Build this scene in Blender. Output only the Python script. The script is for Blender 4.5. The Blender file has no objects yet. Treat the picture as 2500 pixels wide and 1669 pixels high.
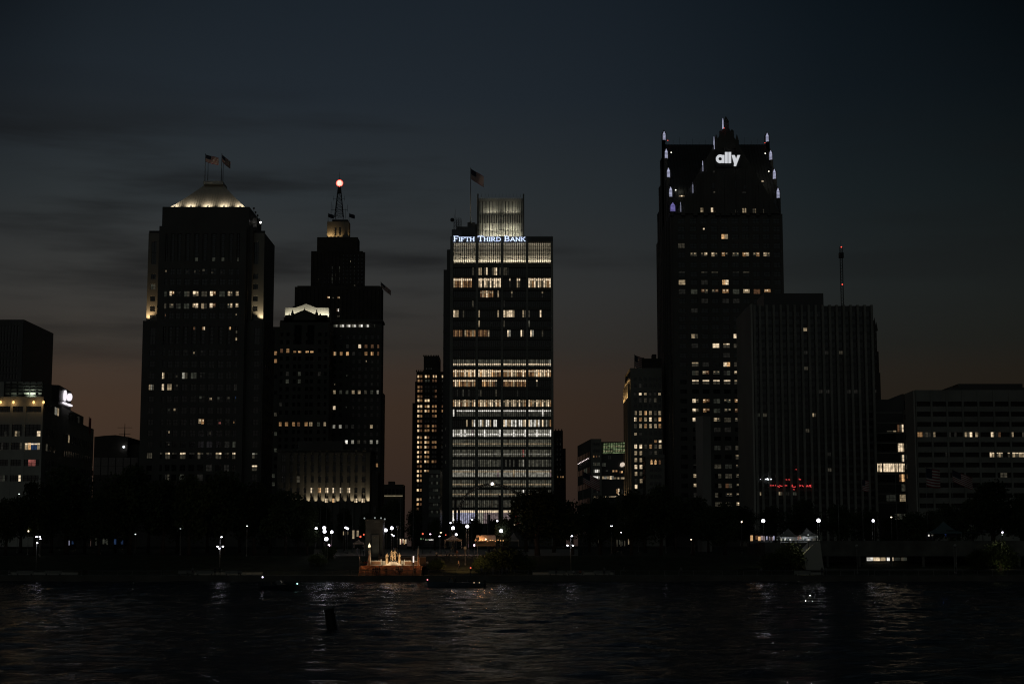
import bpy, bmesh, math, random
from mathutils import Vector, Matrix
R = math.radians
rnd = random.Random(11)
C = bpy.context.scene.collection
S = bpy.context.scene

# ------------------------------------------------------------------ camera
F = 4000.0                      # focal length in photograph pixels (2500 wide)
TH = math.atan(505.5 / F)       # upward tilt
CAMZ = 6.0
cam = bpy.data.cameras.new("camera"); cam.sensor_width = 36; cam.lens = 36 * F / 2500
cam.clip_start = 0.5; cam.clip_end = 20000
camo = bpy.data.objects.new("camera", cam); C.objects.link(camo)
camo.location = (0, 0, CAMZ); camo.rotation_euler = (R(90) + TH, 0, 0)
S.camera = camo

# ------------------------------------------------------------------ world: deep dusk sky
W = bpy.data.worlds.new("World"); S.world = W; W.use_nodes = True
nt = W.node_tree; nt.nodes.clear()
def N(t, **k):
    n = nt.nodes.new(t)
    for a, b in k.items(): setattr(n, a, b)
    return n
def L(a, b): nt.links.new(a, b)
def srgb(r, g, b):
    f = lambda c: c / 255 / 12.92 if c <= 10 else ((c / 255 + .055) / 1.055) ** 2.4
    return (f(r), f(g), f(b), 1)
def ramp(stops):
    n = N('ShaderNodeValToRGB'); cr = n.color_ramp; cr.interpolation = 'EASE' if len(stops) < 3 else 'LINEAR'
    cr.elements[0].position, cr.elements[0].color = stops[0]
    cr.elements[1].position, cr.elements[1].color = stops[-1]
    for p, c in stops[1:-1]:
        e = cr.elements.new(p); e.color = c
    return n
def M(op, a, b=None):
    n = N('ShaderNodeMath', operation=op)
    for i, v in enumerate((a, b)):
        if v is None: continue
        if isinstance(v, (int, float)): n.inputs[i].default_value = v
        else: L(v, n.inputs[i])
    return n.outputs[0]
tc = N('ShaderNodeTexCoord'); sp = N('ShaderNodeSeparateXYZ'); L(tc.outputs['Generated'], sp.inputs[0])
el = ramp([(0.0, srgb(46, 36, 33)), (.05, srgb(54, 41, 33)), (.085, srgb(57, 44, 35)), (.106, srgb(56, 46, 39)), (.122, srgb(51, 47, 43)), (.155, srgb(51, 51, 50)), (.21, srgb(42, 47, 50)), (.27, srgb(32, 39, 46)),
           (.36, srgb(23, 31, 39)), (.6, srgb(21, 29, 38)), (1.0, srgb(14, 18, 24))])
L(sp.outputs[2], el.inputs[0])
ax = M('DIVIDE', sp.outputs[0], M('MAXIMUM', sp.outputs[1], .05))          # tan of azimuth
g8 = lambda v: (v, v, v, 1)
c8 = lambda r, g, b: (r, g, b, 1)
az = ramp([(0.0, g8(.7)), (.28, g8(1.1)), (.34, c8(1.36, 1.34, 1.3)), (.42, g8(1.1)), (.48, g8(.98)), (.54, c8(.80, .83, .85)), (.62, c8(.45, .54, .56)), (.72, c8(.33, .40, .38)), (1.0, c8(.3, .36, .34))])
L(M('ADD', M('MULTIPLY', ax, .6), .5), az.inputs[0])
# soft dark cloud bands
mp = N('ShaderNodeMapping'); mp.inputs['Scale'].default_value = (2.0, 2.0, 17.0)
mp.inputs['Location'].default_value = (1.9, .4, .35)
L(tc.outputs['Generated'], mp.inputs[0])
no = N('ShaderNodeTexNoise'); no.inputs['Scale'].default_value = 1.7; no.inputs['Detail'].default_value = 5; no.inputs['Roughness'].default_value = .52
L(mp.outputs[0], no.inputs[0])
cl = ramp([(.47, g8(0)), (.66, g8(1))]); L(no.outputs['Fac'], cl.inputs[0])
band = ramp([(0.0, g8(0)), (.09, g8(0)), (.13, g8(.8)), (.18, g8(1)), (.235, g8(1)), (.262, g8(.25)), (.31, g8(0)), (1, g8(0))])
L(sp.outputs[2], band.inputs[0])
cside = ramp([(0.0, g8(1)), (.47, g8(1)), (.56, g8(.35)), (1.0, g8(.3))]); L(M('ADD', M('MULTIPLY', ax, .6), .5), cside.inputs[0])
cloud = M('MULTIPLY', M('MULTIPLY', M('MULTIPLY', cl.outputs[0], band.outputs[0]), .72), cside.outputs[0])
axz = M('MULTIPLY', M('MINIMUM', M('ABSOLUTE', ax), .34), M('MINIMUM', sp.outputs[2], .36)); fall = M('SUBTRACT', 1.0, M('MULTIPLY', M('MULTIPLY', axz, axz), 55.0))  # vignette put into the sky colour: upper corners darken
mul = N('ShaderNodeMixRGB', blend_type='MULTIPLY'); mul.inputs[0].default_value = 1
L(el.outputs[0], mul.inputs[1]); L(az.outputs[0], mul.inputs[2])
fm = N('ShaderNodeMixRGB', blend_type='MULTIPLY'); fm.inputs[0].default_value = 1; L(mul.outputs[0], fm.inputs[1]); L(fall, fm.inputs[2])
mix = N('ShaderNodeMixRGB'); L(cloud, mix.inputs[0]); L(fm.outputs[0], mix.inputs[1])
mix.inputs[2].default_value = srgb(20, 20, 21)
# faint true twilight term from the sky model, sun well down behind the skyline
sky = N('ShaderNodeTexSky', sky_type='NISHITA'); sky.sun_disc = False
sky.sun_elevation = R(-6); sky.sun_rotation = R(-20)
add = N('ShaderNodeMixRGB', blend_type='ADD'); add.inputs[0].default_value = .0006
L(mix.outputs[0], add.inputs[1]); L(sky.outputs[0], add.inputs[2])
bg = N('ShaderNodeBackground'); L(add.outputs[0], bg.inputs[0]); bg.inputs[1].default_value = 1
wo = N('ShaderNodeOutputWorld'); L(bg.outputs[0], wo.inputs[0])

# ------------------------------------------------------------------ the last glow of dusk (very soft, very weak)
sun = bpy.data.lights.new("dusk_glow", 'SUN'); sun.energy = .044; sun.angle = R(60); sun.color = (.88, 1, .96)
suno = bpy.data.objects.new("dusk_glow", sun); C.objects.link(suno); suno.rotation_euler = (R(62), 0, R(-9))
S.view_settings.view_transform = 'Standard'; S.view_settings.look = 'None'
S.view_settings.exposure = 0; S.view_settings.gamma = 1
try:
    S.cycles.use_denoising = True; S.cycles.max_bounces = 6; S.cycles.diffuse_bounces = 2; S.cycles.glossy_bounces = 3
    S.cycles.sample_clamp_indirect = 6; S.cycles.caustics_reflective = False; S.cycles.use_light_tree = True
    S.cycles.filter_width = 1.15
except Exception: pass

# ------------------------------------------------------------------ materials
MATS = {}
def mat(name, col, rough=.8, metal=0., var=.25, scale=.35, bump=.0, spec=.5):
    if name in MATS: return MATS[name]
    m = bpy.data.materials.new(name); m.use_nodes = True; t = m.node_tree
    b = t.nodes['Principled BSDF']; b.inputs['Roughness'].default_value = rough; b.inputs['Metallic'].default_value = metal
    b.inputs['Specular IOR Level'].default_value = spec
    n = t.nodes.new('ShaderNodeTexNoise'); n.inputs['Scale'].default_value = scale; n.inputs['Detail'].default_value = 6
    tcn = t.nodes.new('ShaderNodeTexCoord'); t.links.new(tcn.outputs['Object'], n.inputs[0])
    r = t.nodes.new('ShaderNodeValToRGB')
    r.color_ramp.elements[0].position = .3; r.color_ramp.elements[1].position = .7
    r.color_ramp.elements[0].color = tuple(c * (1 - var) for c in col) + (1,)
    r.color_ramp.elements[1].color = tuple(min(1, c * (1 + var)) for c in col) + (1,)
    t.links.new(n.outputs['Fac'], r.inputs[0]); t.links.new(r.outputs[0], b.inputs['Base Color'])
    if bump:
        bp = t.nodes.new('ShaderNodeBump'); bp.inputs['Strength'].default_value = bump
        n2 = t.nodes.new('ShaderNodeTexNoise'); n2.inputs['Scale'].default_value = scale * 12
        t.links.new(tcn.outputs['Object'], n2.inputs[0]); t.links.new(n2.outputs['Fac'], bp.inputs['Height']); t.links.new(bp.outputs[0], b.inputs['Normal'])
    MATS[name] = m; return m
def emi(name, col, st=1., var=.6, scale=.9, sample=False):
    if name in MATS: return MATS[name]
    m = bpy.data.materials.new(name); m.use_nodes = True; t = m.node_tree
    b = t.nodes['Principled BSDF']; b.inputs['Base Color'].default_value = (.03, .03, .03, 1); b.inputs['Roughness'].default_value = .3
    b.inputs['Emission Color'].default_value = tuple(col) + (1,)
    if var:
        n = t.nodes.new('ShaderNodeTexNoise'); n.inputs['Scale'].default_value = scale; n.inputs['Detail'].default_value = 3
        g = t.nodes.new('ShaderNodeNewGeometry'); t.links.new(g.outputs['Position'], n.inputs[0])
        mr = t.nodes.new('ShaderNodeMapRange'); mr.inputs[1].default_value = .33; mr.inputs[2].default_value = .68
        mr.inputs[3].default_value = st * (1 - var); mr.inputs[4].default_value = st * (1 + var)
        t.links.new(n.outputs['Fac'], mr.inputs[0]); t.links.new(mr.outputs[0], b.inputs['Emission Strength'])
    else: b.inputs['Emission Strength'].default_value = st
    try: m.cycles.emission_sampling = 'AUTO' if sample else 'NONE'
    except Exception: pass
    MATS[name] = m; return m
GL = {  # what shows in one pane
 'h': emi('glow_office_grey', (1, .96, .72), .062), 'i': emi('glow_office_dim', (1, .97, .76), .030), 'P': emi('glow_amber_white', (1, .72, .42), .8),
 # in one pane: letter -> material
 'K': mat('dark_glass', (.012, .014, .016), .12, 0, .3, .3, 0, .6),
 'W': emi('glow_warm_bright', (1, .78, .52), .80), 'w': emi('glow_warm', (1, .76, .46), .25), 'd': emi('glow_warm_dim', (1, .88, .62), .032),
 'e': emi('glow_faint', (1, .95, .8), .009),
 'O': emi('glow_orange_bright', (1, .58, .26), .62), 'o': emi('glow_orange', (1, .55, .24), .21), 'q': emi('glow_orange_dim', (1, .5, .25), .07),
 'C': emi('glow_white_bright', (1, .95, .86), .78), 'c': emi('glow_white', (1, .95, .78), .20), 'g': emi('glow_green_grey', (.95, 1, .75), .026),
 'f': emi('glow_green_faint', (.95, 1, .8), .013),
 'V': emi('glow_violet', (.72, .72, 1), .38), 'p': emi('glow_pink_grey', (1, .75, .75), .16),
 'R': emi('glow_red', (1, .1, .07), .5), 'r': emi('glow_red_dim', (1, .3, .25), .2), 'B': emi('glow_blue', (.16, .36, .9), .055), 'G': emi('glow_green', (.5, 1, .45), .16)}
GI = list(GL.keys())
stone = mat('limestone', (.26, .255, .23), .85, 0, .18, .08, .15)
stone_d = mat('weathered_stone', (.12, .118, .105), .88, 0, .25, .08, .15)
granite = mat('brown_granite', (.105, .10, .09), .6, 0, .2, .1, .1)
conc = mat('concrete', (.30, .30, .27), .9, 0, .22, .12, .2)
pale = mat('pale_marble', (.48, .47, .42), .7, 0, .12, .06, .05)
brick = mat('dark_brick', (.08, .07, .06), .9, 0, .25, .2, .2)
bronze_al = mat('dark_cladding', (.07, .07, .068), .4, .3, .2, .1)
steel = mat('grey_steel', (.22, .22, .22), .45, .7, .2, 1.)
darkm = mat('dark_metal', (.03, .03, .03), .5, .4, .2, 1.)
frame_m = mat('window_frame', (.03, .03, .03), .5, .3, .2, 1.)
white_fin = mat('white_enamel', (.72, .70, .64), .5, 0, .06, .3)
roofm = mat('ribbed_roof_metal', (.62, .58, .50), .5, .0, .1, .2)
tar = mat('roof_gravel', (.06, .06, .06), .95, 0, .3, .5)
pole_m = mat('painted_pole', (.25, .25, .24), .5, .4, .1, 1.)

# ------------------------------------------------------------------ photograph pixel -> direction
ct, st_ = math.cos(TH), math.sin(TH)
def ray(px, py):
    x = (px - 1250) / F; y = -(py - 834.5) / F
    return Vector((x, ct - y * st_, st_ + y * ct))
def at(px, py, Y):
    d = ray(px, py); t = Y / d.y
    return Vector((d.x * t, Y, CAMZ + d.z * t))
def X(px, py, Y): return at(px, py, Y).x
def Z(py, Y): return at(1250, py, Y).z
def crop(ox, oy, s): return lambda cx, cy: (ox + cx / s, oy + cy / s)
cA = crop(330, 360, 3.565); cB = crop(330, 760, 3.267); cC = crop(650, 420, 4.125); cD = crop(650, 760, 3.266)
cE = crop(990, 400, 3.4075); cF = crop(990, 840, 3.4075); cG = crop(1590, 270, 3.486); cH = crop(1500, 700, 2.9025)
cI = crop(1780, 580, 2.305); cJ = crop(2100, 900, 3.92); cL = crop(0, 760, 3.409); cK = crop(1380, 840, 3.735)
c1 = crop(0, 1080, 4.355); c2 = crop(380, 1080, 4.355); c3 = crop(750, 1220, 7.34); c4 = crop(1030, 1220, 7.127)
c5 = crop(1300, 1180, 5.8725); c6 = crop(1680, 1180, 5.593); c7 = crop(2080, 1180, 5.593); cM = crop(870, 1300, 13.05)

# ------------------------------------------------------------------ mesh builder
class MB:
    def __init__(s): s.v = []; s.f = []; s.m = []; s.mats = []; s.sm = []
    def mi(s, m):
        if m not in s.mats: s.mats.append(m)
        return s.mats.index(m)
    def add(s, vs, fs, m, smooth=False):
        k = len(s.v); i = s.mi(m); s.v += [tuple(v) for v in vs]
        for f in fs: s.f.append(tuple(k + a for a in f)); s.m.append(i); s.sm.append(smooth)
    def box(s, x0, x1, y0, y1, z0, z1, m):
        if x0 > x1: x0, x1 = x1, x0
        vs = [(x0, y0, z0), (x1, y0, z0), (x1, y1, z0), (x0, y1, z0), (x0, y0, z1), (x1, y0, z1), (x1, y1, z1), (x0, y1, z1)]
        s.add(vs, [(0, 3, 2, 1), (4, 5, 6, 7), (0, 1, 5, 4), (1, 2, 6, 5), (2, 3, 7, 6), (3, 0, 4, 7)], m)
    def prism(s, poly, z0, z1, m, top=None):
        n = len(poly); tp = top or poly
        vs = [(p[0], p[1], z0) for p in poly] + [(p[0], p[1], z1) for p in tp]
        s.add(vs, [tuple(range(n))[::-1], tuple(range(n, 2 * n))] + [(i, (i + 1) % n, n + (i + 1) % n, n + i) for i in range(n)], m)
    def tube(s, a, b, r, m, r2=None, seg=8):
        a = Vector(a); b = Vector(b); d = b - a
        if d.length < 1e-6: return
        d.normalize(); u = d.orthogonal().normalized(); w = d.cross(u); r2 = r if r2 is None else r2
        vs = []
        for p, rr in ((a, r), (b, r2)):
            for i in range(seg):
                t = 2 * math.pi * i / seg; vs.append(p + (u * math.cos(t) + w * math.sin(t)) * rr)
        s.add(vs, [tuple(range(seg))[::-1], tuple(range(seg, 2 * seg))] + [(i, (i + 1) % seg, seg + (i + 1) % seg, seg + i) for i in range(seg)], m, seg > 6)
    def path(s, pts, r, m, seg=6):
        for a, b in zip(pts, pts[1:]): s.tube(a, b, r, m, seg=seg)
    def lathe(s, c, prof, m, seg=16):
        vs = []; c = Vector(c)
        for r, z in prof:
            for i in range(seg):
                t = 2 * math.pi * i / seg; vs.append((c.x + r * math.cos(t), c.y + r * math.sin(t), c.z + z))
        fs = []
        for k in range(len(prof) - 1):
            for i in range(seg):
                j = (i + 1) % seg; fs.append((k * seg + i, k * seg + j, (k + 1) * seg + j, (k + 1) * seg + i))
        fs.append(tuple(range(seg))[::-1]); fs.append(tuple(range((len(prof) - 1) * seg, len(prof) * seg)))
        s.add(vs, fs, m, True)
    def ball(s, c, r, m, seg=16, k=(1, 1, 1)):
        c = Vector(c); rings = max(6, seg // 2); vs = [(c.x, c.y, c.z - r * k[2])]
        for a in range(1, rings):
            p = math.pi * a / rings - math.pi / 2
            for i in range(seg):
                t = 2 * math.pi * i / seg
                vs.append((c.x + r * k[0] * math.cos(p) * math.cos(t), c.y + r * k[1] * math.cos(p) * math.sin(t), c.z + r * k[2] * math.sin(p)))
        vs.append((c.x, c.y, c.z + r * k[2])); fs = []
        for i in range(seg):
            j = (i + 1) % seg; fs.append((0, 1 + j, 1 + i))
            for a in range(rings - 2): fs.append((1 + a * seg + i, 1 + a * seg + j, 1 + (a + 1) * seg + j, 1 + (a + 1) * seg + i))
            fs.append((1 + (rings - 2) * seg + i, 1 + (rings - 2) * seg + j, len(vs) - 1))
        s.add(vs, fs, m, True)
    def mesh(s, name, origin=(0, 0, 0)):
        o = Vector(origin); me = bpy.data.meshes.new(name)
        me.from_pydata([(v[0] - o.x, v[1] - o.y, v[2] - o.z) for v in s.v], [], s.f)
        for m in s.mats: me.materials.append(m)
        me.polygons.foreach_set('material_index', s.m); me.polygons.foreach_set('use_smooth', s.sm); me.update()
        return me
    def build(s, name, parent=None, origin=None, **tags):
        o0 = Vector(origin) if origin is not None else Vector((0, 0, 0))
        if parent is not None and origin is None:
            q = parent
            while q is not None: o0 += q.location; q = q.parent
        ob = bpy.data.objects.new(name, s.mesh(name, o0)); C.objects.link(ob)
        if parent is not None: ob.parent = parent
        else: ob.location = o0
        for k, v in tags.items():
            if v: ob[k] = v
        return ob
def tag(o, label=None, cat=None, group=None, kind=None):
    for k, v in (('label', label), ('category', cat), ('group', group), ('kind', kind)):
        if v: o[k] = v
    return o
def thing(name, loc, label, cat, group=None):
    o = bpy.data.objects.new(name, None); o.empty_display_size = .5; C.objects.link(o); o.location = loc
    return tag(o, label, cat, group)
def copy_tree(o, parent=None):
    c = o.copy(); C.objects.link(c)
    if parent: c.parent = parent
    for ch in list(o.children): copy_tree(ch, c)
    return c
def lamp(kind, loc, target, power, col, parent=None, size=.3, sy=None, spot=60, blend=.8, name='flood_light'):
    l = bpy.data.lights.new(name, kind); l.energy = power; l.color = col
    if kind == 'AREA':
        l.shape = 'RECTANGLE'; l.size = size; l.size_y = sy or size; l.spread = R(150)
    else: l.shadow_soft_size = size
    if kind == 'SPOT': l.spot_size = R(spot); l.spot_blend = blend
    o = bpy.data.objects.new(name, l); C.objects.link(o)
    loc = Vector(loc); d = Vector(target) - loc
    o.rotation_euler = d.to_track_quat('-Z', 'Y').to_euler()
    if parent is not None: o.parent = parent; o.location = loc - parent.location
    else: o.location = loc
    return o

# ------------------------------------------------------------------ facades
class Fr:     # a vertical plane: origin, direction along it (u) and outward normal
    def __init__(s, o, e=None):
        s.o = Vector((o[0], o[1])); d = (Vector((e[0], e[1])) - s.o) if e else Vector((1, 0)); s.len = d.length
        s.u = d.normalized(); s.n = Vector((s.u.y, -s.u.x))
    def hit(s, px, py):
        d = ray(px, py); dn = d.x * s.n.x + d.y * s.n.y
        t = (s.o.x * s.n.x + s.o.y * s.n.y) / dn
        p = Vector((d.x * t, d.y * t)); return ((p - s.o).dot(s.u), CAMZ + d.z * t)
    def p(s, u, z, d=0): q = s.o + s.u * u + s.n * d; return Vector((q.x, q.y, z))
    def box(s, mb, u0, u1, z0, z1, d0, d1, m):
        vs = [s.p(u, z, d) for u, d, z in ((u0, d0, z0), (u1, d0, z0), (u1, d1, z0), (u0, d1, z0), (u0, d0, z1), (u1, d0, z1), (u1, d1, z1), (u0, d1, z1))]
        mb.add(vs, [(0, 1, 2, 3), (4, 7, 6, 5), (0, 4, 5, 1), (1, 5, 6, 2), (2, 6, 7, 3), (3, 7, 4, 0)], m)
    def poly(s, mb, pts, d0, d1, m):     # pts (u, z), extruded from d0 out to d1
        n = len(pts); vs = [s.p(a, b, d0) for a, b in pts] + [s.p(a, b, d1) for a, b in pts]
        mb.add(vs, [tuple(range(n)), tuple(range(n, 2 * n))[::-1]] + [(i, n + i, n + (i + 1) % n, (i + 1) % n) for i in range(n)], m)
def fy(Y, x=0): return Fr((x, Y))
class Bld:
    def __init__(s, name, loc, label, cat='building', group=None):
        s.root = thing(name, loc, label, cat, group); s.w = MB(); s.wins = []
    def grid(s, fr, u0, u1, z0, z1, cols, rows, m, dp=.45, dr=.40):
        """piers and spandrels standing proud of the body, leaving window openings"""
        cs = sorted(cols); k = u0
        for a, b in cs + [(u1, u1)]:
            if a - k > .01: fr.box(s.w, k, a, z0, z1, 0, dp, m)
            k = b
        rs = sorted(rows); k = z0
        for a, b in rs + [(z1, z1)]:
            if a - k > .01:
                for c, d in cs: fr.box(s.w, c, d, k, a, 0, dr, m)
            k = b
    def win(s, fr, u0, u1, z0, z1, code='K', top=False, line=None, bars=True, d=.02, fw=.10):
        mb = MB(); fb_ = MB(); code = code or 'K'; spark = code.endswith('+'); bit = code[0] if code.endswith('.') else None; code = code.rstrip('+')
        if bit: code = 'KK'
        if not line and len(code) < 6 and code != 'KK':      # uneven lighting from pane to pane
            code = ''.join(({'W': 'w', 'w': 'd', 'C': 'c', 'c': 'g', 'O': 'o', 'o': 'q', 'd': 'e'}.get(c, c) if rnd.random() < .22 else c) for c in code)
        n = len(code); w = (u1 - u0) / n
        for i, ch in enumerate(code):
            a, b = u0 + i * w, u0 + (i + 1) * w; m = GL[ch]
            if top:      # bright ceiling strip, the room below dim
                zz = z1 - (z1 - z0) * .26
                fr.box(mb, a, b, zz, z1, d, d + .05, m); fr.box(mb, a, b, z0, zz, d, d + .05, GL['d' if ch in 'WCwc' else 'K'])
            elif line:
                fzz, lc = line; za = z0 + (z1 - z0) * (fzz - .09); zb = z0 + (z1 - z0) * (fzz + .09)
                fr.box(mb, a, b, z0, za, d, d + .05, m); fr.box(mb, a, b, zb, z1, d, d + .05, m)
                fr.box(mb, a, b, za, zb, d, d + .05, GL[lc if ch != 'K' else 'K'])
            else: fr.box(mb, a, b, z0, z1, d, d + .05, m)
            if spark:    # ceiling fittings seen through the glass, desks and blinds below
                q = rnd.uniform(.1, .5); h_ = z1 - z0; c2_ = 'W' if ch in 'WwOoC' else 'w'
                fr.box(mb, a + w * q, a + w * (q + .42), z1 - h_ * .34, z1 - h_ * .12, d + .05, d + .055, GL[c2_])
                fr.box(mb, a + .02, b - .02, z0, z0 + h_ * rnd.uniform(.15, .45), d + .05, d + .055, GL['K' if ch != 'W' else 'd'])
        if bit:          # one small glimpse of light in an otherwise dark window
            a = u0 + (u1 - u0) * rnd.uniform(.08, .5); h_ = z1 - z0; b = z0 + h_ * rnd.uniform(.2, .6)
            fr.box(mb, a, a + (u1 - u0) * rnd.uniform(.25, .42), b, b + h_ * rnd.uniform(.25, .4), d + .05, d + .055, GL[bit])
            if rnd.random() < .5: fr.box(mb, u0 + .1, u1 - .1, z1 - h_ * .14, z1 - h_ * .06, d + .05, d + .055, GL['e'])
        if bars:
            for i in range(n + 1):
                a = u0 + i * w; q = fw if 0 < i < n else fw * .6
                a = min(max(a, u0 + q / 2), u1 - q / 2); fr.box(fb_, a - q / 2, a + q / 2, z0, z1, d + .06, d + .16, frame_m)
            zm = (z0 + z1) / 2
            if z1 - z0 > 1.2 and n < 5: fr.box(fb_, u0, u1, zm - .05, zm + .05, d + .06, d + .13, frame_m)
        s.wins.append(((u1 - u0) * (z1 - z0) * (1.0 if code.strip('K') == '' and not bit else 4.0), mb, fb_)); return mb
    def part(s, name, mb, **k): return mb.build(name, s.root, **k)
    def done(s, name='window'):
        if s.w.f: s.w.build('wall', s.root)
        s.wins.sort(key=lambda a: -a[0]); rest = MB(); cnt = 0
        lim = 100 if len(s.wins) <= 100 else 99
        for i, (_, mb, fb_) in enumerate(s.wins):
            if i < lim:
                w_ = mb.build(name, s.root)
                if fb_.f: fb_.build('frame', w_)
            else:
                cnt += 1
                if fb_.f:
                    k = len(mb.v); mb.v += fb_.v; mb.f += [tuple(k + a for a in f) for f in fb_.f]; mb.m += [mb.mi(frame_m)] * len(fb_.f); mb.sm += fb_.sm
                k = len(rest.v); rest.v += mb.v
                for f, mi in zip(mb.f, mb.m): rest.f.append(tuple(k + a for a in f)); rest.m.append(rest.mi(mb.mats[mi])); rest.sm.append(False)
        if cnt: rest.build(name, s.root, kind='stuff')
        return s.root
def span(fr, cf, a, b, y):      # columns: crop x range -> u range on the plane
    return (fr.hit(*cf(a, y))[0], fr.hit(*cf(b, y))[0])
def rowz(fr, cf, a, b, x=0): return (fr.hit(*cf(x, b))[1], fr.hit(*cf(x, a))[1])
GZ = 7.0        # street level behind the park

# ================================================================== flags
US_R = mat('flag_red', (.25, .03, .035), .8, 0, .1); US_W = mat('flag_white', (.6, .58, .54), .8, 0, .05); US_B = mat('flag_blue', (.02, .025, .05), .8, 0, .1)
def flag_mesh(mb, top, w, h, droop, stripes=True, sag=.25, col=None, hw=1.0):
    """cloth hanging from a pole at top; droop = downward slope of the fly"""
    nx, ny = 12, 13 if stripes else 6; k = len(mb.v); vs = []
    for j in range(ny + 1):
        for i in range(nx + 1):
            u = i / nx; v = j / ny
            x = w * u * hw; y = .10 * w * math.sin(u * 7 + v * 1.4) * u
            z = -h * v - droop * w * u - sag * h * math.sin(u * 3.1) * v * .4
            vs.append((top[0] + x, top[1] + y, top[2] + z))
    for j in range(ny):
        for i in range(nx):
            a = j * (nx + 1) + i; m = col
            if stripes: m = US_B if (j < 7 and i < 5) else (US_R if j % 2 == 0 else US_W)
            mb.add([], [], m or US_R); mb.f.append(tuple(k + q for q in (a, a + 1, a + nx + 2, a + nx + 1))); mb.m.append(mb.mi(m or US_R)); mb.sm.append(True)
    mb.v += vs
def flagpole(base, height, w, h, droop, label, group=None, stripes=True, col=None, r=.09, hw=1.0, sag=.25):
    t = thing('flagpole', base, label, 'flagpole', group)
    mb = MB(); b = Vector(base); tp = b + Vector((0, 0, height))
    mb.tube(b, tp, r * 1.3, pole_m, r * .7); mb.ball(tp, r * 1.6, pole_m, 8); mb.tube(b, b + Vector((0, 0, .25)), r * 3, pole_m)
    mb.build('pole', t)
    if w:
        fm = MB(); flag_mesh(fm, tp + Vector((r, 0, -.2)), w, h, droop, stripes, sag, col, hw); fm.build('flag', t)
    return t

# ================================================================== B1: hip-roofed granite tower with lit roof
D = 640; f1 = fy(D)
b1 = Bld('office_tower', (X(505, 1200, D), D + 20, GZ), 'broad granite tower with a floodlit flared hip roof and two flags on top', 'skyscraper')
hx = lambda px, py: X(px, py, D)
def zz(py, Y=D): return Z(py, Y)
# lower body, wings, projecting bay, upper drum
xL, xR = hx(349.5, 783), hx(641, 783)
zS = zz(783)
cb0, cb1 = hx(386, 783), hx(603, 783)
b1.w.box(xL, xR, D, D + 30, GZ, zS, granite)
uL, uR = hx(354, 783), hx(640, 783); zW = zz(566)
b1.w.box(uL, uR, D + 2.5, D + 30, zS, zW, stone)
b1.w.box(hx(398, 530), hx(610, 530), D - 1.5, D + 30, zS, zz(507), granite)
b1.w.box(hx(391, 560), hx(618, 560), D - .5, D + 30.6, zS, zz(556), granite)
b1.w.box(hx(400, 507), hx(608, 507), D + .2, D + 29, zz(507), zz(505), granite)
# parapets / rails on the wing roofs
for a, b in ((361, 391), (618, 645)):
    b1.w.box(hx(a, 566), hx(b, 566), D + 2.3, D + 2.6, zW, zW + .9, darkm)
# bow-fronted bay, three facets
bayz1 = zz(556)
bx = [cb0, cb0 + 4.2, cb1 - 4.2, cb1]
b1.w.prism([(bx[0], D + 1), (bx[0], D - 1.2), (bx[1], D - 3.2), (bx[2], D - 3.2), (bx[3], D - 1.2), (bx[3], D + 1)], GZ, bayz1, granite)
fb = fy(D - 3.2)
ccA = [264, 320, 378, 450, 527, 602, 677, 757, 828, 889]; wA = [20, 40, 42, 48, 50, 50, 52, 50, 44, 27]
def pxcol(c, w, Y, fr):
    a = fr.hit(330 + (c - w / 2) / 3.565, 717)[0]; b = fr.hit(330 + (c + w / 2) / 3.565, 717)[0]; return (a, b)
cols = [pxcol(c, w, D, fb) for c, w in zip(ccA, wA)]
rowsP = [(663, 14), (688, 15), (717.6, 13), (747, 13), (770.7, 15)]
rowsQ = [861, 888.6, 916.7, 945, 973.7, 1001.8, 1030, 1057, 1084.5, 1112, 1142, 1165, 1192]
rws = [(fb.hit(505, y + h / 2)[1], fb.hit(505, y - h / 2)[1]) for y, h in rowsP]
tall = [(fb.hit(505, 638)[1], fb.hit(505, 571)[1]), (fb.hit(505, 840)[1], fb.hit(505, 797)[1])]
rwq = [(fb.hit(505, y + 7.5)[1], fb.hit(505, y - 7.5)[1]) for y in rowsQ]
b1.grid(fb, bx[0] + .3, bx[3] - .3, GZ, bayz1, cols, rws + rwq + tall, granite)
litA = {663: 'w. K K e. d. d. d. e. K K', 688: 'K K K K K K K K K K', 717.6: 'g Wo+ e. gd Ww+ wd Wo+ gg wd+ W+', 747: 'd w+ eg gg wW+ wd Wo+ K gw+ w+', 770.7: 'q. K K K K K K K K w.'}
litB = {861: 'K K K e. w. e. K K K K', 916.7: 'W K d. cd g e. K K K K', 945: 'W Ww d. K K K K K K e', 973.7: 'K K K K K g. w. g. d. B.', 1001.8: 'K g. w. K K K K K K K',
        1030: 'K K K K K wo+ K r. e. o.', 1057: 'K w. K K K K d. K K K', 1084.5: 'K d. K K K K K K ee gg', 1112: 'd* W* d* W* e* wd* d* W* d* W*', 1142: 'K K K K K K e K e K', 1165: 'K d K g K e K K K K'}
for (y, h), (z0, z1) in zip(rowsP, rws):
    for (u0, u1), c in zip(cols, litA[y].split()): b1.win(fb, u0, u1, z0, z1, c if len(c) > 1 else c * 2)
for y, (z0, z1) in zip(rowsQ, rwq):
    for (u0, u1), c in zip(cols, litB.get(y, 'K K K K K K K K K K').split()):
        t = c.endswith('*'); c = c.rstrip('*'); b1.win(fb, u0, u1, z0, z1, c * (2 if len(c) == 1 else 1), top=t)
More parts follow.
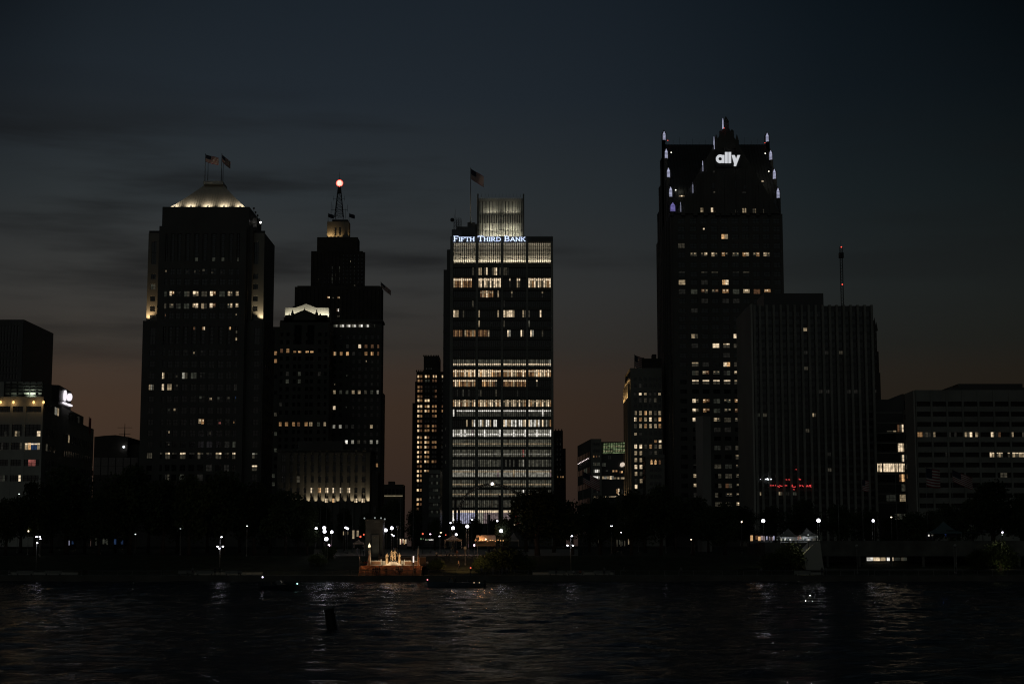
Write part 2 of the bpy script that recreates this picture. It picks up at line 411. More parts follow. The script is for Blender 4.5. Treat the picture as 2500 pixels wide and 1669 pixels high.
for k, (z0, z1) in enumerate(tall):
    for i, (u0, u1) in enumerate(cols):
        q = (u1 - u0) * .24; n = 5 if k else 7; h = (z1 - z0) / n
        for j in range(n):
            c = 'K'
            if k and j == n - 1 and i in (4, 5, 8): c = {4: 'oe', 5: 'oW', 8: 'eO'}[i]
            if k and i == 9 and j % 2: c = 'w'
            if not k and j == 0 and i in (4, 6, 7, 9): c = 'g'
            b1.win(fb, u0 + q, u1 - q, z0 + j * h + .15, z0 + (j + 1) * h - .15, c)
# wing windows (left 373, right 624)
fw_ = fy(D + 2.5); fl_ = fy(D)
for cx, fr0 in ((373.5, 0), (623.7, 1)):
    colw = [(fw_.hit(cx - 6, 720)[0], fw_.hit(cx + 6, 720)[0])]; a0, a1 = (uL, cb0) if not fr0 else (cb1, uR)
    ry = [(fw_.hit(505, y + 6.5)[1], fw_.hit(505, y - 6.5)[1]) for y in (675, 700, 729, 753.5, 775)] + [(fw_.hit(505, 645)[1], fw_.hit(505, 590)[1])]
    b1.grid(fw_, a0, a1, zS, zW, colw, ry, stone, .35, .35)
    for k, (z0, z1) in enumerate(ry): b1.win(fw_, colw[0][0], colw[0][1], z0, z1, 'gd' if (k == 1 and not fr0) else 'KK')
    cw = [(fl_.hit(cx - 7 - (2 if not fr0 else -3), 900)[0], fl_.hit(cx + 6 - (2 if not fr0 else -3), 900)[0])]; a0, a1 = (xL, cb0) if not fr0 else (cb1, xR)
    rl = [(fl_.hit(505, y + 6.5)[1], fl_.hit(505, y - 6.5)[1]) for y in rowsQ] + [(fl_.hit(505, 840)[1], fl_.hit(505, 800)[1])]
    b1.grid(fl_, a0, a1, GZ, zS, cw, rl, granite, .35, .35)
    for k, (z0, z1) in enumerate(rl):
        c = 'KK'; tp = False
        if not fr0 and k == 3: c = 'wcw'
        if not fr0 and k == 9: c = 'dwd'
        if fr0 and k == 9: c, tp = 'cc', True
        if fr0 and k == 10: c, tp = 'WW', True
        b1.win(fl_, cw[0][0], cw[0][1], z0, z1, c, top=tp)
# right flank with angled bays
fs = Fr((xR, D), (xR, D + 30))
scols = [(3 + i * 5.2, 5.6 + i * 5.2) for i in range(5)]
b1.grid(fs, 0, 30, GZ, zS, scols, rl[:-1], granite, .5, .4)
for z0, z1 in rl[:-1]:
    for a, b in scols: b1.win(fs, a, b, z0, z1, rnd.choice(['K', 'K', 'K', 'K', 'e']))
b1.done()
# flared hip roof with standing seams
rf = MB(); hb0, hb1 = hx(411, 506), hx(600, 506); tb0, tb1 = X(497, 448, D + 9), X(543, 448, D + 9)
yb0, yb1 = D + 1.0, D + 29; zb, zt = zz(506), zz(449, D + 9); ny = 10; prof = []
cxm, cym = (hb0 + hb1) / 2, (yb0 + yb1) / 2; cxt = (tb0 + tb1) / 2
wx0, wx1 = (hb1 - hb0) / 2, (tb1 - tb0) / 2; wy0, wy1 = (yb1 - yb0) / 2, 4.0
for i in range(ny + 1):
    t = i / ny; e = t ** .97 if t > 0 else 0
    prof.append((wx0 + (wx1 - wx0) * e, wy0 + (wy1 - wy0) * e, zb + (zt - zb) * (t ** 1.05), cxm + (cxt - cxm) * t))
vs = []
for wx, wy, z, cx_ in prof: vs += [(cx_ - wx, cym - wy, z), (cx_ + wx, cym - wy, z), (cx_ + wx, cym + wy, z), (cx_ - wx, cym + wy, z)]
fc = [(4 * i + j, 4 * i + (j + 1) % 4, 4 * i + 4 + (j + 1) % 4, 4 * i + 4 + j) for i in range(ny) for j in range(4)]
rf.add(vs, fc, roofm)
for s_ in range(33):        # seams on the front slope, and on the right slope
    k = -1 + 2 * s_ / 32
    for (wa, ya, za, ca), (wb, yb, zb2, cb_) in zip(prof, prof[1:]):
        if cxm + k * wx0 > cb_ + wb or cxm + k * wx0 < cb_ - wb: continue
        rf.tube((cxm + k * wx0, cym - ya - .06, za + .05), (cxm + k * wx0, cym - yb - .06, zb2 + .05), .07, roofm, seg=4)
rf.build('roof', b1.root)
cap = MB(); cap.box(tb0 - .1, tb1 + .1, D + 8.6, cym + 4.6, zt - .1, zt + 1.1, white_fin); cap.build('roof_cap', b1.root)
fl = MB()
for px in (424, 464, 505, 545, 585):
    x = hx(px, 503); fl.box(x - .3, x + .3, D + 1.1, D + 2.8, zz(501) - .3, zz(501) + .35, darkm)
fl.build('vent', b1.root)
for i, px in enumerate((424, 464, 505, 545, 585)):
    x = hx(px, 503)
    lamp('SPOT', (x, D - .6, zb + 1.5), (x, D + 2.2, zb + 1.0), 820, (1, .86, .64), b1.root, .2, spot=112, blend=1)
ant = MB()
for (ax_, ay_) in ((1033, 530), (1047, 565), (1065, 592), (1080, 628), (250, 525)):
    px, py = cA(ax_, ay_); p = at(px, py, D + 18)
    ant.tube((p.x, p.y, p.z - 5), p, .07, darkm); ant.ball(p, .45, darkm, 10)
ant.build('antenna', b1.root)
bl = MB(); p = at(*cA(1091, 653), D + 16); bl.ball(p, .42, emi('beacon_white', (1, .95, .9), 4, 0)); bl.build('beacon', b1.root)
for cx in (373, 624):       # uplights at the wing setbacks
    x = hx(cx, 783); dx = 1 if cx < 500 else -1
    for q in (-2.1, 2.1):
        lamp('SPOT', (x + q, D + .4, zS + .25), (x + q, D + 2.9, zS + 9), 2300, (1, .66, .33) if cx < 500 else (1, .78, .48), b1.root, .15, spot=100, blend=.8)
for i, (px, fl_w, dr) in enumerate(((500, 5.2, .25), (507, 0, 0), (540, 3.4, .85), (544, 0, 0))):
    bs = at(px, 449, D + (10 if i % 2 == 0 else 16)); h = at(px, 383 if i % 2 == 0 else 400, bs.y).z - zt
    flagpole((bs.x, bs.y, zt + 1.1), h, fl_w, 2.9, dr, ['flagpole with the widest striped flag, left end of the hip roof top', 'bare flagpole just right of the widest striped flag on the hip roof',
             'flagpole with a folded striped flag, right end of the hip roof top', 'bare flagpole behind the folded flag on the hip roof'][i], 'flagpoles on the hip roof', r=.13)

q = at(518, 449, D + 7); lamp('SPOT', (q.x, q.y, zt + 1.4), (q.x - .5, q.y + 2, zt + 9), 420, (1, .8, .6), b1.root, .2, spot=70)
# ================================================================== B2: stepped masonry tower with ball-topped mast
D = 860; f2 = fy(D)
b2 = Bld('stepped_tower', (X(825, 1100, D), D + 20, GZ), 'dark stepped masonry tower topped by a lattice mast with a glowing red ball', 'skyscraper')
def tier(b, px0, px1, pyt, pyb, Y, dep, m):
    x0, x1 = X(px0, (pyt + min(pyb, 1100)) / 2, Y), X(px1, (pyt + min(pyb, 1100)) / 2, Y); b.w.box(x0, x1, Y, Y + dep, Z(pyb, Y) if pyb < 1150 else GZ, Z(pyt, Y), m); return x0, x1
tier(b2, 716.5, 929, 700, 1200, D, 14, brick)
tier(b2, 726, 927, 697.5, 700, D + 2, 10, brick)
tier(b2, 759, 885, 613, 701, D + 3, 14, brick)
tier(b2, 774, 873, 579, 614, D + 5, 12, brick)
cr0, cr1 = tier(b2, 798.5, 852, 541, 580, D + 9, 7, stone)
tier(b2, 811, 849, 536, 541, D + 10, 5, brick)
fq = fy(D + 3)
def q2(fr, cf, x0, x1, y0, y1): a = fr.hit(*cf(x0, y1)); c = fr.hit(*cf(x1, y0)); return a[0], c[0], a[1], c[1]
# vertical piers on the tiers
for px in range(763, 890, 9): b2.w.box(X(px, 650, D + 3) - .5, X(px, 650, D + 3) + .5, D + 2.4, D + 3.2, Z(700, D + 3), Z(616, D + 3), brick)
for px in range(722, 929, 10): b2.w.box(X(px, 900, D) - .5, X(px, 900, D) + .5, D - .6, D + .2, GZ, Z(706, D), brick)
for (x, y, c, w) in ((842, 898, 'W', 16), (528, 1080, 'd', 8), (890, 1143, 'w', 14)): b2.win(fq, *q2(fq, cC, x - w / 2, x + w / 2, y - 6, y + 6), c)
f20 = fy(D - .6)
for (x, y, c, w, h) in ((627, 1261, 'oW', 26, 16), (675, 1266, 'd', 16, 12), (728, 1263, 'oW', 26, 16), (720, 1389, 'oC', 24, 26), (728, 1450, 'wd', 26, 14), (1132, 1215, 'e', 10, 10)): b2.win(f20, *q2(f20, cC, x - w / 2, x + w / 2, y - h / 2, y + h / 2), c)
for i, x in enumerate((665, 693, 722, 735, 880, 915)):     # faintly lit strips between the central piers
    for k in range(5):
        y0 = 950 + k * 37 + (40 if x > 800 else 0)
        if y0 < 1130: b2.win(fq, *q2(fq, cC, x - 7, x + 7, y0, y0 + 26), 'eKegeK'[(i + k) % 6])
for x in range(470, 1000, 38):
    for y in (830, 868, 906, 944, 982, 1020, 1058, 1096):
        if abs(x - 700) > 60: b2.win(fq, *q2(fq, cC, x - 6, x + 6, y, y + 22), 'K', bars=False)
fcr = fy(D + 9)
for x in (698, 743): b2.win(fcr, *q2(fcr, cC, x - 9, x + 9, 562, 642), 'K')
b2.done()
zc = Z(580, D + 9)
for x, p in ((X(804, 575, D + 9), 620), (X(812, 575, D + 9), 480), (X(822, 575, D + 9), 260), (X(831, 575, D + 9), 260), (X(855, 575, D + 9), 380)):
    lamp('SPOT', (x, D + 7.4, zc + .3), (x + (1 if x > X(850, 575, D) else 0), D + 10, zc + 3), p * .55, (1, .62, .26), b2.root, .15, spot=100, blend=.8)
ms = MB(); mz0, mz1 = Z(535, D + 15), Z(457, D + 15); mxc = X(829.5, 500, D + 15); w0, w1 = 1.0 * X(839.5, 535, D + 15) - mxc, .62
ym = D + 12.5; lev = 9; pts = []
for i in range(lev + 1):
    t = i / lev; w = w0 * (1 - t) ** 1.0 + w1 * t; pts.append([(mxc + a * w, ym + b * w, mz0 + (mz1 - mz0) * t) for a, b in ((-1, -1), (1, -1), (1, 1), (-1, 1))])
for A_, B_ in zip(pts, pts[1:]):
    for j in range(4):
        ms.tube(A_[j], B_[j], .16, darkm, seg=5); ms.tube(A_[j], B_[(j + 1) % 4], .09, darkm, seg=4); ms.tube(A_[(j + 1) % 4], B_[j], .09, darkm, seg=4); ms.tube(B_[j], B_[(j + 1) % 4], .09, darkm, seg=4)
ms.box(mxc - .8, mxc + .8, ym - .8, ym + .8, Z(472, ym), Z(457, ym), darkm)
for cx, y0, y1 in ((680, 240, 290), (790, 240, 290), (672, 330, 400), (818, 330, 400), (800, 370, 470), (655, 300, 470)):
    x = X(*cC(cx, y0), ym); ms.tube((x, ym, Z(cC(0, y1)[1], ym)), (x, ym, Z(cC(0, y0)[1], ym)), .1, darkm, seg=4)
for y, a, b in ((272, 672, 795), (380, 655, 820)): z = Z(cC(0, y)[1], ym); ms.tube((X(*cC(a, y), ym), ym, z), (X(*cC(b, y), ym), ym, z), .1, darkm, seg=4)
ms.build('lattice_mast', b2.root)
ms = MB(); ms.tube((mxc, ym, Z(440, ym)), (mxc, ym, Z(420, ym)), .12, darkm, .04, seg=5); ms.build('spike', b2.root)
bb = MB(); bc = Vector((mxc, ym, Z(447.4, ym)))
bb.ball(bc, 1.56, emi('ball_core', (1, .72, .58), 1.25, .12, .4, True), 24, (1, 1, 1)); bb.build('glowing_ball', b2.root)
rg = MB(); rr = 1.76; er = emi('neon_red', (1, .07, .04), 2.2, 0)
for k in range(4):
    a = math.pi * k / 4
    P = [bc + Vector((math.cos(t) * math.cos(a) * rr, math.cos(t) * math.sin(a) * rr, math.sin(t) * rr)) for t in [2 * math.pi * i / 28 for i in range(29)]]
    if k != 2: rg.path(P, .07 if k else .17, er, 5)
rg.build('ball_ring', b2.root)
for cx, y0, dr, lb in ((624, 413, .3, 'small dark flag on a pole left of the lattice mast'), (835, 413, .3, 'small dark flag on a pole right of the lattice mast')):
    p = at(*cC(cx, y0), ym - 5); flagpole((p.x, p.y, Z(540, ym - 5)), p.z - Z(540, ym - 5), 3.0, 2.0, dr, lb, 'flags on the stepped tower', r=.08, stripes=False, col=US_B)
p = at(930, 688, D + 1); flagpole((p.x, p.y, Z(700, D)), p.z - Z(700, D), 5.2, 2.6, .85, 'drooping striped flag on the right shoulder of the stepped tower', None, r=.12)

# ================================================================== B2b: gabled masonry tower
D = 800; f3 = fy(D)
b3 = Bld('gabled_tower', (X(740, 1100, D), D + 15, GZ), 'dark masonry tower with a floodlit white gabled penthouse above its parapet', 'skyscraper')
g = lambda x, y, Y=D: at(*cC(x, y), Y)
x0 = X(680, 950, D); x1 = X(803, 950, D); ztop = Z(786, D)
b3.w.box(x0, x1, D, D + 30, GZ, ztop, stone_d)
b3.w.box(X(652, 950, D), x0, D + 6, D + 26, GZ, Z(793.5, D), stone_d)
for a, b, yt in ((140, 630, 1490), (175, 630, 1462), (190, 255, 1440), (505, 612, 1440)):
    b3.w.box(g(a, yt).x, g(b, yt).x, D + .2, D + 4, ztop - .5, g(0, yt).z, stone_d)
P = [(g(x, y).x, g(x, y).z) for x, y in ((262, 1490), (272, 1432), (388, 1385), (505, 1437), (515, 1490))]
f3.poly(b3.w, P, -1.5, .15, stone_d)
for cx, yt in ((265, 1385), (508, 1385), (232, 1420), (545, 1420)):
    p = g(cx, yt); b3.w.lathe((p.x, D - .1, g(0, 1475).z), [(.75, 0), (.8, p.z - g(0, 1475).z - 2.2), (.5, p.z - g(0, 1475).z - 1.4), (.05, p.z - g(0, 1475).z)], stone_d, 8)
p = g(388, 1372); b3.w.tube((p.x, D - .1, p.z - 1.2), p, .12, stone_d); b3.w.ball(p, .3, stone_d, 8)
p = g(245, 1312); b3.w.box(p.x - .55, p.x + .55, D + 12, D + 13.2, ztop, p.z, stone_d)
pent = MB(); D5 = D + 7
P = [(at(*cC(x, y), D5).x, at(*cC(x, y), D5).z) for x, y in ((188, 1500), (190, 1368), (300, 1364), (402, 1326), (505, 1366), (628, 1366), (632, 1500))]
fy(D5).poly(pent, P, -14, 0, pale); pent.build('penthouse', b3.root)
for x in (215, 300, 380, 455, 540, 605):
    q = at(*cC(x, 1470), D5 - 3); lamp('SPOT', (q.x, D5 - 2.2, q.z + .6), (q.x, D5, q.z + 5.2), 800, (1, .93, .72), b3.root, .2, spot=120, blend=.7)
colsB = [(112, 123, 22), (162, 173, 26), (218, 232, 24), (258, 268, 24), (318, 332, 26), (355, 364, 26), (417, 428, 24), (467, 476, 20)]
rowB = [183, 245, 313, 375, 437, 497, 557, 618, 680, 740, 805, 898, 960, 1020, 1075]
cu = []
for a, b, w in colsB: u = f3.hit(*cD(a, 898))[0]; cu.append((u - w / 3.266 * .1, u + w / 3.266 * .1))
rz = [rowz(f3, cD, y - 15, y + 16) for y in rowB]
b3.grid(f3, x0, x1, GZ, ztop - 7, cu, rz, stone_d, .4, .35)
LB = {313: 'o o O O O O K K', 898: 'o o o q o w g w', 497: 'K e K g K K e K', 557: 'K g K g K K K K', 740: 'e K K K K K K K'}
for y, (z0, z1) in zip(rowB, rz):
    for (a, b), c in zip(cu, LB.get(y, 'K K K K K K K K').split()): b3.win(f3, a, b, z0, z1 - (1.1 if (y == 313 and c == 'O') else 0), c)
for a, b in ((225, 283), (328, 382)):       # tall arched openings under the parapet
    u0, u1, z0, z1 = q2(f3, cD, a, b, 110, 262)
    b3.win(fy(D - .4), u0, u1, z0, z1, 'KK')
f3l = fy(D + 6)
for y, c in ((333, 'o'), (395, 'o'), (820, 'w'), (975, 'c'), (520, 'K'), (645, 'K'), (1105, 'g'), (1170, 'K'), (1235, 'K')): b3.win(f3l, *q2(f3l, cD, 62, 86, y - 14, y + 14), c)
for y, c in ((1310, 'g'), (1375, 'g')): b3.win(f3l, *q2(f3l, cD, 42, 68, y - 14, y + 14), c)
b3.done()

# ================================================================== B2c: masonry office block in front of the stepped tower
D = 820; f4 = fy(D)
b4 = Bld('office_block', (X(870, 1100, D), D + 15, GZ), 'masonry office block with three groups of white lights under its cornice, before the stepped tower', 'building')
x0 = X(803.5, 950, D); x1 = X(930.5, 950, D); ztop = Z(779, D)
b4.w.box(x0, x1, D, D + 12, GZ, ztop, stone_d); b4.w.box(x0 - .3, x1 + .6, D - 1.1, D + 12.2, Z(786, D), Z(781, D), stone_d)
b4.w.box(X(933, 950, D) - 1, X(935, 950, D), D + 3, D + 14, GZ, Z(958, D), stone_d)
cc4 = [547, 598, 648, 697, 745, 795, 845, 892]; cu = []
for c in cc4: u = f4.hit(*cD(c, 337))[0]; w = (23 if c < 880 else 17) / 3.266 * .1025; cu.append((u - w, u + w))
row4 = [205, 278, 337, 400, 458, 518, 580, 643, 705, 768, 825, 917, 978, 1040, 1100, 1160, 1225, 1290, 1350]
rz = [rowz(f4, cD, y - 14, y + 14) for y in row4]
b4.grid(f4, x0, x1, GZ, Z(799, D), cu, rz, stone_d, .4, .35)
L4 = {278: 'K K e K W q q q', 337: 'Ow o O e K o Oo o', 400: 'K K K K e. w. e. K', 518: 'K K g. K K K K K', 580: 'w. K K K K K e. K', 643: 'w g g w w w g c', 768: 'W K g. e. K e. e. K', 825: 'K K K K K K K K',
      917: 'c c e e K K w K', 1040: 'K K C C d e c c', 1225: 'K K K K K K o o'}
for y, (z0, z1) in zip(row4, rz):
    for (a, b), c in zip(cu, L4.get(y, 'K K K K K K K K').split()): b4.win(f4, a, b, z0, z1, c)
fo = fy(D - .5)
for a, b in ((537, 620), (640, 717), (737, 817)): b4.win(fo, *q2(fo, cD, a, b, 106, 124), 'cCdcCw'[:5])
b4.win(fo, *q2(fo, cD, 862, 868, 104, 124), 'g')
b4.done()
# flat roofed lit ledge between the two (bright white corner)
q = at(*cC(632, 1395), 812); lamp('SPOT', (q.x + 1.5, 806, Z(779, 812)), (q.x, 808, Z(757, 812)), 350, (1, .95, .75), b4.root, .2, spot=90)

# ================================================================== B2d: low classical hall with uplit pilasters
D = 600; f5 = fy(D)
b5 = Bld('classical_hall', (X(790, 1220, D), D + 12, GZ), 'low classical stone hall with brightly uplit pilasters and amber windows', 'building')
x0 = X(677, 1150, D); x1 = X(905.5, 1150, D); zt = Z(1098, D)
b5.w.box(x0, x1, D, D + 22, GZ, zt, stone_d)
b5.w.box(x0 - .4, x1 + .4, D - .9, D + 22.4, Z(1101, D), Z(1097.6, D), stone_d)
b5.w.box(X(722, 1090, D), X(833, 1090, D), D + 6, D + 16, zt, Z(1076, D + 6), stone_d)
ccl = [201, 258, 315, 371, 428, 486, 544, 602, 660, 718]; zb5 = Z(1231, D); zc5 = Z(cD(0, 1140)[1], D)
cw5 = [(140, 32)] + [(c, 27) for c in ccl] + [(778, 30)]
cu = []
for c, w in cw5: u = f5.hit(*cD(c, 1168))[0]; w = w / 3.266 * .075; cu.append((u - w, u + w))
rz5 = [rowz(f5, cD, a, b) for a, b in ((1145, 1195), (1225, 1280), (1312, 1362), (1405, 1445), (1490, 1522))]
b5.grid(f5, x0, x1, GZ, Z(1103, D), cu, rz5, stone_d, .35, .2)
for c in [173, 229, 286] + [340, 398, 456, 515, 573, 630, 689, 747] + [812]:       # pilasters
    u = f5.hit(*cD(c, 1300))[0]; f5.box(b5.w, u - .72, u + .72, GZ, zc5, .0, .95, stone_d); f5.box(b5.w, u - .95, u + .95, zc5, zc5 + .8, .0, 1.1, stone_d)
L5 = {0: 'KKKKKKKKKKKK', 1: 'KKKKKKKKKKKK', 2: 'KKdKKKKKKKKK', 3: 'KKKKWowWWwKK', 4: 'KKKKKKWOKKwW'}
for k, (z0, z1) in enumerate(rz5):
    for i, (a, b) in enumerate(cu):
        c = L5[k][i]; b5.win(f5, a, b, z0, z1, {'W': 'Ww', 'o': 'oO', 'w': 'wW', 'O': 'Ow', 'd': 'd'}.get(c, 'KK'))
b5.done()
lc = [173, 229, 286, 340, 398, 456, 515, 573, 634, 687, 747, 815]
for i, c in enumerate(lc):
    u = f5.hit(*cD(c, 1510))[0]; p = [60, 80, 80, 300, 300, 300, 180, 300, 120, 340, 320, 520][i]
    lamp('SPOT', (u, D - 1.75, zb5 + .2), (u, D - .95, zb5 + 6), p * 3.6, (1, .78, .5), b5.root, .12, spot=70, blend=.9)
# service block beside the hall
bx5 = Bld('service_block', (X(914, 1200, 590), 596, GZ), 'narrow black service block at the right end of the classical hall', 'building')
a, b = X(907, 1190, 590), X(923, 1190, 590); bx5.w.box(a, b, 590, 602, GZ, Z(1152, 590), brick); bx5.w.box(a + .4, a + 1.4, 592, 593, Z(1152, 590), Z(1146, 590), darkm)
for k in range(3): bx5.win(fy(590), a + .7, b - .7, GZ + 4 + k * 4, GZ + 6 + k * 4, 'KK')
bx5.done()
# far low building with a lit cornice between the towers
D = 760; bd = Bld('arcade_building', (X(960, 1210, D), D + 8, GZ), 'low distant building with an arched storey above a lit ledge, right of the classical hall', 'building')
bd.w.box(X(937, 1200, D), X(984, 1200, D), D, D + 14, GZ, Z(1182, D), stone_d); bd.w.box(X(947, 1175, D), X(962, 1175, D), D + 2, D + 8, Z(1182, D), Z(1174, D), stone_d)
fbd = fy(D)
for i in range(5): u = X(942 + i * 9.3, 1200, D); bd.win(fbd, u - .6, u + .6, Z(1206, D), Z(1193, D), 'K')
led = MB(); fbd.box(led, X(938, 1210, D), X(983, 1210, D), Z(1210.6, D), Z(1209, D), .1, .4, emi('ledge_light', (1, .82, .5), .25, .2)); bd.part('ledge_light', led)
bd.done()

# ================================================================== B7: narrow brick tower left of the bank
D = 880; f7 = fy(D)
b7 = Bld('brick_tower', (X(1040, 1150, D), D + 12, GZ), 'slim dark brick tower with columns of small amber windows, left of the bank tower', 'skyscraper')
for a, b, yt, dy in ((88, 330, 228, 0), (148, 277, 99, 5), (77, 95, 310, 3), (56, 80, 488, 6)):
    b7.w.box(X(*cF(a, 700), D + dy), X(*cF(b, 700), D + dy), D + dy, D + 24, GZ, Z(cF(0, yt)[1], D + dy), brick)
for x in (92, 110, 128, 146): b7.w.box(X(*cF(x, 220), D) - .3, X(*cF(x, 220), D) + .3, D, D + .6, Z(cF(0, 229)[1], D), Z(cF(0, 214)[1], D), brick)
for x in (152, 170, 190, 212, 235, 255, 272): b7.w.box(X(*cF(x, 100), D + 5) - .4, X(*cF(x, 100), D + 5) + .4, D + 5, D + 6, Z(cF(0, 100)[1], D + 5), Z(cF(0, 90)[1], D + 5), brick)
r7 = [268, 303, 355, 388, 435, 468, 517, 555, 597, 640, 680, 717, 775, 815, 855, 897, 935, 975, 1015, 1055, 1092, 1133, 1172, 1213, 1252, 1290, 1330, 1368]
cx7 = [106, 130, 167, 190, 228, 250, 308]
L7 = ['Ww wd W w wW wW W', 'w d g g d d e', 'w w K K K K K', 'o q K K K q K', 'o q K K K q K', 'W o W W K K K', 'W W w W o o o', 'W o W w o o o', 'W o K K o o K', 'o q K K K K K',
      'W w w w o q K', 'W o w w o q e', 'W w W w K K e', 'W o W w o o K', 'W o W w q o e', 'W o W w K K K', 'W o w w K K e', 'W o W w o d K', 'w o K K K K K', 'W w W o K K K', 'W o K K K K K',
      'W o K K K K K', 'e K K K K K K', 'W w K K K K K', 'K K K K K K K', 'W w K K K K K', 'O q K K K K K', 'q K K K K K K']
zr = [rowz(f7, cF, y - 10, y + 10) for y in r7]; cu = []
for c in cx7: u = f7.hit(*cF(c, 700))[0]; cu.append((u - .5, u + .5))
b7.grid(f7, X(*cF(88, 700), D), X(*cF(315, 700), D), GZ, Z(cF(0, 236)[1], D), cu, zr, brick, .3, .26)
for (z0, z1), row in zip(zr, L7):
    for (a, b), c in zip(cu, row.split()):
        b7.win(f7, a, b, z0, z1, c.replace('W', 'P').replace('w', 'o').replace('d', 'q'), bars=False)
f75 = fy(D + 5)
for x in (175, 196, 214): b7.win(f75, *q2(f75, cF, x - 5, x + 5, 198, 208), 'e')
b7.done()
# ================================================================== B8: low banded building
D = 640; f8 = fy(D); b8 = Bld('banded_building', (X(1060, 1200, D), D + 8, GZ), 'low pale building with horizontal bands, at the foot of the slim brick tower', 'building')
x0, x1 = X(*cF(195, 1200), D), X(*cF(288, 1200), D); z1 = Z(cF(0, 1047)[1], D)
b8.w.box(x0, x1, D, D + 20, GZ, z1, bronze_al); b8.w.box(X(*cF(140, 1200), D + 6), x0, D + 6, D + 20, GZ, Z(cF(0, 1060)[1], D + 6), bronze_al)
for y in (1045, 1108, 1165, 1225, 1285, 1345, 1405):
    a, b = rowz(f8, cF, y, y + 32); b8.w.box(x0 - .05, x1 + .05, D - .4, D + .1, a, b, conc)
    if y > 1045: u0, u1, w0, w1 = q2(f8, cF, 198, 286, y - 22, y - 2); b8.win(f8, u0, u1, w0, w1, rnd.choice(['KfKKgK', 'KKffgK', 'KKKfdK', 'fKfKKf']), d=.0)
b8.done()
# ================================================================== dark stepped tower behind the bank, left
D = 780; bb_ = Bld('shadow_tower', (X(1092, 1150, D), D + 10, GZ), 'unlit stepped tower showing as a dark strip at the left edge of the bank tower', 'skyscraper')
for a, b, yt, dy in ((315, 400, 880, 0), (342, 400, 712, 3)):
    bb_.w.box(X(*cE(a, 1300), D), X(*cE(b, 1300), D), D + dy, D + 24, GZ if dy == 0 else Z(cE(0, 900)[1], D), Z(cE(0, yt)[1], D + dy), bronze_al)
for k in range(14): bb_.w.box(X(*cE(315, 1300), D) - .05, X(*cE(400, 1300), D), D - .25, D + .05, GZ + 6 + k * 8, GZ + 7 + k * 8, bronze_al)
for k in range(6): bb_.win(fy(D), *q2(fy(D), cF, 330 + (k % 2) * 14, 338 + (k % 2) * 14, 690 + k * 70, 712 + k * 70), 'fKeKgK'[k])
bb_.done()

# ================================================================== B3: bank tower
D = 700; fb3 = fy(D)
B3 = Bld('bank_tower', (X(1230, 1200, D), D + 20, GZ), 'glass and marble bank tower with rows of lit floors and an illuminated roof sign', 'skyscraper')
bay = [(397, 585), (605, 795), (813, 1003), (1020, 1210)]
bu = [(X(*cE(a, 900), D), X(*cE(b, 900), D)) for a, b in bay]
X0, X1 = X(*cE(372, 900), D), X(*cE(1228, 900), D); ZT = Z(cE(0, 604)[1], D)
B3.w.box(X0, X1, D + 1.2, D + 36, GZ, ZT, bronze_al)
B3.w.box(X(*cE(340, 1500), D + 4), X0, D + 5, D + 34, GZ, Z(cE(0, 715)[1], D + 4), bronze_al)
B3.w.box(X0, X1, D + .0, D + 1.2, Z(cE(0, 646)[1], D), ZT, bronze_al)             # fascia behind the sign
piers = [(X0, bu[0][0])] + [(bu[i][1], bu[i + 1][0]) for i in range(3)] + [(bu[3][1], X1)]
for i, (a, b) in enumerate(piers): B3.w.box(a, b, D - .55, D + 1.3, GZ, Z(cE(0, 646)[1], D), conc if 0 < i < 5 else conc)
rowsE = [(860, 925), (948, 1028), (1052, 1110), (1135, 1190), (1215, 1275), (1300, 1355), (1380, 1436), (1460, 1520)]
rowsF = [(45, 105), (125, 185), (210, 270), (293, 352), (375, 433), (462, 518), (540, 600), (627, 685), (708, 768), (790, 850), (875, 935), (958, 1018), (1042, 1102), (1128, 1186), (1210, 1268), (1296, 1354), (1380, 1490)]
zr = [rowz(fb3, cE, a, b) for a, b in rowsE] + [rowz(fb3, cF, a, b) for a, b in rowsF]
prev = Z(cE(0, 828)[1], D)
for z0, z1 in zr:
    for a, b in bu: B3.w.box(a, b, D - .1, D + 1.3, z1, prev, mat('spandrel_marble', (.15, .145, .125), .6, 0, .1, .2))
    prev = z0
K12 = 'K' * 12
def fill(pal, n=12): return ''.join(rnd.choice(pal) for _ in range(n))
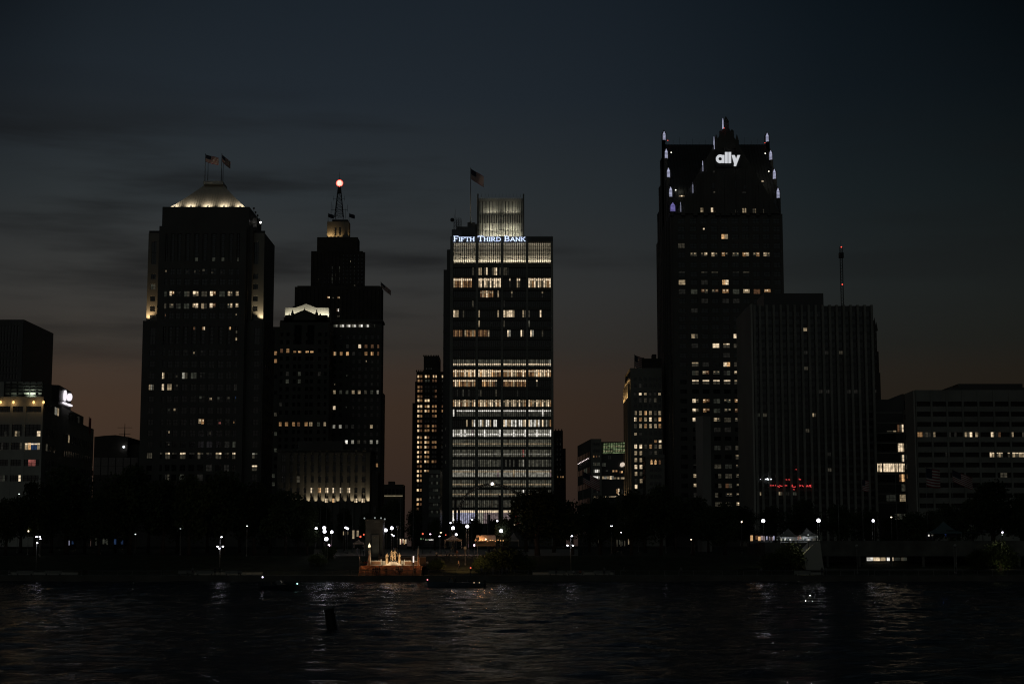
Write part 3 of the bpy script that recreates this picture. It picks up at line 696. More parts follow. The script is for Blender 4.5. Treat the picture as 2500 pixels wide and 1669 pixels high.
spec = [  # per floor: four bays (string), optional bright line
 (['KKKKKKKKKKdK', 'wwKdWKKdwWKd', 'ddeKKKKKKKKK', K12], None),
 (['woqoWoqoqoKK', 'wWdWwdWdWWwW', 'KKKeKKKwdKKK', 'WwoWdWwdWwoW'], (.85, 'W')),
 ([K12, 'KqwoWoqoKKwK', 'KKKKdKKKKKKK', 'KKKKKKKeKKKK'], (.75, 'w')),
 (['KKKKKKKKKKdK', K12, 'eKKKKKKKKKKK', K12], None),
 (['WwwKKdKKKKKK', 'wKKKKKKKKKwK', 'WwWWWwKKKKwd', 'dKKKKKWKKKKK'], None),
 ([K12, 'wKKKKKKKKKKK', 'dKKKKKKKKKKK', 'gKKKKKKKKKKK'], None),
 (['qoqoqKwoqowo', 'qoqoqwKKKKKK', 'KKWcKKKKKWdK', 'KWcKKKKdKKKK'], None),
 ([K12] * 4, None), ([K12] * 4, None),
 (['gfggfgfggffg', 'gggfgfgggggg', 'gfgggfgggfgg', 'fggfgfgggfgc'], (.35, 'W')),
 (['oWowooWwOWoW', 'WOWWwWWOowqo', 'oowoWwwoqoWo', 'oqowWOWwWoWo'], (.8, 'W')),
 (['qWwOoqowoqwo', 'KKoOqowoqdKK', 'qooqowqoqoqo', 'KKKKdKKKKKKK'], (.85, 'W')),
 (['KKeKKfKKeKKK', 'edKKKKKKKdKK', 'KKKKKKKeKKKK', K12], None),
 (['oWwWqwWowdoW', 'oWwWowWWdWoW', 'dwWdwWwdWdwo', 'WowdWwoWdwWo'], (.8, 'w')),
 (['CKffffffffff', 'ffffffffffff', 'ffffffffffff', 'fffffffCffff'], (.8, 'C')),
 (['KKKKKKKwKKwC', 'cCwdCCwKCCKK', 'WCwwCcCdCCwW', 'WCcCwCdWdcdo'], None),
 (['CcccCcCcccpc', 'cccCcccccccC', 'cccccCcccccC', 'ccccCccccccC'], (.35, 'C')),
 (['qgqggqqdqggq', 'gqgggqqgggqg', 'qgdgqgggqggq', 'gggqgqggqggg'], (.38, 'w')),
 (['gfggfqgfggfg', 'gqggfgggfgqg', 'gggfqgggfgrg', 'gfgggfgqggfg'], (.38, 'c')),
 (['gfgffgfggfgf', 'fgfgfggfgfgf', 'KfKfKfKKgfcK', 'gfgfgffgfgff'], None),
 (['cccccccccccc', 'ccccccccccpc', 'cccccwcccccc', 'cccccccccccp'], (.75, 'w')),
 (['ggfgdgggfggd', 'fgggfggdgggf', 'gggfgggggdgg', 'gfgggfggdggg'], (.38, 'w')),
 (['gfgfgfggfgfg', 'gfggfgdgggqg', 'gfgdgfggfgCg', 'gffgfgffgfgf'], (.38, 'w')),
 (['fgffgffgffgf', 'gffgfgfdfgff', 'fgfgfgffgffg', 'ffgffgfffgff'], (.38, 'd')),
 (['CKVKVVVVVVVV', 'cccppppppppp', 'ppppKKRRpppp', 'ccpcpdpcpdpd'], (.92, 'W'))]
for (z0, z1), (bs, line) in zip(zr, spec):
    for (a, b), s_ in zip(bu, bs): B3.win(fy(D + 1.2), a, b, z0, z1, (s_.replace('q', 'g') if 'g' in s_ else s_).replace('g', 'h').replace('f', 'i'), line=line if s_.strip('K') else None, fw=.26, d=.03)
# continuous slender mullions over the whole height
mu = MB()
for a, b in bu:
    for i in range(13):
        x = a + (b - a) * i / 12; mu.box(x - .10, x + .10, D - .35, D + 1.1, Z(1280, D), zr[0][1], mat('mullion_bronze', (.10, .095, .085), .5, .3, .1))
mu.build('mullions', B3.root)
# illuminated screen below the sign: back wall, five tiers of oval-pierced fins
scr_m = mat('screen_bronze', (.06, .055, .045), .6, .2, .1)
sc = MB(); za, zb_ = Z(cE(0, 826)[1], D), Z(cE(0, 648)[1], D); back = MB()
for a, b in bu:
    back.box(a, b, D + 1.0, D + 1.25, za, zb_, white_fin)
    for i in range(13):
        x = a + (b - a) * i / 12; sc.box(x - .13, x + .13, D - .5, D - .3, za, zb_, scr_m)
        if i < 12:
            w = (b - a) / 12
            for k in range(6):
                z = za + (zb_ - za) * k / 5.0
                sc.box(x + .12, x + w - .12, D - .48, D - .32, z - .05, z + .05, scr_m)
                for sx in (0, 1):
                    for sz in (-1, 1):
                        xx = x + .1 if not sx else x + w - .1; s2 = 1 if not sx else -1
                        if 0 < k < 5 or (k == 0 and sz == 1) or (k == 5 and sz == -1):
                            sc.add([(xx, D - .4, z + sz * .22), (xx + s2 * .26, D - .4, z + sz * .22), (xx, D - .4, z + sz * .75)], [(0, 1, 2)], scr_m)
back.build('screen_back', B3.root); sc.build('pierced_screen', B3.root)
for a, b in bu:
    lamp('AREA', ((a + b) / 2, D + .1, za + .2), ((a + b) / 2, D + .75, za + 6), 210, (1, .88, .66), B3.root, (b - a) * .95, .35)
    lamp('AREA', ((a + b) / 2, D + .1, zb_ - .2), ((a + b) / 2, D + .9, za), 45, (1, .88, .66), B3.root, (b - a) * .95, .35)
# roof crown
Dk = D + 6; fk = fy(Dk); kx0, kx1 = X(*cE(603, 450), Dk), X(*cE(985, 450), Dk); kz0, kz1 = ZT - .3, Z(cE(0, 285)[1], Dk)
cw = MB(); cw.box(kx0, kx1, Dk + 1.2, Dk + 22, kz0, kz1, white_fin)
for i in range(27):
    x = kx0 + (kx1 - kx0) * i / 26; big = i % 2 == 0
    cw.box(x - .12, x + .12, Dk + (0 if big else .3), Dk + 1.3, kz0, kz1 + .2, white_fin)
    if i % 2 == 0: cw.tube((x, Dk + .2, kz1), (x, Dk + .2, Z(cE(0, 250)[1], Dk)), .07, darkm, seg=4)
for i in range(14):
    x = kx0 + (kx1 - kx0) * (i + .5) / 14; cw.box(x - .34, x + .08, Dk + 1.0, Dk + 1.28, kz0 + .3, kz1 - 1.2, bronze_al)
for y in (395, 480, 545):
    z = Z(cE(0, y)[1], Dk)
    for i in range(0, 26, 2): x = kx0 + (kx1 - kx0) * (i + .5) / 26; cw.box(x - .1, x + (kx1 - kx0) / 26 - .2, Dk + .45, Dk + 1.3, z - .5, z + .1, bronze_al)
for i in range(9): y = Dk + 1.2 + i * 2.5; cw.box(kx0 - .5, kx0 + .1, y, y + .3, kz0, kz1 + .2, white_fin)
for x in (kx0 - .1, kx1 - .2): cw.box(x - .25, x + .35, Dk - .2, Dk + .4, kz0, Z(cE(0, 250)[1], Dk), bronze_al)
cw.box(kx0 + 1, kx1 - 1, Dk + .9, Dk + 1.3, Z(cE(0, 490)[1], Dk), Z(cE(0, 420)[1], Dk), bronze_al)
cw.build('roof_crown', B3.root)
xm = (kx0 + kx1) / 2; kw = kx1 - kx0
for sx in (-1, 1):
    lamp('AREA', (xm + sx * kw * .22, Dk - 1.6, kz0 + .4), (xm + sx * kw * .22, Dk + 1.0, kz0 + 6.5), 250, (1, .95, .74), B3.root, kw * .42, .3)
    for (za_, pw) in ((555, 80), (410, 60)):
        z = Z(cE(0, za_)[1], Dk); lamp('AREA', (xm + sx * kw * .22, Dk - .9, z), (xm + sx * kw * .22, Dk + .8, z + 5), pw, (1, .95, .74), B3.root, kw * .3, .2)
# rooftop plant, lattice and antennas
rp = MB()
for a, b, y0, dy in ((427, 583, 522, 3), (385, 470, 545, 1), (515, 580, 487, 6), (560, 600, 500, 9)): rp.box(X(*cE(a, 560), D + dy), X(*cE(b, 560), D + dy), D + dy, D + dy + 7, ZT - .2, Z(cE(0, y0)[1], D + dy), bronze_al)
rp.build('rooftop_plant', B3.root); rp = MB()
lx0, lx1 = X(*cE(402, 500), D + 3), X(*cE(462, 500), D + 3); lz0, lz1 = Z(cE(0, 530)[1], D + 3), Z(cE(0, 452)[1], D + 3)
for i in range(4):
    for yy in (D + 3, D + 7):
        x = lx0 + (lx1 - lx0) * i / 3; rp.tube((x, yy, lz0 - 2), (x, yy, lz1), .09, darkm, seg=4)
        if i < 3:
            for k in range(3): h = (lz1 - lz0) / 3; rp.tube((x, yy, lz0 + k * h), (x + (lx1 - lx0) / 3, yy, lz0 + (k + 1) * h), .06, darkm, seg=4); rp.tube((x, yy, lz0 + (k + 1) * h), (x + (lx1 - lx0) / 3, yy, lz0 + (k + 1) * h), .06, darkm, seg=4)
rp.build('lattice_frame', B3.root); rp = MB()
p = at(*cE(389, 466), D + 2); rp.ball(p, .9, darkm, 12, (1, .35, 1)); rp.tube(p, (lx0, D + 3, p.z), .08, darkm)
rp.build('dish_antenna', B3.root)
for x, y in ((415, 375), (408, 420)): rp = MB(); p = at(*cE(x, y), D + 3); rp.tube((p.x, p.y, lz1), p, .05, darkm, seg=4); rp.build('antenna', B3.root)
for i in range(12): rp = MB(); p = at(*cE(1015 + i * 18, 600), D + 1); rp.tube((p.x, p.y, ZT - .5), p + Vector((0, 0, .4)), .06, darkm, seg=4); rp.build('lightning_rod', B3.root)
p = at(*cE(542, 38), D + 5); fpz = Z(cE(0, 490)[1], D + 5)
flagpole((p.x, p.y, fpz), p.z - fpz, 5.6, 4.6, .62, 'tall flagpole with a striped flag on the roof of the bank tower', None, r=.17, sag=.1)
lamp('SPOT', (p.x + 1.5, p.y - 3, fpz + .5), (p.x + 1, p.y, fpz + 12), 500, (1, .75, .5), B3.root, .2, spot=50)
# sign letters: seriffed capitals built from strokes on a 6 x 10 grid
def letter(ch):
    s_ = []          # (x0,z0,x1,z1) boxes or ('d',pts) diagonals
    st = 1.35; sf = .75
    def v(x, a=0, b=10): s_.append(('b', x, a, x + st, b))
    def h(y, a, b, t=1.0): s_.append(('b', a, y, b, y + t))
    def ser(x): h(0, x - .7, x + st + .7, sf); h(10 - sf, x - .7, x + st + .7, sf)
    if ch == 'F': v(1); ser(1); h(9, 1, 6.6); h(4.7, 1, 5.4); s_.append(('b', 6, 7.3, 6.7, 10)); return s_, 7.2
    if ch == 'I': v(1); ser(1); return s_, 3.4
    if ch == 'T': v(3.1); h(0, 2.2, 5.4, sf); h(9, 0, 7.5); s_.append(('b', 0, 7.4, .7, 10)); s_.append(('b', 6.8, 7.4, 7.5, 10)); return s_, 7.6
    if ch == 'H': v(1); v(6.2); ser(1); ser(6.2); h(4.6, 1, 7); return s_, 8.8
    if ch == 'R':
        v(1); ser(1); s_ += [('a', 4.2, 7.2, 2.8, -90, 90)]; h(9, 1, 4.3); h(4.4, 1, 4.3); s_.append(('d', (3.6, 4.6), (6.9, .5))); h(0, 6.2, 8.2, sf); return s_, 8.4
    if ch == 'D': v(1); ser(1); s_ += [('a', 3.4, 5, 5.0, -90, 90)]; h(9, 1, 3.5); h(0, 1, 3.5); return s_, 9
    if ch == 'B': v(1); ser(1); s_ += [('a', 4.4, 7.5, 2.5, -90, 90), ('a', 4.6, 2.75, 2.75, -90, 90)]; h(9, 1, 4.5); h(4.6, 1, 4.5); h(0, 1, 4.7); return s_, 8.2
    if ch == 'A': s_ += [('d', (.9, .4), (4.3, 9.8)), ('d', (4.3, 9.8), (7.7, .4))]; h(3, 2.2, 6.5, .9); h(0, -.3, 2, sf); h(0, 6.6, 8.9, sf); return s_, 8.8
    if ch == 'N': v(1); v(7); h(0, .2, 3, sf); h(10 - sf, .2, 2.2, sf); h(10 - sf, 6.2, 9, sf); s_.append(('d', (1.5, 9.6), (7.8, .4))); return s_, 9.2
    if ch == 'K': v(1); ser(1); s_ += [('d', (2.2, 4.6), (6.9, 9.5)), ('d', (3.6, 5.6), (7.4, .5))]; h(0, 6, 8.6, sf); h(10 - sf, 5.6, 8, sf); return s_, 8.6
    return [], 4
def draw_letter(mb, fr, ch, u, z, h, sx, m, d0=.5, d1=.75):
    strokes, w = letter(ch); k = h / 10; kx = k * sx
    for j_, s_ in enumerate(strokes):
        d1 += .003
        if s_[0] == 'b': fr.box(mb, u + s_[1] * kx, u + s_[3] * kx, z + s_[2] * k, z + s_[4] * k, d0, d1, m)
        elif s_[0] == 'd':
            (a, b), (c, e) = s_[1], s_[2]; t = .72
            fr.poly(mb, [(u + (a - t) * kx, z + b * k), (u + (a + t) * kx, z + b * k), (u + (c + t) * kx, z + e * k), (u + (c - t) * kx, z + e * k)], d0, d1 + .004, m)
        else:
            _, cx, cz, r, a0, a1 = s_; n = 12
            for i in range(n):
                t0, t1 = R(a0 + (a1 - a0) * i / n), R(a0 + (a1 - a0) * (i + 1) / n); ri = r - 1.2
                fr.poly(mb, [(u + (cx + math.cos(t0) * ri) * kx, z + (cz + math.sin(t0) * ri) * k), (u + (cx + math.cos(t0) * r) * kx, z + (cz + math.sin(t0) * r) * k),
                             (u + (cx + math.cos(t1) * r) * kx, z + (cz + math.sin(t1) * r) * k), (u + (cx + math.cos(t1) * ri) * kx, z + (cz + math.sin(t1) * ri) * k)], d0, d1 + .008, m)
    return w * kx
SIG = emi('sign_blue_white', (.60, .72, 1), 1.5, .15, .5, True)
zl0 = Z(cE(0, 645)[1], D - .6); hc = Z(cE(0, 600)[1], D - .6) - zl0; hs = hc * .80
sgn = MB(); fsg = fy(D)
for word, a, b in (('FIFTH', 398, 578), ('THIRD', 601, 797), ('BANK', 820, 1000)):
    u0, u1 = X(*cE(a, 620), D), X(*cE(b, 620), D)
    tot = sum(letter(c)[1] * (hc if i == 0 else hs) / 10 for i, c in enumerate(word)); sx = (u1 - u0) / tot; u = u0
    for i, c in enumerate(word): u += draw_letter(sgn, fsg, c, u, zl0, hc if i == 0 else hs, sx, SIG)
sgn.build('sign', B3.root)
B3.done()

# ================================================================== dark tower right of the bank
D = 840; b9 = Bld('setback_tower', (X(1368, 1150, D), D + 10, GZ), 'unlit setback tower showing in the gap just right of the bank tower', 'skyscraper')
f9 = fy(D)
for a, b, yt, dy in ((1236, 1310, 718, 0), (1300, 1334, 865, 2)): b9.w.box(X(*cF(a, 900), D), X(*cF(b, 900), D), D + dy, D + 22, GZ, Z(cF(0, yt)[1], D), brick)
for x in (1250, 1275, 1300): b9.w.box(X(*cF(x, 900), D) - .3, X(*cF(x, 900), D) + .3, D - .3, D + .3, GZ, Z(cF(0, 705)[1], D), brick)
for x, c in ((1250, 'q'), (1266, 'o'), (1292, 'o'), (1310, 'O')): b9.win(f9, *q2(f9, cF, x - 5, x + 5, 1097, 1109), c)
for y in range(780, 1090, 42):
    for x in (1262, 1288): b9.win(f9, *q2(f9, cF, x - 5, x + 5, y, y + 18), 'K' if (x + y) % 5 else 'e')
b9.done()

# ================================================================== B4: gothic-gabled tower with lit pinnacles
D = 720; fa = fy(D)
B4 = Bld('gabled_skyscraper', (X(1780, 1200, D), D + 37, GZ), 'tallest dark granite skyscraper with steep gables, lit pinnacles and a white word sign', 'skyscraper')
X0, X1 = X(1641, 540, D), X(1910, 540, D); DEP = 74; HD = DEP / 2
ze = Z(cG(0, 880)[1], D); zr_ = Z(353, D + HD)
B4.w.box(X0, X1, D, D + DEP, GZ, ze, granite)
# side gable roof (ridge running left-right) and front gable
vs = [(X0 + .5, D + .3, ze), (X0 + .5, D + HD, zr_), (X0 + .5, D + DEP - .3, ze), (X1 - .5, D + .3, ze), (X1 - .5, D + HD, zr_), (X1 - .5, D + DEP - .3, ze)]
rfm = MB(); rfm.add(vs, [(0, 1, 2), (3, 5, 4), (0, 3, 4, 1), (1, 4, 5, 2), (0, 2, 5, 3)], mat('slate_roof', (.05, .052, .055), .7, 0, .2, .4))
for i in range(34):   # standing ribs on the slope facing the river
    x = X0 + 1 + (X1 - X0 - 2) * i / 33; rfm.tube((x, D + .2, ze), (x, D + HD - .1, zr_ + .05), .09, darkm, seg=4)
ga = at(*cG(637, 112), D - 1.4); xa = ga.x; zA = ga.z
rfm.add([(X0 + 1.2, D - 1.2, ze), (xa, D - 1.2, zA), (X1 - 1.2, D - 1.2, ze), (X0 + 1.2, D + HD, ze), (xa, D + HD, zA), (X1 - 1.2, D + HD, ze)], [(0, 2, 1), (3, 4, 5), (0, 1, 4, 3), (1, 2, 5, 4), (0, 3, 5, 2)], granite)
for i in range(16): x = X0 + (X1 - X0) * (i + .5) / 16; rfm.tube((x, D + HD, zr_), (x, D + HD, zr_ + 1 + (i * 7 % 5) * .6), .06, darkm, seg=4)
rfm.build('roof', B4.root)
# pilasters on the gable and shaft
gcols = [247 + 89 * k + (0 if k else 0) for k in range(10)]; gcx = [258, 360, 449, 538, 627, 716, 804, 893, 982, 1071]
f4a = fy(D - 1.2)
for c in gcx[:-1]:
    xm = X(*cG(c + 44, 1227), D)
    top = ze + (zA - ze) * max(0, 1 - abs(xm - xa) / ((X1 - X0) / 2)) - 3
    if top > ze - 2: B4.w.box(xm - .9, xm + .9, D - 1.9, D - 1.1, ze - .02, top, granite)
cu = []
for c in gcx: u = X(*cG(c, 1227), D); w = 28.5 / 3.486 * .18; cu.append((u - w, u + w))
rG = [(938, 'gapless'), (1006, ''), (1073, ''), (1150, ''), (1227, ''), (1312, ''), (1390, ''), (1462, ''), (1540, '')]
rowsg = [(Z(cG(0, y + 20)[1], D), Z(cG(0, y - 20)[1], D)) for y, _ in rG]
rH = [100, 168, 226, 284, 350, 417, 484, 550, 610, 675, 742, 810, 877, 942, 1012, 1075, 1140, 1205, 1272, 1340, 1408, 1475, 1540]
rowsh = [(Z(cH(0, y + 15)[1], D), Z(cH(0, y - 15)[1], D)) for y in rH]
B4.grid(fa, X0, X1, GZ, ze - .05, cu, rowsg + rowsh, granite, .55, .45)
LG = {938: 'K K K K K K K K K K', 1006: 'K K w K K K K K K K', 1073: 'K K K K Ow K K K K K', 1150: 'd K K K K K K K K K', 1227: 'K wd+ dw+ wd+ od+ dg+ ow+ wo+ wd+ K', 1312: 'K K K K K K K K K K', 1390: 'e K d d K e w K K K', 1462: 'w K e K OW K K K K K',
      1540: 'e g od+ dq+ oo+ g w+ q o+ K'}
LG1006 = None
for (y, _), (z0, z1) in zip(rG, rowsg):
    for (a, b), c in zip(cu, LG[y].split()):
        if y == 1006 and c == 'w': B4.win(fa, a + 1.2, a + 1.9, z0 + 1.4, z1 - 1.4, 'W', bars=False); B4.win(fa, a + 2.2, b, z0, z1, 'K'); continue
        B4.win(fa, a, b, z0, z1, c if len(c) > 1 else c * 2, top=(y == 1390 and c != 'K'))
LH = {100: 'K K e K e e K K', 168: 'K e K K K K K K', 350: 'K w K K K WW ow Ww', 417: 'K e K WW WW* dw W WW', 484: 'K K K K e K K K', 550: 'K w* e K WO d d K', 610: 'K gd wo+ dg+ dg wd+ ed dg', 675: 'K WW* WW* WW* WW* WK* WW* WW*', 742: 'K K K K K K K K', 810: 'K Wd+ oq+ fg dg+ od+ dg dg+', 877: 'K Wd+ oq+ gf dg+ od+ dg gg',
      942: 'K Wd+ oq+ wd+ dd dg+ gg gg', 1012: 'K K K e d K K K', 1140: 'K K K f e d K K', 1205: 'K K d K K w* K e', 1272: 'K ew* wo+ dd ff dd+ dd KK', 1340: 'K Wd+ od+ Kw dd dw+ dg wd+', 1408: 'K wd+ wo+ Kd od dd+ wd Wd', 1475: 'K ed dw+ dK dd+ dw+ dd dd+', 1540: 'K dd dw+ dd dd wd+ dd wd'}
for y, (z0, z1) in zip(rH, rowsh):
    codes = LH.get(y, 'K K K K K K K K').split()
    for i, (a, b) in enumerate(cu[:9]):
        c = (['K'] + codes[1:])[i] if i < len(codes) else 'K'
        t = c.endswith('*'); c = c.rstrip('*'); B4.win(fa, a, b, z0, z1, c if len(c) > 1 else c * 2, top=t)
# tall narrow gable windows, lit office row at eave level
for (a, b, y0, y1, c) in ((412, 437, 828, 864, 'w'), (444, 470, 828, 864, 'w'), (499, 526, 828, 864, 'W'), (545, 559, 845, 866, 'w'), (364, 380, 828, 864, 'd'), (695, 703, 845, 868, 'd'), (708, 718, 845, 868, 'd'), (766, 792, 832, 868, 'w'), (797, 825, 832, 868, 'w'),
                          (854, 880, 835, 870, 'w'), (886, 913, 835, 870, 'w'), (943, 958, 840, 870, 'd'), (526, 552, 512, 528, 'e'), (584, 608, 515, 540, 'e'), (614, 638, 515, 540, 'e'), (529, 552, 688, 700, 'd'), (544, 550, 544, 550, 'w'), (762, 818, 692, 702, 'e')):
    B4.win(fy(D - 1.3), *q2(fy(D - 1.3), cG, a, b, y0, y1), c, fw=.05)
for x in (585, 614, 520, 548, 650, 680, 716, 742, 790): B4.win(fy(D - 1.25), *q2(fy(D - 1.25), cG, x, x + 18, 560 + abs(x - 637) * .5, 665), 'K', bars=False)
for (a, b, y) in ((232, 280, 733), (305, 341, 733), (888, 900, 606), (932, 960, 608)):      # dormer lights on the roof slope
    py = cG(0, y)[1]; Yd = D + 6; u0, u1, z0, z1 = q2(fy(Yd), cG, a, b, y - 5, y + 5); B4.win(fy(Yd - 1.5), u0, u1, z0, z1, 'wWw', d=0)
# left flank: ribbed with dim panes
fl4 = Fr((X0, D + DEP), (X0, D))
lc_ = [(2 + i * 7.2, 5.6 + i * 7.2) for i in range(10)]
B4.grid(fl4, 0, DEP, GZ, ze, lc_, rowsh[::1] + rowsg, granite, .6, .4)
for z0, z1 in rowsh + rowsg:
    for a, b in lc_: B4.win(fl4, a, b, z0, z1, rnd.choice(['K', 'K', 'K', 'K', 'f']), bars=False)
for yy in (9, 18, 27, 36): B4.w.box(X0 - 1.3, X0 + .2, D + yy - .8, D + yy + .8, GZ, ze, granite)
# pinnacles
LAN = emi('lantern_violet_white', (.70, .72, 1), .50, .25, .6)
LAN2 = emi('lantern_violet', (.42, .36, 1), .38, .3, .6)
def pinnacle(x, y, z0, z1, w, faces, m=LAN, frac=.6, name='pinnacle'):
    mb = MB(); h = z1 - z0; zs_ = z0 + h * frac
    for (a, b) in ((-w, -w), (w, -w), (w, w), (-w, w)): mb.box(x + a * .8 - .14, x + a * .8 + .14, y + b * .8 - .14, y + b * .8 + .14, z0, zs_ + .3, granite)
    mb.prism([(x - w * .7, y - w * .7), (x + w * .7, y - w * .7), (x + w * .7, y + w * .7), (x - w * .7, y + w * .7)], z0, zs_, granite)
    mb.prism([(x - w, y - w), (x + w, y - w), (x + w, y + w), (x - w, y + w)], zs_, z1, granite, top=[(x - .05, y - .05), (x + .05, y - .05), (x + .05, y + .05), (x - .05, y + .05)])
    pn = mb.build(name, B4.root)
    if faces:
        for nx, ny in faces:
            g_ = MB(); e = w * (.56 if ny else 1.3); o = w * 1.03; za, zb2, zc2 = z0 + h * .04, z0 + h * .56, z0 + h * .84
            P = [(-e, za), (e, za), (e * .95, zb2), (0, zc2), (-e * .95, zb2)]
            if ny: fy(y + ny * o, x).poly(g_, P, 0, .1, m)
            else: fr_ = Fr((x + nx * o, y), (x + nx * o, y + 1)); fr_.poly(g_, P, -.05, .05, m)
            g_.build('lantern', pn)
            if ny:
                g_ = MB()
                for q in range(5): zq = za + (zb2 - za) * (q + .5) / 5; fy(y + ny * (o + .12), x).box(g_, -e, e, zq - .07, zq + .07, 0, .05, darkm)
                g_.build('lantern_ribs', pn)
def zG(y, Y): return Z(cG(0, y)[1], Y)
# along the two side gables
for side, xs, L_ in ((0, X0, [(0, 165, 262, 1), (.25, 312, 416, 1), (.5, 474, 578, 1), (.75, 634, 742, 1), (1, 775, 868, 2)]), (1, X1, [(0, 180, 274, 1), (.25, 325, 428, 1), (.5, 485, 590, 1), (.75, 645, 752, 1)])):
    for t, yt, yb, k in L_:
        Y = D + HD * (1 - t) + (.0 if t < 1 else 1.2); w = 1.15 if k == 1 else 1.9
        pinnacle(xs + (.3 if side == 0 else -.3), Y, zG(yb, Y), zG(yt, Y), w, [(0, -1), (0, 1)], LAN if k == 1 else LAN2, .62)
        if 0 < t < 1: Y2 = D + HD * (1 + t); pinnacle(xs + (.3 if side == 0 else -.3), Y2, zG(yb, Y), zG(yt, Y), w, [(0, 1)], LAN, .62)
        # stepped gable wall under each pinnacle
        B4.w.box(xs - .6 if side == 0 else xs - .7, xs + .7 if side == 0 else xs + .6, Y - 2.4, Y + 2.4, ze - 1, zG(yb, Y) + .05, granite)
        if t < 1: Y2 = D + HD * (1 + t); B4.w.box(xs - .6 if side == 0 else xs - .7, xs + .7 if side == 0 else xs + .6, Y2 - 2.4, Y2 + 2.4, ze - 1, zG(yb, Y), granite)
# along the front gable
for cx, yt, yb, k in ((637, 45, 160, 0), (597, 155, 205, 3), (688, 155, 205, 3), (555, 197, 335, 1), (732, 197, 335, 3), (458, 405, 522, 1), (816, 405, 522, 3), (373, 590, 706, 1), (902, 590, 706, 3), (270, 760, 866, 1), (1004, 765, 870, 3)):
    Y = D - 1.2; x = X(*cG(cx, yb), Y); w = {0: 1.15, 1: .95, 3: .8}[k]
    pinnacle(x, Y + .6, zG(yb, Y), zG(yt, Y), w if k != 0 else 1.3, [(-1, 0)] if k < 3 else [], LAN, .55)
    zl = ze - 1; B4.w.box(x - w, x + w, D - 1.7, D + 1.0, zl, zG(yb, Y), granite)
cs_ = MB(); p = at(*cG(637, 200), D - 1.2)
cs_.prism([(p.x - 4.2, D - 1.9), (p.x + 4.2, D - 1.9), (p.x + 4.2, D + 3), (p.x - 4.2, D + 3)], zG(330, D), zG(225, D), granite, top=[(p.x - 2.9, D - 1.5), (p.x + 2.9, D - 1.5), (p.x + 2.9, D + 2), (p.x - 2.9, D + 2)])
cs_.prism([(p.x - 2.9, D - 1.5), (p.x + 2.9, D - 1.5), (p.x + 2.9, D + 2), (p.x - 2.9, D + 2)], zG(225, D), zG(140, D), granite, top=[(p.x - 1.0, D - 1.3), (p.x + 1.0, D - 1.3), (p.x + 1.0, D + .5), (p.x - 1.0, D + .5)])
cs_.build('gable_crest', B4.root)
RB = emi('beacon_red', (1, .09, .06), 1.5, 0)
for x, y, Y in ((620, 150, D - 3), (141, 255, D + HD - 2), (967, 275, D + HD - 3)):
    m_ = MB(); m_.ball(at(*cG(x, y), Y), .2, RB, 8); m_.build('beacon', B4.root)
for x, y in ((170, 357), (970, 365), (208, 676), (1000, 518)):      # floodlit corners of the roof slope
    p = at(*cG(x, y), D + 12); m_ = MB(); m_.ball(p, .30, emi('flood_white', (1, .97, .8), 1.6, 0), 8); m_.build('roof_lamp', B4.root)
    lamp('POINT', p + Vector((-2 if x > 600 else 2, -1.2, .5)), p, 30 if x < 600 else 110, (1, .97, .75), B4.root, .3)
# the word sign, round lower-case letters
al = MB(); Ds = D - 2.6; fs_ = fy(Ds); SW = emi('sign_white', (.93, .95, 1), .64, .0, .5, False)
def gp(x, y): return fs_.hit(*cG(x, y))
def arc(mb, cx, cy, ro, ri, a0, a1, n=28, dd=0.0):
    for i in range(n):
        t0, t1 = R(a0 + (a1 - a0) * i / n), R(a0 + (a1 - a0) * (i + 1) / n)
        P = [gp(cx + math.cos(t0) * ri, cy - math.sin(t0) * ri), gp(cx + math.cos(t0) * ro, cy - math.sin(t0) * ro), gp(cx + math.cos(t1) * ro, cy - math.sin(t1) * ro), gp(cx + math.cos(t1) * ri, cy - math.sin(t1) * ri)]
        fs_.poly(mb, P, 0, .4 + dd, SW)
def rect(mb, x0, x1, y0, y1, dd=0.0): fs_.poly(mb, [gp(x0, y1), gp(x1, y1), gp(x1, y0), gp(x0, y0)], 0, .4 + dd, SW)
arc(al, 586, 412, 36, 14.5, 0, 318); rect(al, 600, 622, 380, 447, .01)
rect(al, 627, 650, 355, 448); rect(al, 656, 679, 355, 448)
fs_.poly(al, [gp(*q) for q in ((684, 381), (709, 381), (722, 413), (733, 381), (756, 381), (729, 452), (705, 452))], 0, .4, SW)
fs_.poly(al, [gp(*q) for q in ((705, 452), (729, 452), (721, 474), (703, 474), (703, 464))], 0, .41, SW)
al.build('sign', B4.root)
sb = MB(); fs_.box(sb, X(*cG(545, 400), Ds), X(*cG(760, 400), Ds), zG(480, Ds), zG(350, Ds), -1.5, -.12, darkm); sb.build('sign_backing', B4.root)
B4.done()

# ================================================================== B5: large slab with pale vertical ribs
D = 580; f5b = fy(D)
B5 = Bld('ribbed_slab', (X(1980, 1200, D), D + 17, GZ), 'large dark office slab with pale vertical ribs, a blank pale left wall and a rooftop mast', 'skyscraper')
X0, X1 = X(*cI(126, 500), D), X(*cI(800, 500), D); ZT = Z(cI(0, 384)[1], D)
B5.w.box(X0 + .4, X1, D, D + 37, GZ, ZT, bronze_al)
pw = MB(); pw.box(X0 - .3, X0 + .35, D - .7, D + 37.5, GZ, ZT + .6, pale); pw.build('end_wall', B5.root)
B5.w.box(X(*cI(195, 350), D + 10), X(*cI(531, 350), D + 10), D + 10, D + 26, ZT, Z(cI(0, 313)[1], D + 10), bronze_al)
rib = MB(); gaps = []
for i in range(18):
    c = 130 + 39.3 * i; x = X(*cI(c, 384), D) if i else X0 + 1.0
    rib.box(x - .42, x + .42, D - 1.3, D + .1, GZ, ZT + .2, conc); gaps.append(x)
rib.build('vertical_ribs', B5.root)
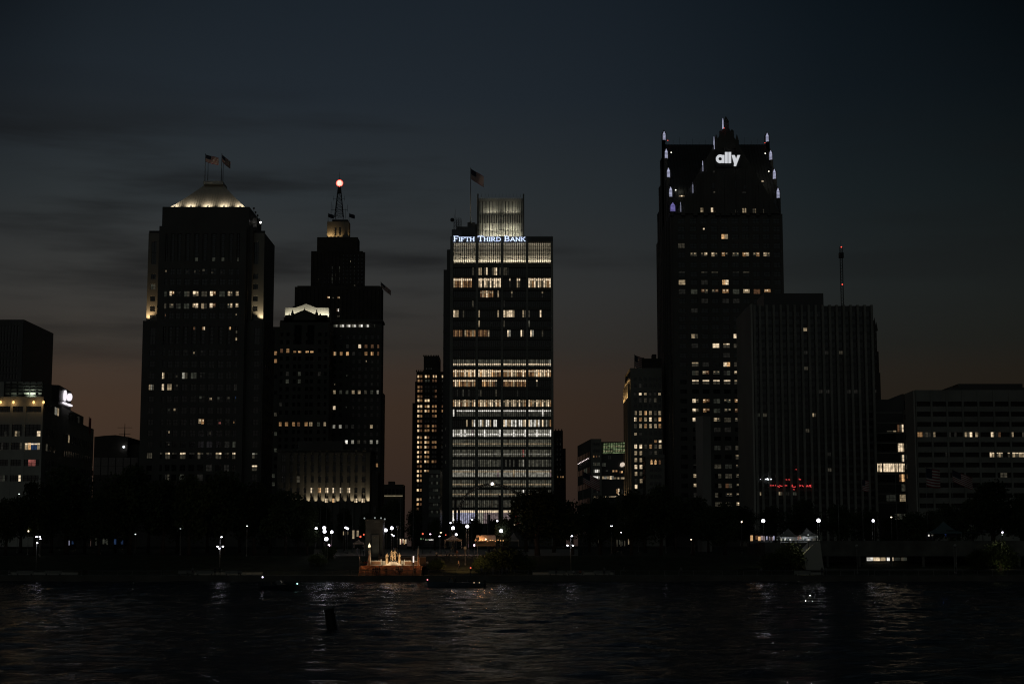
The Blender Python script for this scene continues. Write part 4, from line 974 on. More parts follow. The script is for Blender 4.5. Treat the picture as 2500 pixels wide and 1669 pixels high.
nf = 30; fh = (ZT - GZ - 2) / nf; lit5 = {}
for (x, y, c) in ((415, 523, 'w'), (420, 737, 'd'), (478, 1025, 'wd'), (555, 1297, 'd'), (435, 650, 'e'), (628, 662, 'd'), (560, 668, 'e'), (425, 1093, 'd'), (160, 998, 'gg'), (200, 998, 'ge'), (215, 1024, 'dd'), (530, 866, 'ee'), (560, 866, 'e'), (680, 880, 'ee'), (710, 880, 'e'), (167, 1458, 'dw'), (288, 1458, 'wd'), (545, 1235, 'ee'), (345, 1460, 'e'), (375, 1460, 'g')):
    u, z = f5b.hit(*cI(x, y)); lit5[(sum(1 for g_ in gaps if g_ < u), int((z - GZ) / fh))] = c
for j in range(nf):
    for i in range(1, 18):
        a, b = gaps[i - 1] + .46, gaps[i] - .46; c = lit5.get((i, j), 'K'); z0 = GZ + j * fh
        if c == 'K': B5.win(f5b, a, b, z0 + .9, z0 + fh - .15, 'KK', bars=False, d=.03)
        else:
            B5.win(f5b, a + .1, b - .1, z0 + 1.2, z0 + fh - .4, c * (1 if len(c) > 1 else 2), d=.03)
# red neon reflections in the glass, made as glowing strokes; white lights beside
ne = MB(); fr5 = fy(D - 1.4); NR = emi('neon_reflection_red', (1, .08, .08), .75, .25, 2)
def scr(pts, r=.13): P = [fr5.p(*fr5.hit(*cI(x, y))) for x, y in pts]; ne.path(P, r, NR, 5)
for x in (232, 240, 247, 259): scr([(x, 1392), (x + 3, 1394)], .2)
for pts in ([(272, 1396), (280, 1400), (284, 1404)], [(284, 1392), (292, 1396), (300, 1397)], [(314, 1394), (320, 1393), (327, 1394)], [(358, 1390), (353, 1395), (358, 1401), (368, 1402), (375, 1399)], [(361, 1414), (368, 1417)],
            [(397, 1390), (402, 1395), (397, 1399)], [(409, 1391), (414, 1396), (420, 1400)], [(434, 1400), (440, 1392), (444, 1400)], [(449, 1401), (453, 1391), (461, 1392), (456, 1396), (462, 1403)],
            [(319, 1359), (326, 1361)], [(334, 1359), (342, 1361)], [(393, 1355), (398, 1361), (404, 1358)], [(375, 1302), (380, 1304)]): scr(pts)
ne.build('neon_reflection', B5.root)
wl = MB()
for x, y, r in ((207, 1358, .2), (216, 1357, .32), (221, 1360, .2), (236, 1358, .2), (177, 1358, .12)): wl.ball(fr5.p(*fr5.hit(*cI(x, y))), r, emi('lamp_cold', (.9, .95, 1), 2, 0), 8)
wl.build('wall_lamp', B5.root)
B5.done()
# guyed red-white mast on the slab roof
p0 = at(*cI(638, 384), D + 12); mt = thing('radio_mast', (p0.x, p0.y, ZT), 'tall thin lattice radio mast with two red lamps on the roof of the ribbed slab', 'mast')
mm = MB(); top = at(*cI(628, 15), D + 12); zt2 = at(*cI(628, 50), D + 12).z; w = .42; n = 22
for i in range(n):
    z0, z1 = ZT + (zt2 - ZT) * i / n, ZT + (zt2 - ZT) * (i + 1) / n
    for a, b in ((-w, -w), (w, -w), (w, w), (-w, w)): mm.tube((p0.x + a, p0.y + b, z0), (p0.x + a, p0.y + b, z1), .09, darkm, seg=4)
    mm.tube((p0.x - w, p0.y - w, z0), (p0.x + w, p0.y - w, z1), .06, darkm, seg=4); mm.tube((p0.x + w, p0.y + w, z0), (p0.x - w, p0.y + w, z1), .06, darkm, seg=4)
mm.box(p0.x - .8, p0.x + .8, p0.y - .8, p0.y + .8, ZT + (zt2 - ZT) * .82, ZT + (zt2 - ZT) * .90, darkm)
mm.tube((p0.x, p0.y, zt2), (p0.x, p0.y, top.z), .06, darkm, seg=4); mm.build('lattice', mt)
for y in (55, 265):
    m_ = MB(); m_.ball((p0.x, p0.y - .7, at(*cI(630, y), D + 12).z), .24, RB, 10); m_.build('beacon', mt)

# stepped tower hidden behind the slab
D = 700; f7b = fy(D); bh = Bld('jagged_tower', (X(2135, 1100, D), D + 10, GZ), 'dark tower with a jagged stepped top behind the right edge of the ribbed slab', 'skyscraper')
for a, b, yt in ((760, 800, 440), (800, 812, 456), (812, 822, 465), (822, 835, 492), (835, 843, 640), (843, 849, 760)):
    bh.w.box(X(*cI(a, 700), D), X(*cI(b, 700), D), D, D + 24, GZ, Z(cI(0, yt)[1], D), brick)
for x, yt in ((806, 450), (818, 460), (829, 485)): p = at(*cI(x, yt), D); bh.w.prism([(p.x - .5, D - .3), (p.x + .5, D - .3), (p.x + .5, D + .7), (p.x - .5, D + .7)], p.z - 3, p.z + .8, brick, top=[(p.x - .05, D), (p.x + .05, D), (p.x + .05, D + .1), (p.x - .05, D + .1)])
for k in range(12): bh.win(f7b, *q2(f7b, cI, 822, 828, 520 + k * 42, 536 + k * 42), 'e' if k == 8 else 'K', bars=False)
bh.done()

# ================================================================== B6: wide grid-fronted block, far right
D = 540; f6 = fy(D)
B6 = Bld('wide_grid_block', (X(2380, 1200, D), D + 20, GZ), 'wide concrete grid-fronted block at the right edge, with a brightly lit glass stair side', 'building')
X0 = X(*cJ(543, 700), D); X1 = X(2640, 1100, D); ZT = Z(cJ(0, 202)[1], D); YB6 = X0 / X(*cJ(418, 700), 1.0)
B6.w.box(X0, X1, D + .8, YB6, GZ, ZT, conc); B6.w.box(X0 + 14, X1, YB6 - .1, D + 70, GZ, ZT - .05, conc)
for a, b, yt, dy in ((845, 1700, 178, 9), (940, 1555, 143, 12)): B6.w.box(X(*cJ(a, 180), D + dy), X(*cJ(b, 180), D + dy), D + dy, D + 30, ZT - .1, Z(cJ(0, yt)[1], D + dy), bronze_al)
jc = [(548 + 150 * k + (2 if k else 0), 548 + 150 * k + 134) for k in range(10)]
cu = [(f6.hit(*cJ(a, 627))[0], f6.hit(*cJ(b, 627))[0]) for a, b in jc]
rj = [335, 432, 530, 627, 722, 820, 918, 1015, 1112, 1210, 1308]
rz = [rowz(f6, cJ, y - 22, y + 23) for y in rj]
B6.grid(fy(D + .8), X0, X1, GZ, ZT, cu, rz, conc, .95, .65)
L6 = {627: {0: 'ooewe', 1: 'wKKKK', 2: 'eKeKK', 3: 'wdWKw', 4: 'KKKKW', 5: 'eqKKK', 6: 'wKKKd'}, 820: {1: 'KKKKKKe', 4: 'KKKKWw', 5: 'dwdKKd', 6: 'wdww', 7: 'dwd'}, 1015: {5: 'KwdK'}, 1308: {5: 'eKee'}}
f6w = fy(D + .8)
for y, (z0, z1) in zip(rj, rz):
    for i, (a, b) in enumerate(cu):
        c = L6.get(y, {}).get(i, 'KKKK'); B6.win(f6w, a, b, z0, z1, c, line=(.86, 'W') if (y == 820 and i > 3) else None)
# left flank: pale pier then dark glass with lit rooms
YB = X0 / X(*cJ(415, 700), 1.0)
fL6 = Fr((X0, YB), (X0, D + .8)); fg = MB()
def lj(x0, x1, y0, y1):
    a, zt_ = fL6.hit(*cJ(x0, y0)); b, _ = fL6.hit(*cJ(x1, y0)); _, zb_ = fL6.hit(*cJ((x0 + x1) / 2, y1)); return a, b, zb_, zt_
pr = MB(); ap = lj(455, 540, 700, 720); fL6.box(pr, ap[0], fL6.len, GZ, ZT - .1, .05, .5, pale); pr.build('corner_pier', B6.root)
for (x0, x1, y0, y1, c) in ((425, 450, 305, 385, 'K'), (428, 455, 437, 485, 'K'), (432, 460, 630, 672, 'K'), (440, 467, 718, 762, 'dwd'), (440, 466, 820, 862, 'gg'), (445, 475, 915, 957, 'dwd'), (450, 478, 1008, 1046, 'oqo'), (455, 488, 1295, 1335, 'K')):
    B6.win(fL6, *lj(x0, x1, y0, y1), c, d=.05)
B6.done()
# recessed glass link with the lit rooms
Dg = 585; fgk = fy(Dg); BG = Bld('glass_stair_block', (X(2175, 1200, Dg), Dg + 10, GZ), 'dark glass link block with a column of lit rooms and one long lit floor', 'building')
gx0, gx1 = X(*cJ(140, 700), Dg), X(*cJ(432, 700), Dg)
BG.w.box(gx0, gx1, Dg, Dg + 30, GZ, Z(cJ(0, 293)[1], Dg), bronze_al)
BG.w.prism([(X(*cJ(265, 293), Dg), Dg), (gx1, Dg), (gx1, Dg + 30), (X(*cJ(265, 293), Dg), Dg + 30)], Z(cJ(0, 293)[1], Dg), Z(cJ(0, 240)[1], Dg), bronze_al, top=[(X(*cJ(400, 240), Dg), Dg), (gx1, Dg), (gx1, Dg + 30), (X(*cJ(400, 240), Dg), Dg + 30)])
for y in (415, 512, 610, 705, 800, 890, 1000, 1095, 1190, 1275): a, b = rowz(fgk, cJ, y, y + 8); BG.w.box(gx0 - .02, gx1 - .02, Dg - .25, Dg + .05, a, b, conc)
for (x0, x1, y0, y1, c) in ((356, 416, 533, 603, 'owW'), (362, 428, 712, 792, 'WWw'), (390, 430, 822, 886, 'cWc'), (153, 208, 905, 984, 'WwW'), (222, 292, 905, 984, 'WWW'), (294, 328, 905, 984, 'WW'), (332, 360, 905, 984, 'wW'), (369, 434, 905, 984, 'WWw'),
                            (374, 438, 1005, 1078, 'qOO'), (396, 436, 1100, 1170, 'gdg'), (379, 440, 1202, 1268, 'www'), (255, 345, 590, 602, 'ddw'), (160, 340, 625, 690, 'KKKK'), (160, 340, 720, 785, 'KKKK'), (160, 340, 1020, 1080, 'KKKK'), (250, 345, 1205, 1265, 'fff'), (330, 440, 1385, 1440, 'gdgdg')):
    u0, u1, z0, z1 = q2(fgk, cJ, x0, x1, y0, y1); BG.win(fgk, u0, u1, z0, z1, c, top=False, line=(.88, 'W') if 'W' in c and y0 > 890 and y0 < 990 else None)
BG.done()

# ================================================================== B11: beige office tower with gold-lit ribbed flank
D = 740; f11 = fy(D)
B = Bld('beige_tower', (X(1585, 1150, D), D + 15, GZ), 'beige stone tower with warm lit windows and gold-lit ribs down its left flank', 'skyscraper')
X0, X1 = X(*cK(596, 700), D), X(*cK(885, 700), D); ZT = Z(cK(0, 217)[1], D); DP = 34
B.w.box(X0, X1, D, D + DP, GZ, ZT, stone)
B.w.box(X(*cK(681, 170), D + 6), X(*cK(880, 170), D + 6), D + 6, D + 24, ZT, Z(cK(0, 130)[1], D + 6), brick); B.w.box(X(*cK(795, 100), D + 8), X(*cK(831, 100), D + 8), D + 8, D + 14, Z(cK(0, 131)[1], D + 8), Z(cK(0, 91)[1], D + 8), brick)
B.w.prism([(X(*cK(681, 170), D + 6), D + 6.1), (X(*cK(720, 125), D + 6), D + 6.1), (X(*cK(720, 125), D + 6), D + 20), (X(*cK(681, 170), D + 6), D + 20)], Z(cK(0, 131)[1], D + 6), Z(cK(0, 122)[1], D + 6), brick)
ck = [640, 686, 732, 776, 822, 862]; cu = []
for c in ck: u = f11.hit(*cK(c, 685))[0]; cu.append((u - 12.5 / 3.735 * .185, u + 12.5 / 3.735 * .185))
rk = [320, 378, 447, 510, 565, 627, 685, 745, 812, 878, 932, 992, 1055, 1117, 1180, 1245, 1297]
rz = [rowz(f11, cK, y - 18, y + 18) for y in rk]
B.grid(f11, X0, X1, GZ, ZT - 4, cu, rz, stone, .45, .35)
LK = {378: 'K e K K K K', 447: 'e W w e e w', 510: 'K e d e d K', 627: 'dw w oO Ww d w', 685: 'Ww O w W w O', 745: 'w w o w w o', 812: 'w e K K K K', 878: 'K K K K o W', 932: 'WW W w o w w', 992: 'w w K e w K', 1055: 'w W K K K K', 1117: 'W W K K K K', 1180: 'w w K K K K', 1245: 'e w K K K K', 1297: 'W K K K K K'}
for y, (z0, z1) in zip(rk, rz):
    for (a, b), c in zip(cu, LK.get(y, 'K K K K K K').split()):
        h = z1 - z0
        if y in (447, 812, 878): B.win(f11, a, b, z0, z1 - h * .4, c); B.win(f11, a, b, z1 - h * .4, z1, 'K', bars=False)
        else: B.win(f11, a, b, z0, z1, c)
fk11 = Fr((X0, D + DP), (X0, D)); fz_ = MB()
nr = 5
for i in range(nr):
    u = 4 + i * (DP - 8) / (nr - 1); fk11.box(fz_, u - .9, u + .9, GZ, ZT - 6.5, 0, 1.1, stone)
fz_.build('flank_ribs', B.root)
B.w.box(X0 - .5, X0 + .1, D + .1, D + DP - .1, ZT - 5.2, ZT - 4.4, stone)
for i in range(3): fk11.box(fg, 1, 2, GZ, GZ + 1, 0, .1, stone)
for z0, z1 in rz[3:]:
    for i in range(nr - 1): u = 4 + (i + .5) * (DP - 8) / (nr - 1); B.win(fk11, u - 1.3, u + 1.3, z0, z1, 'K', bars=False)
zc1 = Z(cK(0, 545)[1], D + DP / 2)
for i in range(nr):        # gold uplights in the top colonnade, and at the foot
    u = 4 + i * (DP - 8) / (nr - 1); q = fk11.p(u, zc1, 2.2); lamp('SPOT', q, fk11.p(u, zc1 + 12, .9), 5200, (1, .58, .22), B.root, .2, spot=70, blend=.9)
    if i in (0, 2, 4): q = fk11.p(u, 25, 2.4); lamp('SPOT', q, fk11.p(u, 45, .9), 9000, (1, .62, .30), B.root, .2, spot=44, blend=.9)
B.done()
p = at(*cK(631, 95), D + 3); flagpole((p.x, p.y, ZT), p.z - ZT, 3.4, 5.2, .35, 'flagpole with a hanging striped flag on the roof of the beige tower', None, r=.11, hw=.95)

# ================================================================== B12: small gothic-topped building
D = 670; f12 = fy(D); B = Bld('gothic_house', (X(1597, 1180, D), D + 10, GZ), 'small stone building with a pointed gable and arched amber windows, before the beige tower', 'building')
X0, X1 = X(*cK(735, 1100), D), X(*cK(905, 1100), D); ZT = Z(cK(0, 1012)[1], D)
B.w.box(X0, X1, D, D + 16, GZ, ZT, stone); B.w.box(X0 - .3, X1, D - .5, D + 16, ZT - 1.2, ZT + .3, stone)
p = at(*cK(733, 978), D - .6); B.w.prism([(p.x - 2.6, D - .7), (p.x + 2.6, D - .7), (p.x + 2.6, D + 4), (p.x - 2.6, D + 4)], ZT - .6, p.z, stone, top=[(p.x - .1, D - .7), (p.x + .1, D - .7), (p.x + .1, D + 4), (p.x - .1, D + 4)])
for x, c in ((787, 'O'), (823, 'O'), (862, 'q')):
    u0, u1, z0, z1 = q2(f12, cK, x - 10, x + 10, 1050, 1094); B.win(f12, u0, u1, z0, z1, c); mb = MB(); f12.poly(mb, [(u0, z1 - .7), (u0, z1), (u1, z1), (u1, z1 - .7), ((u0 + u1) / 2, z1 - .05)], .12, .25, stone); mb.build('arch_head', B.root)
for y in (1142, 1205, 1270, 1320):
    for x in (787, 826, 862): B.win(f12, *q2(f12, cK, x - 12, x + 12, y - 15, y + 17), 'K')
for y in (1050, 1120, 1180): fl12 = Fr((X0, D + 16), (X0, D)); fl12.box(B.w, 1, 15.9, *rowz(f12, cK, y, y + 8), 0, .4, stone); B.win(fl12, 3, 7, *rowz(f12, cK, y + 14, y + 50), 'K'); B.win(fl12, 9, 13, *rowz(f12, cK, y + 14, y + 50), 'K')
B.done()

# ================================================================== B10: glass-roofed corner building
D = 660; f10 = fy(D); B = Bld('atrium_building', (X(1470, 1150, D), D + 12, GZ), 'mid-rise corner building with a green-lit glass atrium roof and a round striped logo', 'building')
xa, xb, xc = X(*cK(235, 1000), D), X(*cK(330, 1000), D), X(*cK(541, 1000), D); ZT = Z(cK(0, 862)[1], D)
YB = D + 46; xback = X(*cK(112, 1000), YB); zbk = GZ
B.w.prism([(xback, YB), (xa, D), (xb, D), (xb, YB)], GZ, ZT, stone)
B.w.box(xb, xc, D + 5, D + 40, GZ, Z(cK(0, 990)[1], D), bronze_al); B.w.box(xb, xc, D + 12, D + 40, Z(cK(0, 990)[1], D), ZT - .4, bronze_al)
rf_ = MB(); P = [at(*cK(348, 903), D + 12), at(*cK(545, 893), D + 12), at(*cK(545, 984), D + 5), at(*cK(343, 990), D + 5)]
rf_.add(P + [q + Vector((0, .4, -.3)) for q in P], [(0, 1, 2, 3), (7, 6, 5, 4), (0, 4, 5, 1), (1, 5, 6, 2), (2, 6, 7, 3), (3, 7, 4, 0)], emi('atrium_glow', (.55, .75, .36), .16, .9, .55))
for i in range(10): a = P[0].lerp(P[1], i / 9); b = P[3].lerp(P[2], i / 9); rf_.tube(a + Vector((0, -.1, .05)), b + Vector((0, -.1, .05)), .17, darkm, seg=4)
for i in range(6): a = P[0].lerp(P[3], i / 5); b = P[1].lerp(P[2], i / 5); rf_.tube(a + Vector((0, -.12, .06)), b + Vector((0, -.12, .06)), .14, darkm, seg=4)
for k in (.42, .86):
    for i in range(9):
        if (i * 5 + int(k * 10)) % 7 != 0: a = P[0].lerp(P[1], (i + .2) / 9).lerp(P[3].lerp(P[2], (i + .2) / 9), k); b = P[0].lerp(P[1], (i + .85) / 9).lerp(P[3].lerp(P[2], (i + .85) / 9), k - .04); rf_.tube(a + Vector((0, -.2, .1)), b + Vector((0, -.2, .1)), .13, GL['w'], seg=4)
rf_.build('glass_roof', B.root)
for (x0, x1, y0, y1, c) in ((253, 316, 1077, 1105, 'gdgg'), (253, 316, 1142, 1168, 'cCCc'), (253, 316, 1203, 1228, 'CCCC'), (253, 316, 1014, 1030, 'oKqKd'), (253, 316, 1325, 1355, 'KKeK'), (250, 316, 955, 985, 'KKKK'), (250, 316, 895, 925, 'KKKK')):
    B.win(f10, *q2(f10, cK, x0, x1, y0, y1), c)
f105 = fy(D + 5)
for (x0, x1, y0, y1, c) in ((335, 370, 1082, 1112, 'fg'), (335, 400, 1203, 1226, 'wcw'), (405, 443, 1200, 1230, 'WC'), (445, 540, 1212, 1228, 'wdwdww'), (430, 490, 1147, 1163, 'OqoK'), (493, 540, 1155, 1172, 'oOK'), (390, 415, 1015, 1045, 'eKd'), (450, 525, 1320, 1365, 'KoqKe'), (480, 494, 1315, 1375, 'W'), (350, 450, 1148, 1156, 'KgKKg'), (345, 420, 1385, 1395, 'dWdw'), (430, 525, 1383, 1392, 'KWdKK')):
    B.win(f105, *q2(f105, cK, x0, x1, y0, y1), c, fw=.05)
lg = MB(); c0 = f105.hit(*cK(520, 1097)); r_ = 21 / 3.735 * .166; LS = emi('logo_glow', (1, .82, .66), .85, .1, 1, True)
for i in range(5):      # disc cut into slanting stripes
    o = (-.8 + .4 * i) * r_; hw = .145 * r_
    h = math.sqrt(max(0, r_ * r_ - o * o)); sl = .35
    f105.poly(lg, [(c0[0] + o - hw - sl * h * .6, c0[1] - h), (c0[0] + o + hw - sl * h * .6, c0[1] - h), (c0[0] + o + hw + sl * h * .6, c0[1] + h), (c0[0] + o - hw + sl * h * .6, c0[1] + h)], .3, .5, LS)
lg.build('logo_sign', B.root)
fo_ = Fr((xback, YB), (xa, D)); d10 = MB()
for i in range(8):      # row of small round lamps, and shop lights
    u = fo_.len * (.12 + i * .105); z = Z(cK(0, 1090 - i * 7)[1] + (0), D + 46 * (1 - u / fo_.len)); d10.ball(fo_.p(u, z, .4), .19, emi('lamp_pink_white', (1, .82, .8), 1.6, 0), 8)
d10.build('lamp_row', B.root)
for k in range(8):
    for j in range(7):
        u0 = fo_.len * (.06 + k * .115); z0 = GZ + 5 + j * 6.2
        if z0 < ZT - 6: B.win(fo_, u0, u0 + fo_.len * .08, z0, z0 + 2.2, 'd' if (k == 0 and j == 1) or (k == 1 and j == 1) else ('g' if (k, j) in ((4, 4), (5, 4)) else 'K'), bars=False)
B.done()

# ================================================================== B13: tall dark slab, far left
D = 720; B = Bld('louvred_tower', (X(30, 1100, D), D + 20, GZ), 'tall unlit louvred tower at the left edge, behind the pale clinic block', 'skyscraper')
X1 = X(*cL(192, 300), D); X0 = X1 - 62; YB = D * (X(*cL(441, 300), 1.0) and X1 / X(*cL(441, 300), 1.0) / D); ZT = Z(cL(0, 68)[1], D)
YB = min(max(YB, D + 30), D + 60)
B.w.box(X0, X1, D, YB, GZ, ZT, bronze_al); f13 = fy(D)
cu = [(X(*cL(10 + i * 26, 300), D), X(*cL(10 + i * 26 + 14, 300), D)) for i in range(-2, 6)]
rz = [rowz(f13, cL, 120, 245), rowz(f13, cL, 270, 318), rowz(f13, cL, 340, 375), rowz(f13, cL, 395, 440), rowz(f13, cL, 460, 500), rowz(f13, cL, 520, 560)]
B.grid(f13, X0 + .1, X1 - .1, GZ, ZT - 1, cu, rz, bronze_al, .5, .4)
for z0, z1 in rz:
    for a, b in cu: B.win(f13, a, b, z0, z1, 'K', bars=False)
B.done()

# ================================================================== B14: pale clinic block with logo cube
D = 480; Yb = 575; pale_c = mat('pale_render', (.50, .50, .45), .85, 0, .15, .15, .1); B = Bld('clinic_block', (X(60, 1150, D), D + 20, GZ - 2), 'pale low office block with a lit louvred roof room and a glowing round logo', 'building')
xA = X(104.5, 1050, D); xB = X(229, 1050, Yb); f14 = fy(D); fS = Fr((xA, D), (xB, Yb)); xl = X(-150, 1050, D)
ZT = Z(cL(0, 712)[1], D); zS1 = fS.hit(*cL(695, 940))[1]; uS = fS.hit(*cL(695, 900))[0]
B.w.prism([(xl, D), (xA, D), (fS.p(uS, 0).x, fS.p(uS, 0).y), (xl, fS.p(uS, 0).y)], GZ - 2, ZT, pale_c)
B.w.prism([(xl, D + 30), (fS.p(uS, 0).x - .1, fS.p(uS, 0).y - 1), (xB, Yb), (xl, Yb + 5)], GZ - 2, zS1, pale_c)
rowL = [(790, 838, 'K K K'), (940, 1042, ''), (1092, 1150, ''), (1232, 1285, ''), (1362, 1412, '')]
LL = {0: ['KKKK', 'KKKK', 'KKKK'], 1: ['KKdK', 'KwdK', 'KKKW'], 2: ['KeKK', 'KKKw', 'wOBBw'], 3: ['gKKK', 'KKKK', 'KrrK'], 4: ['KegK', 'KKKW', 'KKKK']}
colL = [(-12, 82), (102, 190), (212, 340)]
cu = [(X(*cL(a, 1000), D), X(*cL(b, 1000), D)) for a, b in colL]; rz = [rowz(f14, cL, a, b) for a, b, _ in rowL]
B.grid(f14, xl, xA, GZ - 2, ZT, cu, rz, pale_c, .5, .4)
for k, (z0, z1) in enumerate(rz):
    for i, (a, b) in enumerate(cu):
        if k == 1: B.win(f14, a, b, z0 + (z1 - z0) * .05, z0 + (z1 - z0) * .45, LL[k][i]); B.win(f14, a, b, z0 + (z1 - z0) * .47, z1, 'KKKK')
        else: B.win(f14, a, b, z0, z1, LL[k][i], line=(.82, 'W') if (k, i) == (2, 2) else None)
# side windows: narrow strips in bands
def sw(x, y0, y1, w, c): a, zt_ = fS.hit(*cL(x - w / 2, y0)); b, _ = fS.hit(*cL(x + w / 2, y0)); zb_ = fS.hit(*cL(x, y1))[1]; B.win(fS, a, b, zb_, zt_, c, bars=False, d=.03)
for i, x in enumerate((385, 405, 432)): sw(x, 770 + i * 6, 830 + i * 6, 13, 'K')
sw(464, 795, 860, 14, 'c'); sw(484, 803, 868, 12, 'w')
for i in range(5): sw(580 + i * 25, 845 + i * 9, 905 + i * 8, 11, 'd' if i == 3 else 'K')
for i in range(3): sw(395 + i * 25, 968 + i * 8, 1035 + i * 8, 13, 'K'); sw(388 + i * 32, 1100 + i * 6, 1160 + i * 6, 12, 'd' if i == 0 else 'K'); sw(385 + i * 28, 1235 + i * 5, 1290, 13, 'K')
for i in range(13):
    x = 535 + i * 19; sw(x, 1015 + i * 6.5, 1080 + i * 5.4, 9, 'w' if i == 2 else 'K'); sw(x, 1150 + i * 5, 1210 + i * 4, 9, 'K'); sw(x + 6, 1280 + i * 3.5, 1335 + i * 2.5, 9, 'K')
# roof room with horizontal louvres, lit from below
rr_ = MB(); Dr = D + 3; rx0, rx1 = X(*cL(35, 650), Dr), X(*cL(352, 650), Dr); rzz0, rzz1 = Z(cL(0, 704)[1], Dr), Z(cL(0, 583)[1], Dr)
rr_.box(xl, rx1, Dr + .6, Dr + 10, ZT - .05, rzz1, pale)
for i in range(5): z = rzz0 + (rzz1 - rzz0) * (i + .15) / 5; rr_.box(rx0, rx1 + .1, Dr - .25, Dr + .3, z, z + .22, darkm)
for i in range(7): x = rx0 + (rx1 - rx0) * i / 6; rr_.box(x - .08, x + .08, Dr - .05, Dr + .65, rzz0, rzz1, darkm)
rr_.build('roof_room', B.root)
lamp('SPOT', (X(*cL(255, 700), Dr), Dr - 1.8, ZT + .6), (X(*cL(265, 650), Dr), Dr + .6, ZT + 3.6), 900, (.86, 1, .78), B.root, .3, spot=125)
lamp('SPOT', (X(*cL(120, 700), Dr), Dr - 1.8, ZT + .6), (X(*cL(120, 650), Dr), Dr + .6, ZT + 3.6), 40, (.86, 1, .78), B.root, .3, spot=125)
for x in (5, 112, 280, 362):
    q = at(*cL(x, 755), D - 1.0); m_ = MB(); m_.tube(q + Vector((0, .6, .4)), q, .12, darkm); m_.ball(q, .34, emi('lamp_amber', (1, .55, .18), 2.2, 0), 10, (1, 1, 1.3)); m_.build('wall_lamp', B.root); lamp('POINT', q + Vector((0, -.5, -.4)), q, 22, (1, .6, .25), B.root, .2)
# logo cube
cb = MB(); q0 = at(*cL(490, 700), D + 24); q1 = at(*cL(592, 700), D + 46); q2_ = at(*cL(366, 700), D + 22)
z0, z1 = ZT - .05, Z(cL(0, 612)[1], D + 24); fC = Fr((q0.x, q0.y), (q1.x, q1.y))
cb.prism([(q2_.x, q2_.y), (q0.x, q0.y), (q1.x, q1.y), (q1.x - 5, q1.y + .5)], z0, z1, bronze_al); cb.build('logo_cube', B.root)
lg = MB(); LW = emi('logo_white', (1, .93, 1), 1.0, .05, 1, False)
def ell(cx, cy, rx, ry, rot=0, d1=.5):
    P = []
    for i in range(24):
        t = 2 * math.pi * i / 24; a, b = rx * math.cos(t), ry * math.sin(t); P.append(fC.hit(*cL(cx + a * math.cos(rot) - b * math.sin(rot), cy + a * math.sin(rot) + b * math.cos(rot))))
    fC.poly(lg, P, .15, d1, LW)
ell(533, 700, 11, 45, .06); ell(570, 713, 18.5, 32, .1, .52)
for i in range(7): t = i / 6; ell(519 + 66 * t, 759 + 25 * t, 6.2 if i % 2 else 4.6, 9.5 if i % 3 else 7, 0, .5 + i * .01)
lg.build('logo_sign', B.root)
B.done()
p = at(*cL(742, 880), 560); pb = at(*cL(742, 962), 560); flagpole((p.x, p.y, pb.z - 1), p.z - pb.z + 1, 1.3, 5, .1, 'small limp flag on the roof at the right end of the pale clinic block', None, r=.1, stripes=False, col=US_R, hw=.5)

# ================================================================== B15: dark low building behind
D = 660; f15 = fy(D); B = Bld('plain_block', (X(285, 1150, D), D + 10, GZ), 'dark plain block with a shallow arched roof in the gap left of the hip-roofed tower', 'building')
B.w.box(X(*cL(782, 1150), D), X(*cL(1060, 1150), D), D, D + 30, GZ, Z(cL(0, 1042)[1], D), brick); B.w.box(X(*cL(1048, 1150), D), X(*cL(1200, 1150), D), D + 4, D + 34, GZ, Z(cL(0, 1100)[1], D), brick)
P = [(X(*cL(782, 1042), D), Z(cL(0, 1043)[1], D)), (X(*cL(860, 1032), D), Z(cL(0, 1033)[1], D)), (X(*cL(960, 1026), D), Z(cL(0, 1027)[1], D)), (X(*cL(1040, 1036), D), Z(cL(0, 1038)[1], D)), (X(*cL(1056, 1042), D), Z(cL(0, 1050)[1], D))]
f15.poly(B.w, P, -20, -.2, brick)
for i in range(6): u = X(*cL(810 + i * 62, 1200), D); B.win(f15, u - 1.4, u + 1.4, Z(cL(0, 1360)[1], D), Z(cL(0, 1215)[1], D), 'K')
m_ = MB(); m_.ball(at(*cL(1030, 1126), D - 1), .5, emi('lamp_cold', (.9, .95, 1), 2, 0), 8); m_.build('wall_lamp', B.root)
m_ = MB(); q = at(*cL(1040, 930), D + 9); m_.tube((q.x, q.y, Z(cL(0, 1042)[1], D)), q, .25, darkm, .08)
for i in range(4): m_.tube(q + Vector((-3 + .6 * i, 0, -1.8 - i * 2.6)), q + Vector((3 - .6 * i, 0, -1.8 - i * 2.6)), .08, darkm)
m_.build('aerial', B.root)
B.done()

# ================================================================== ground, quay, water
import numpy as np
QY = 310.0; PZ = 1.0                     # quay edge and promenade level
def gz(y):
    pts = [(QY, PZ), (322, PZ), (330, 2.5), (345, 4.6), (450, 6.0), (520, 7.0), (9000, 7.0)]
    for (a, b), (c, d) in zip(pts, pts[1:]):
        if y <= c: return b + (d - b) * max(0, y - a) / (c - a)
    return 7.0
def structure(o): o['kind'] = 'structure'; return o
grass_m = mat('park_lawn', (.035, .045, .02), .95, 0, .5, .35, .4); pave = mat('plaza_paving', (.46, .43, .37), .85, 0, .2, .5, .1); quay_m = mat('quay_concrete', (.12, .115, .10), .9, 0, .3, .3, .2)
g = MB(); ys = [QY + .8, 322, 330, 345, 380, 420, 450, 520, 900, 9000]; xs = [-6000, -300, -140, -60, 0, 60, 140, 300, 6000]
vs = [(x, y, gz(y) - .02 - (0 if y > 322 else .004)) for y in ys for x in xs]; n = len(xs)
g.add(vs, [(j * n + i, j * n + i + 1, (j + 1) * n + i + 1, (j + 1) * n + i) for j in range(len(ys) - 1) for i in range(n - 1)], grass_m)
structure(g.build('ground'))
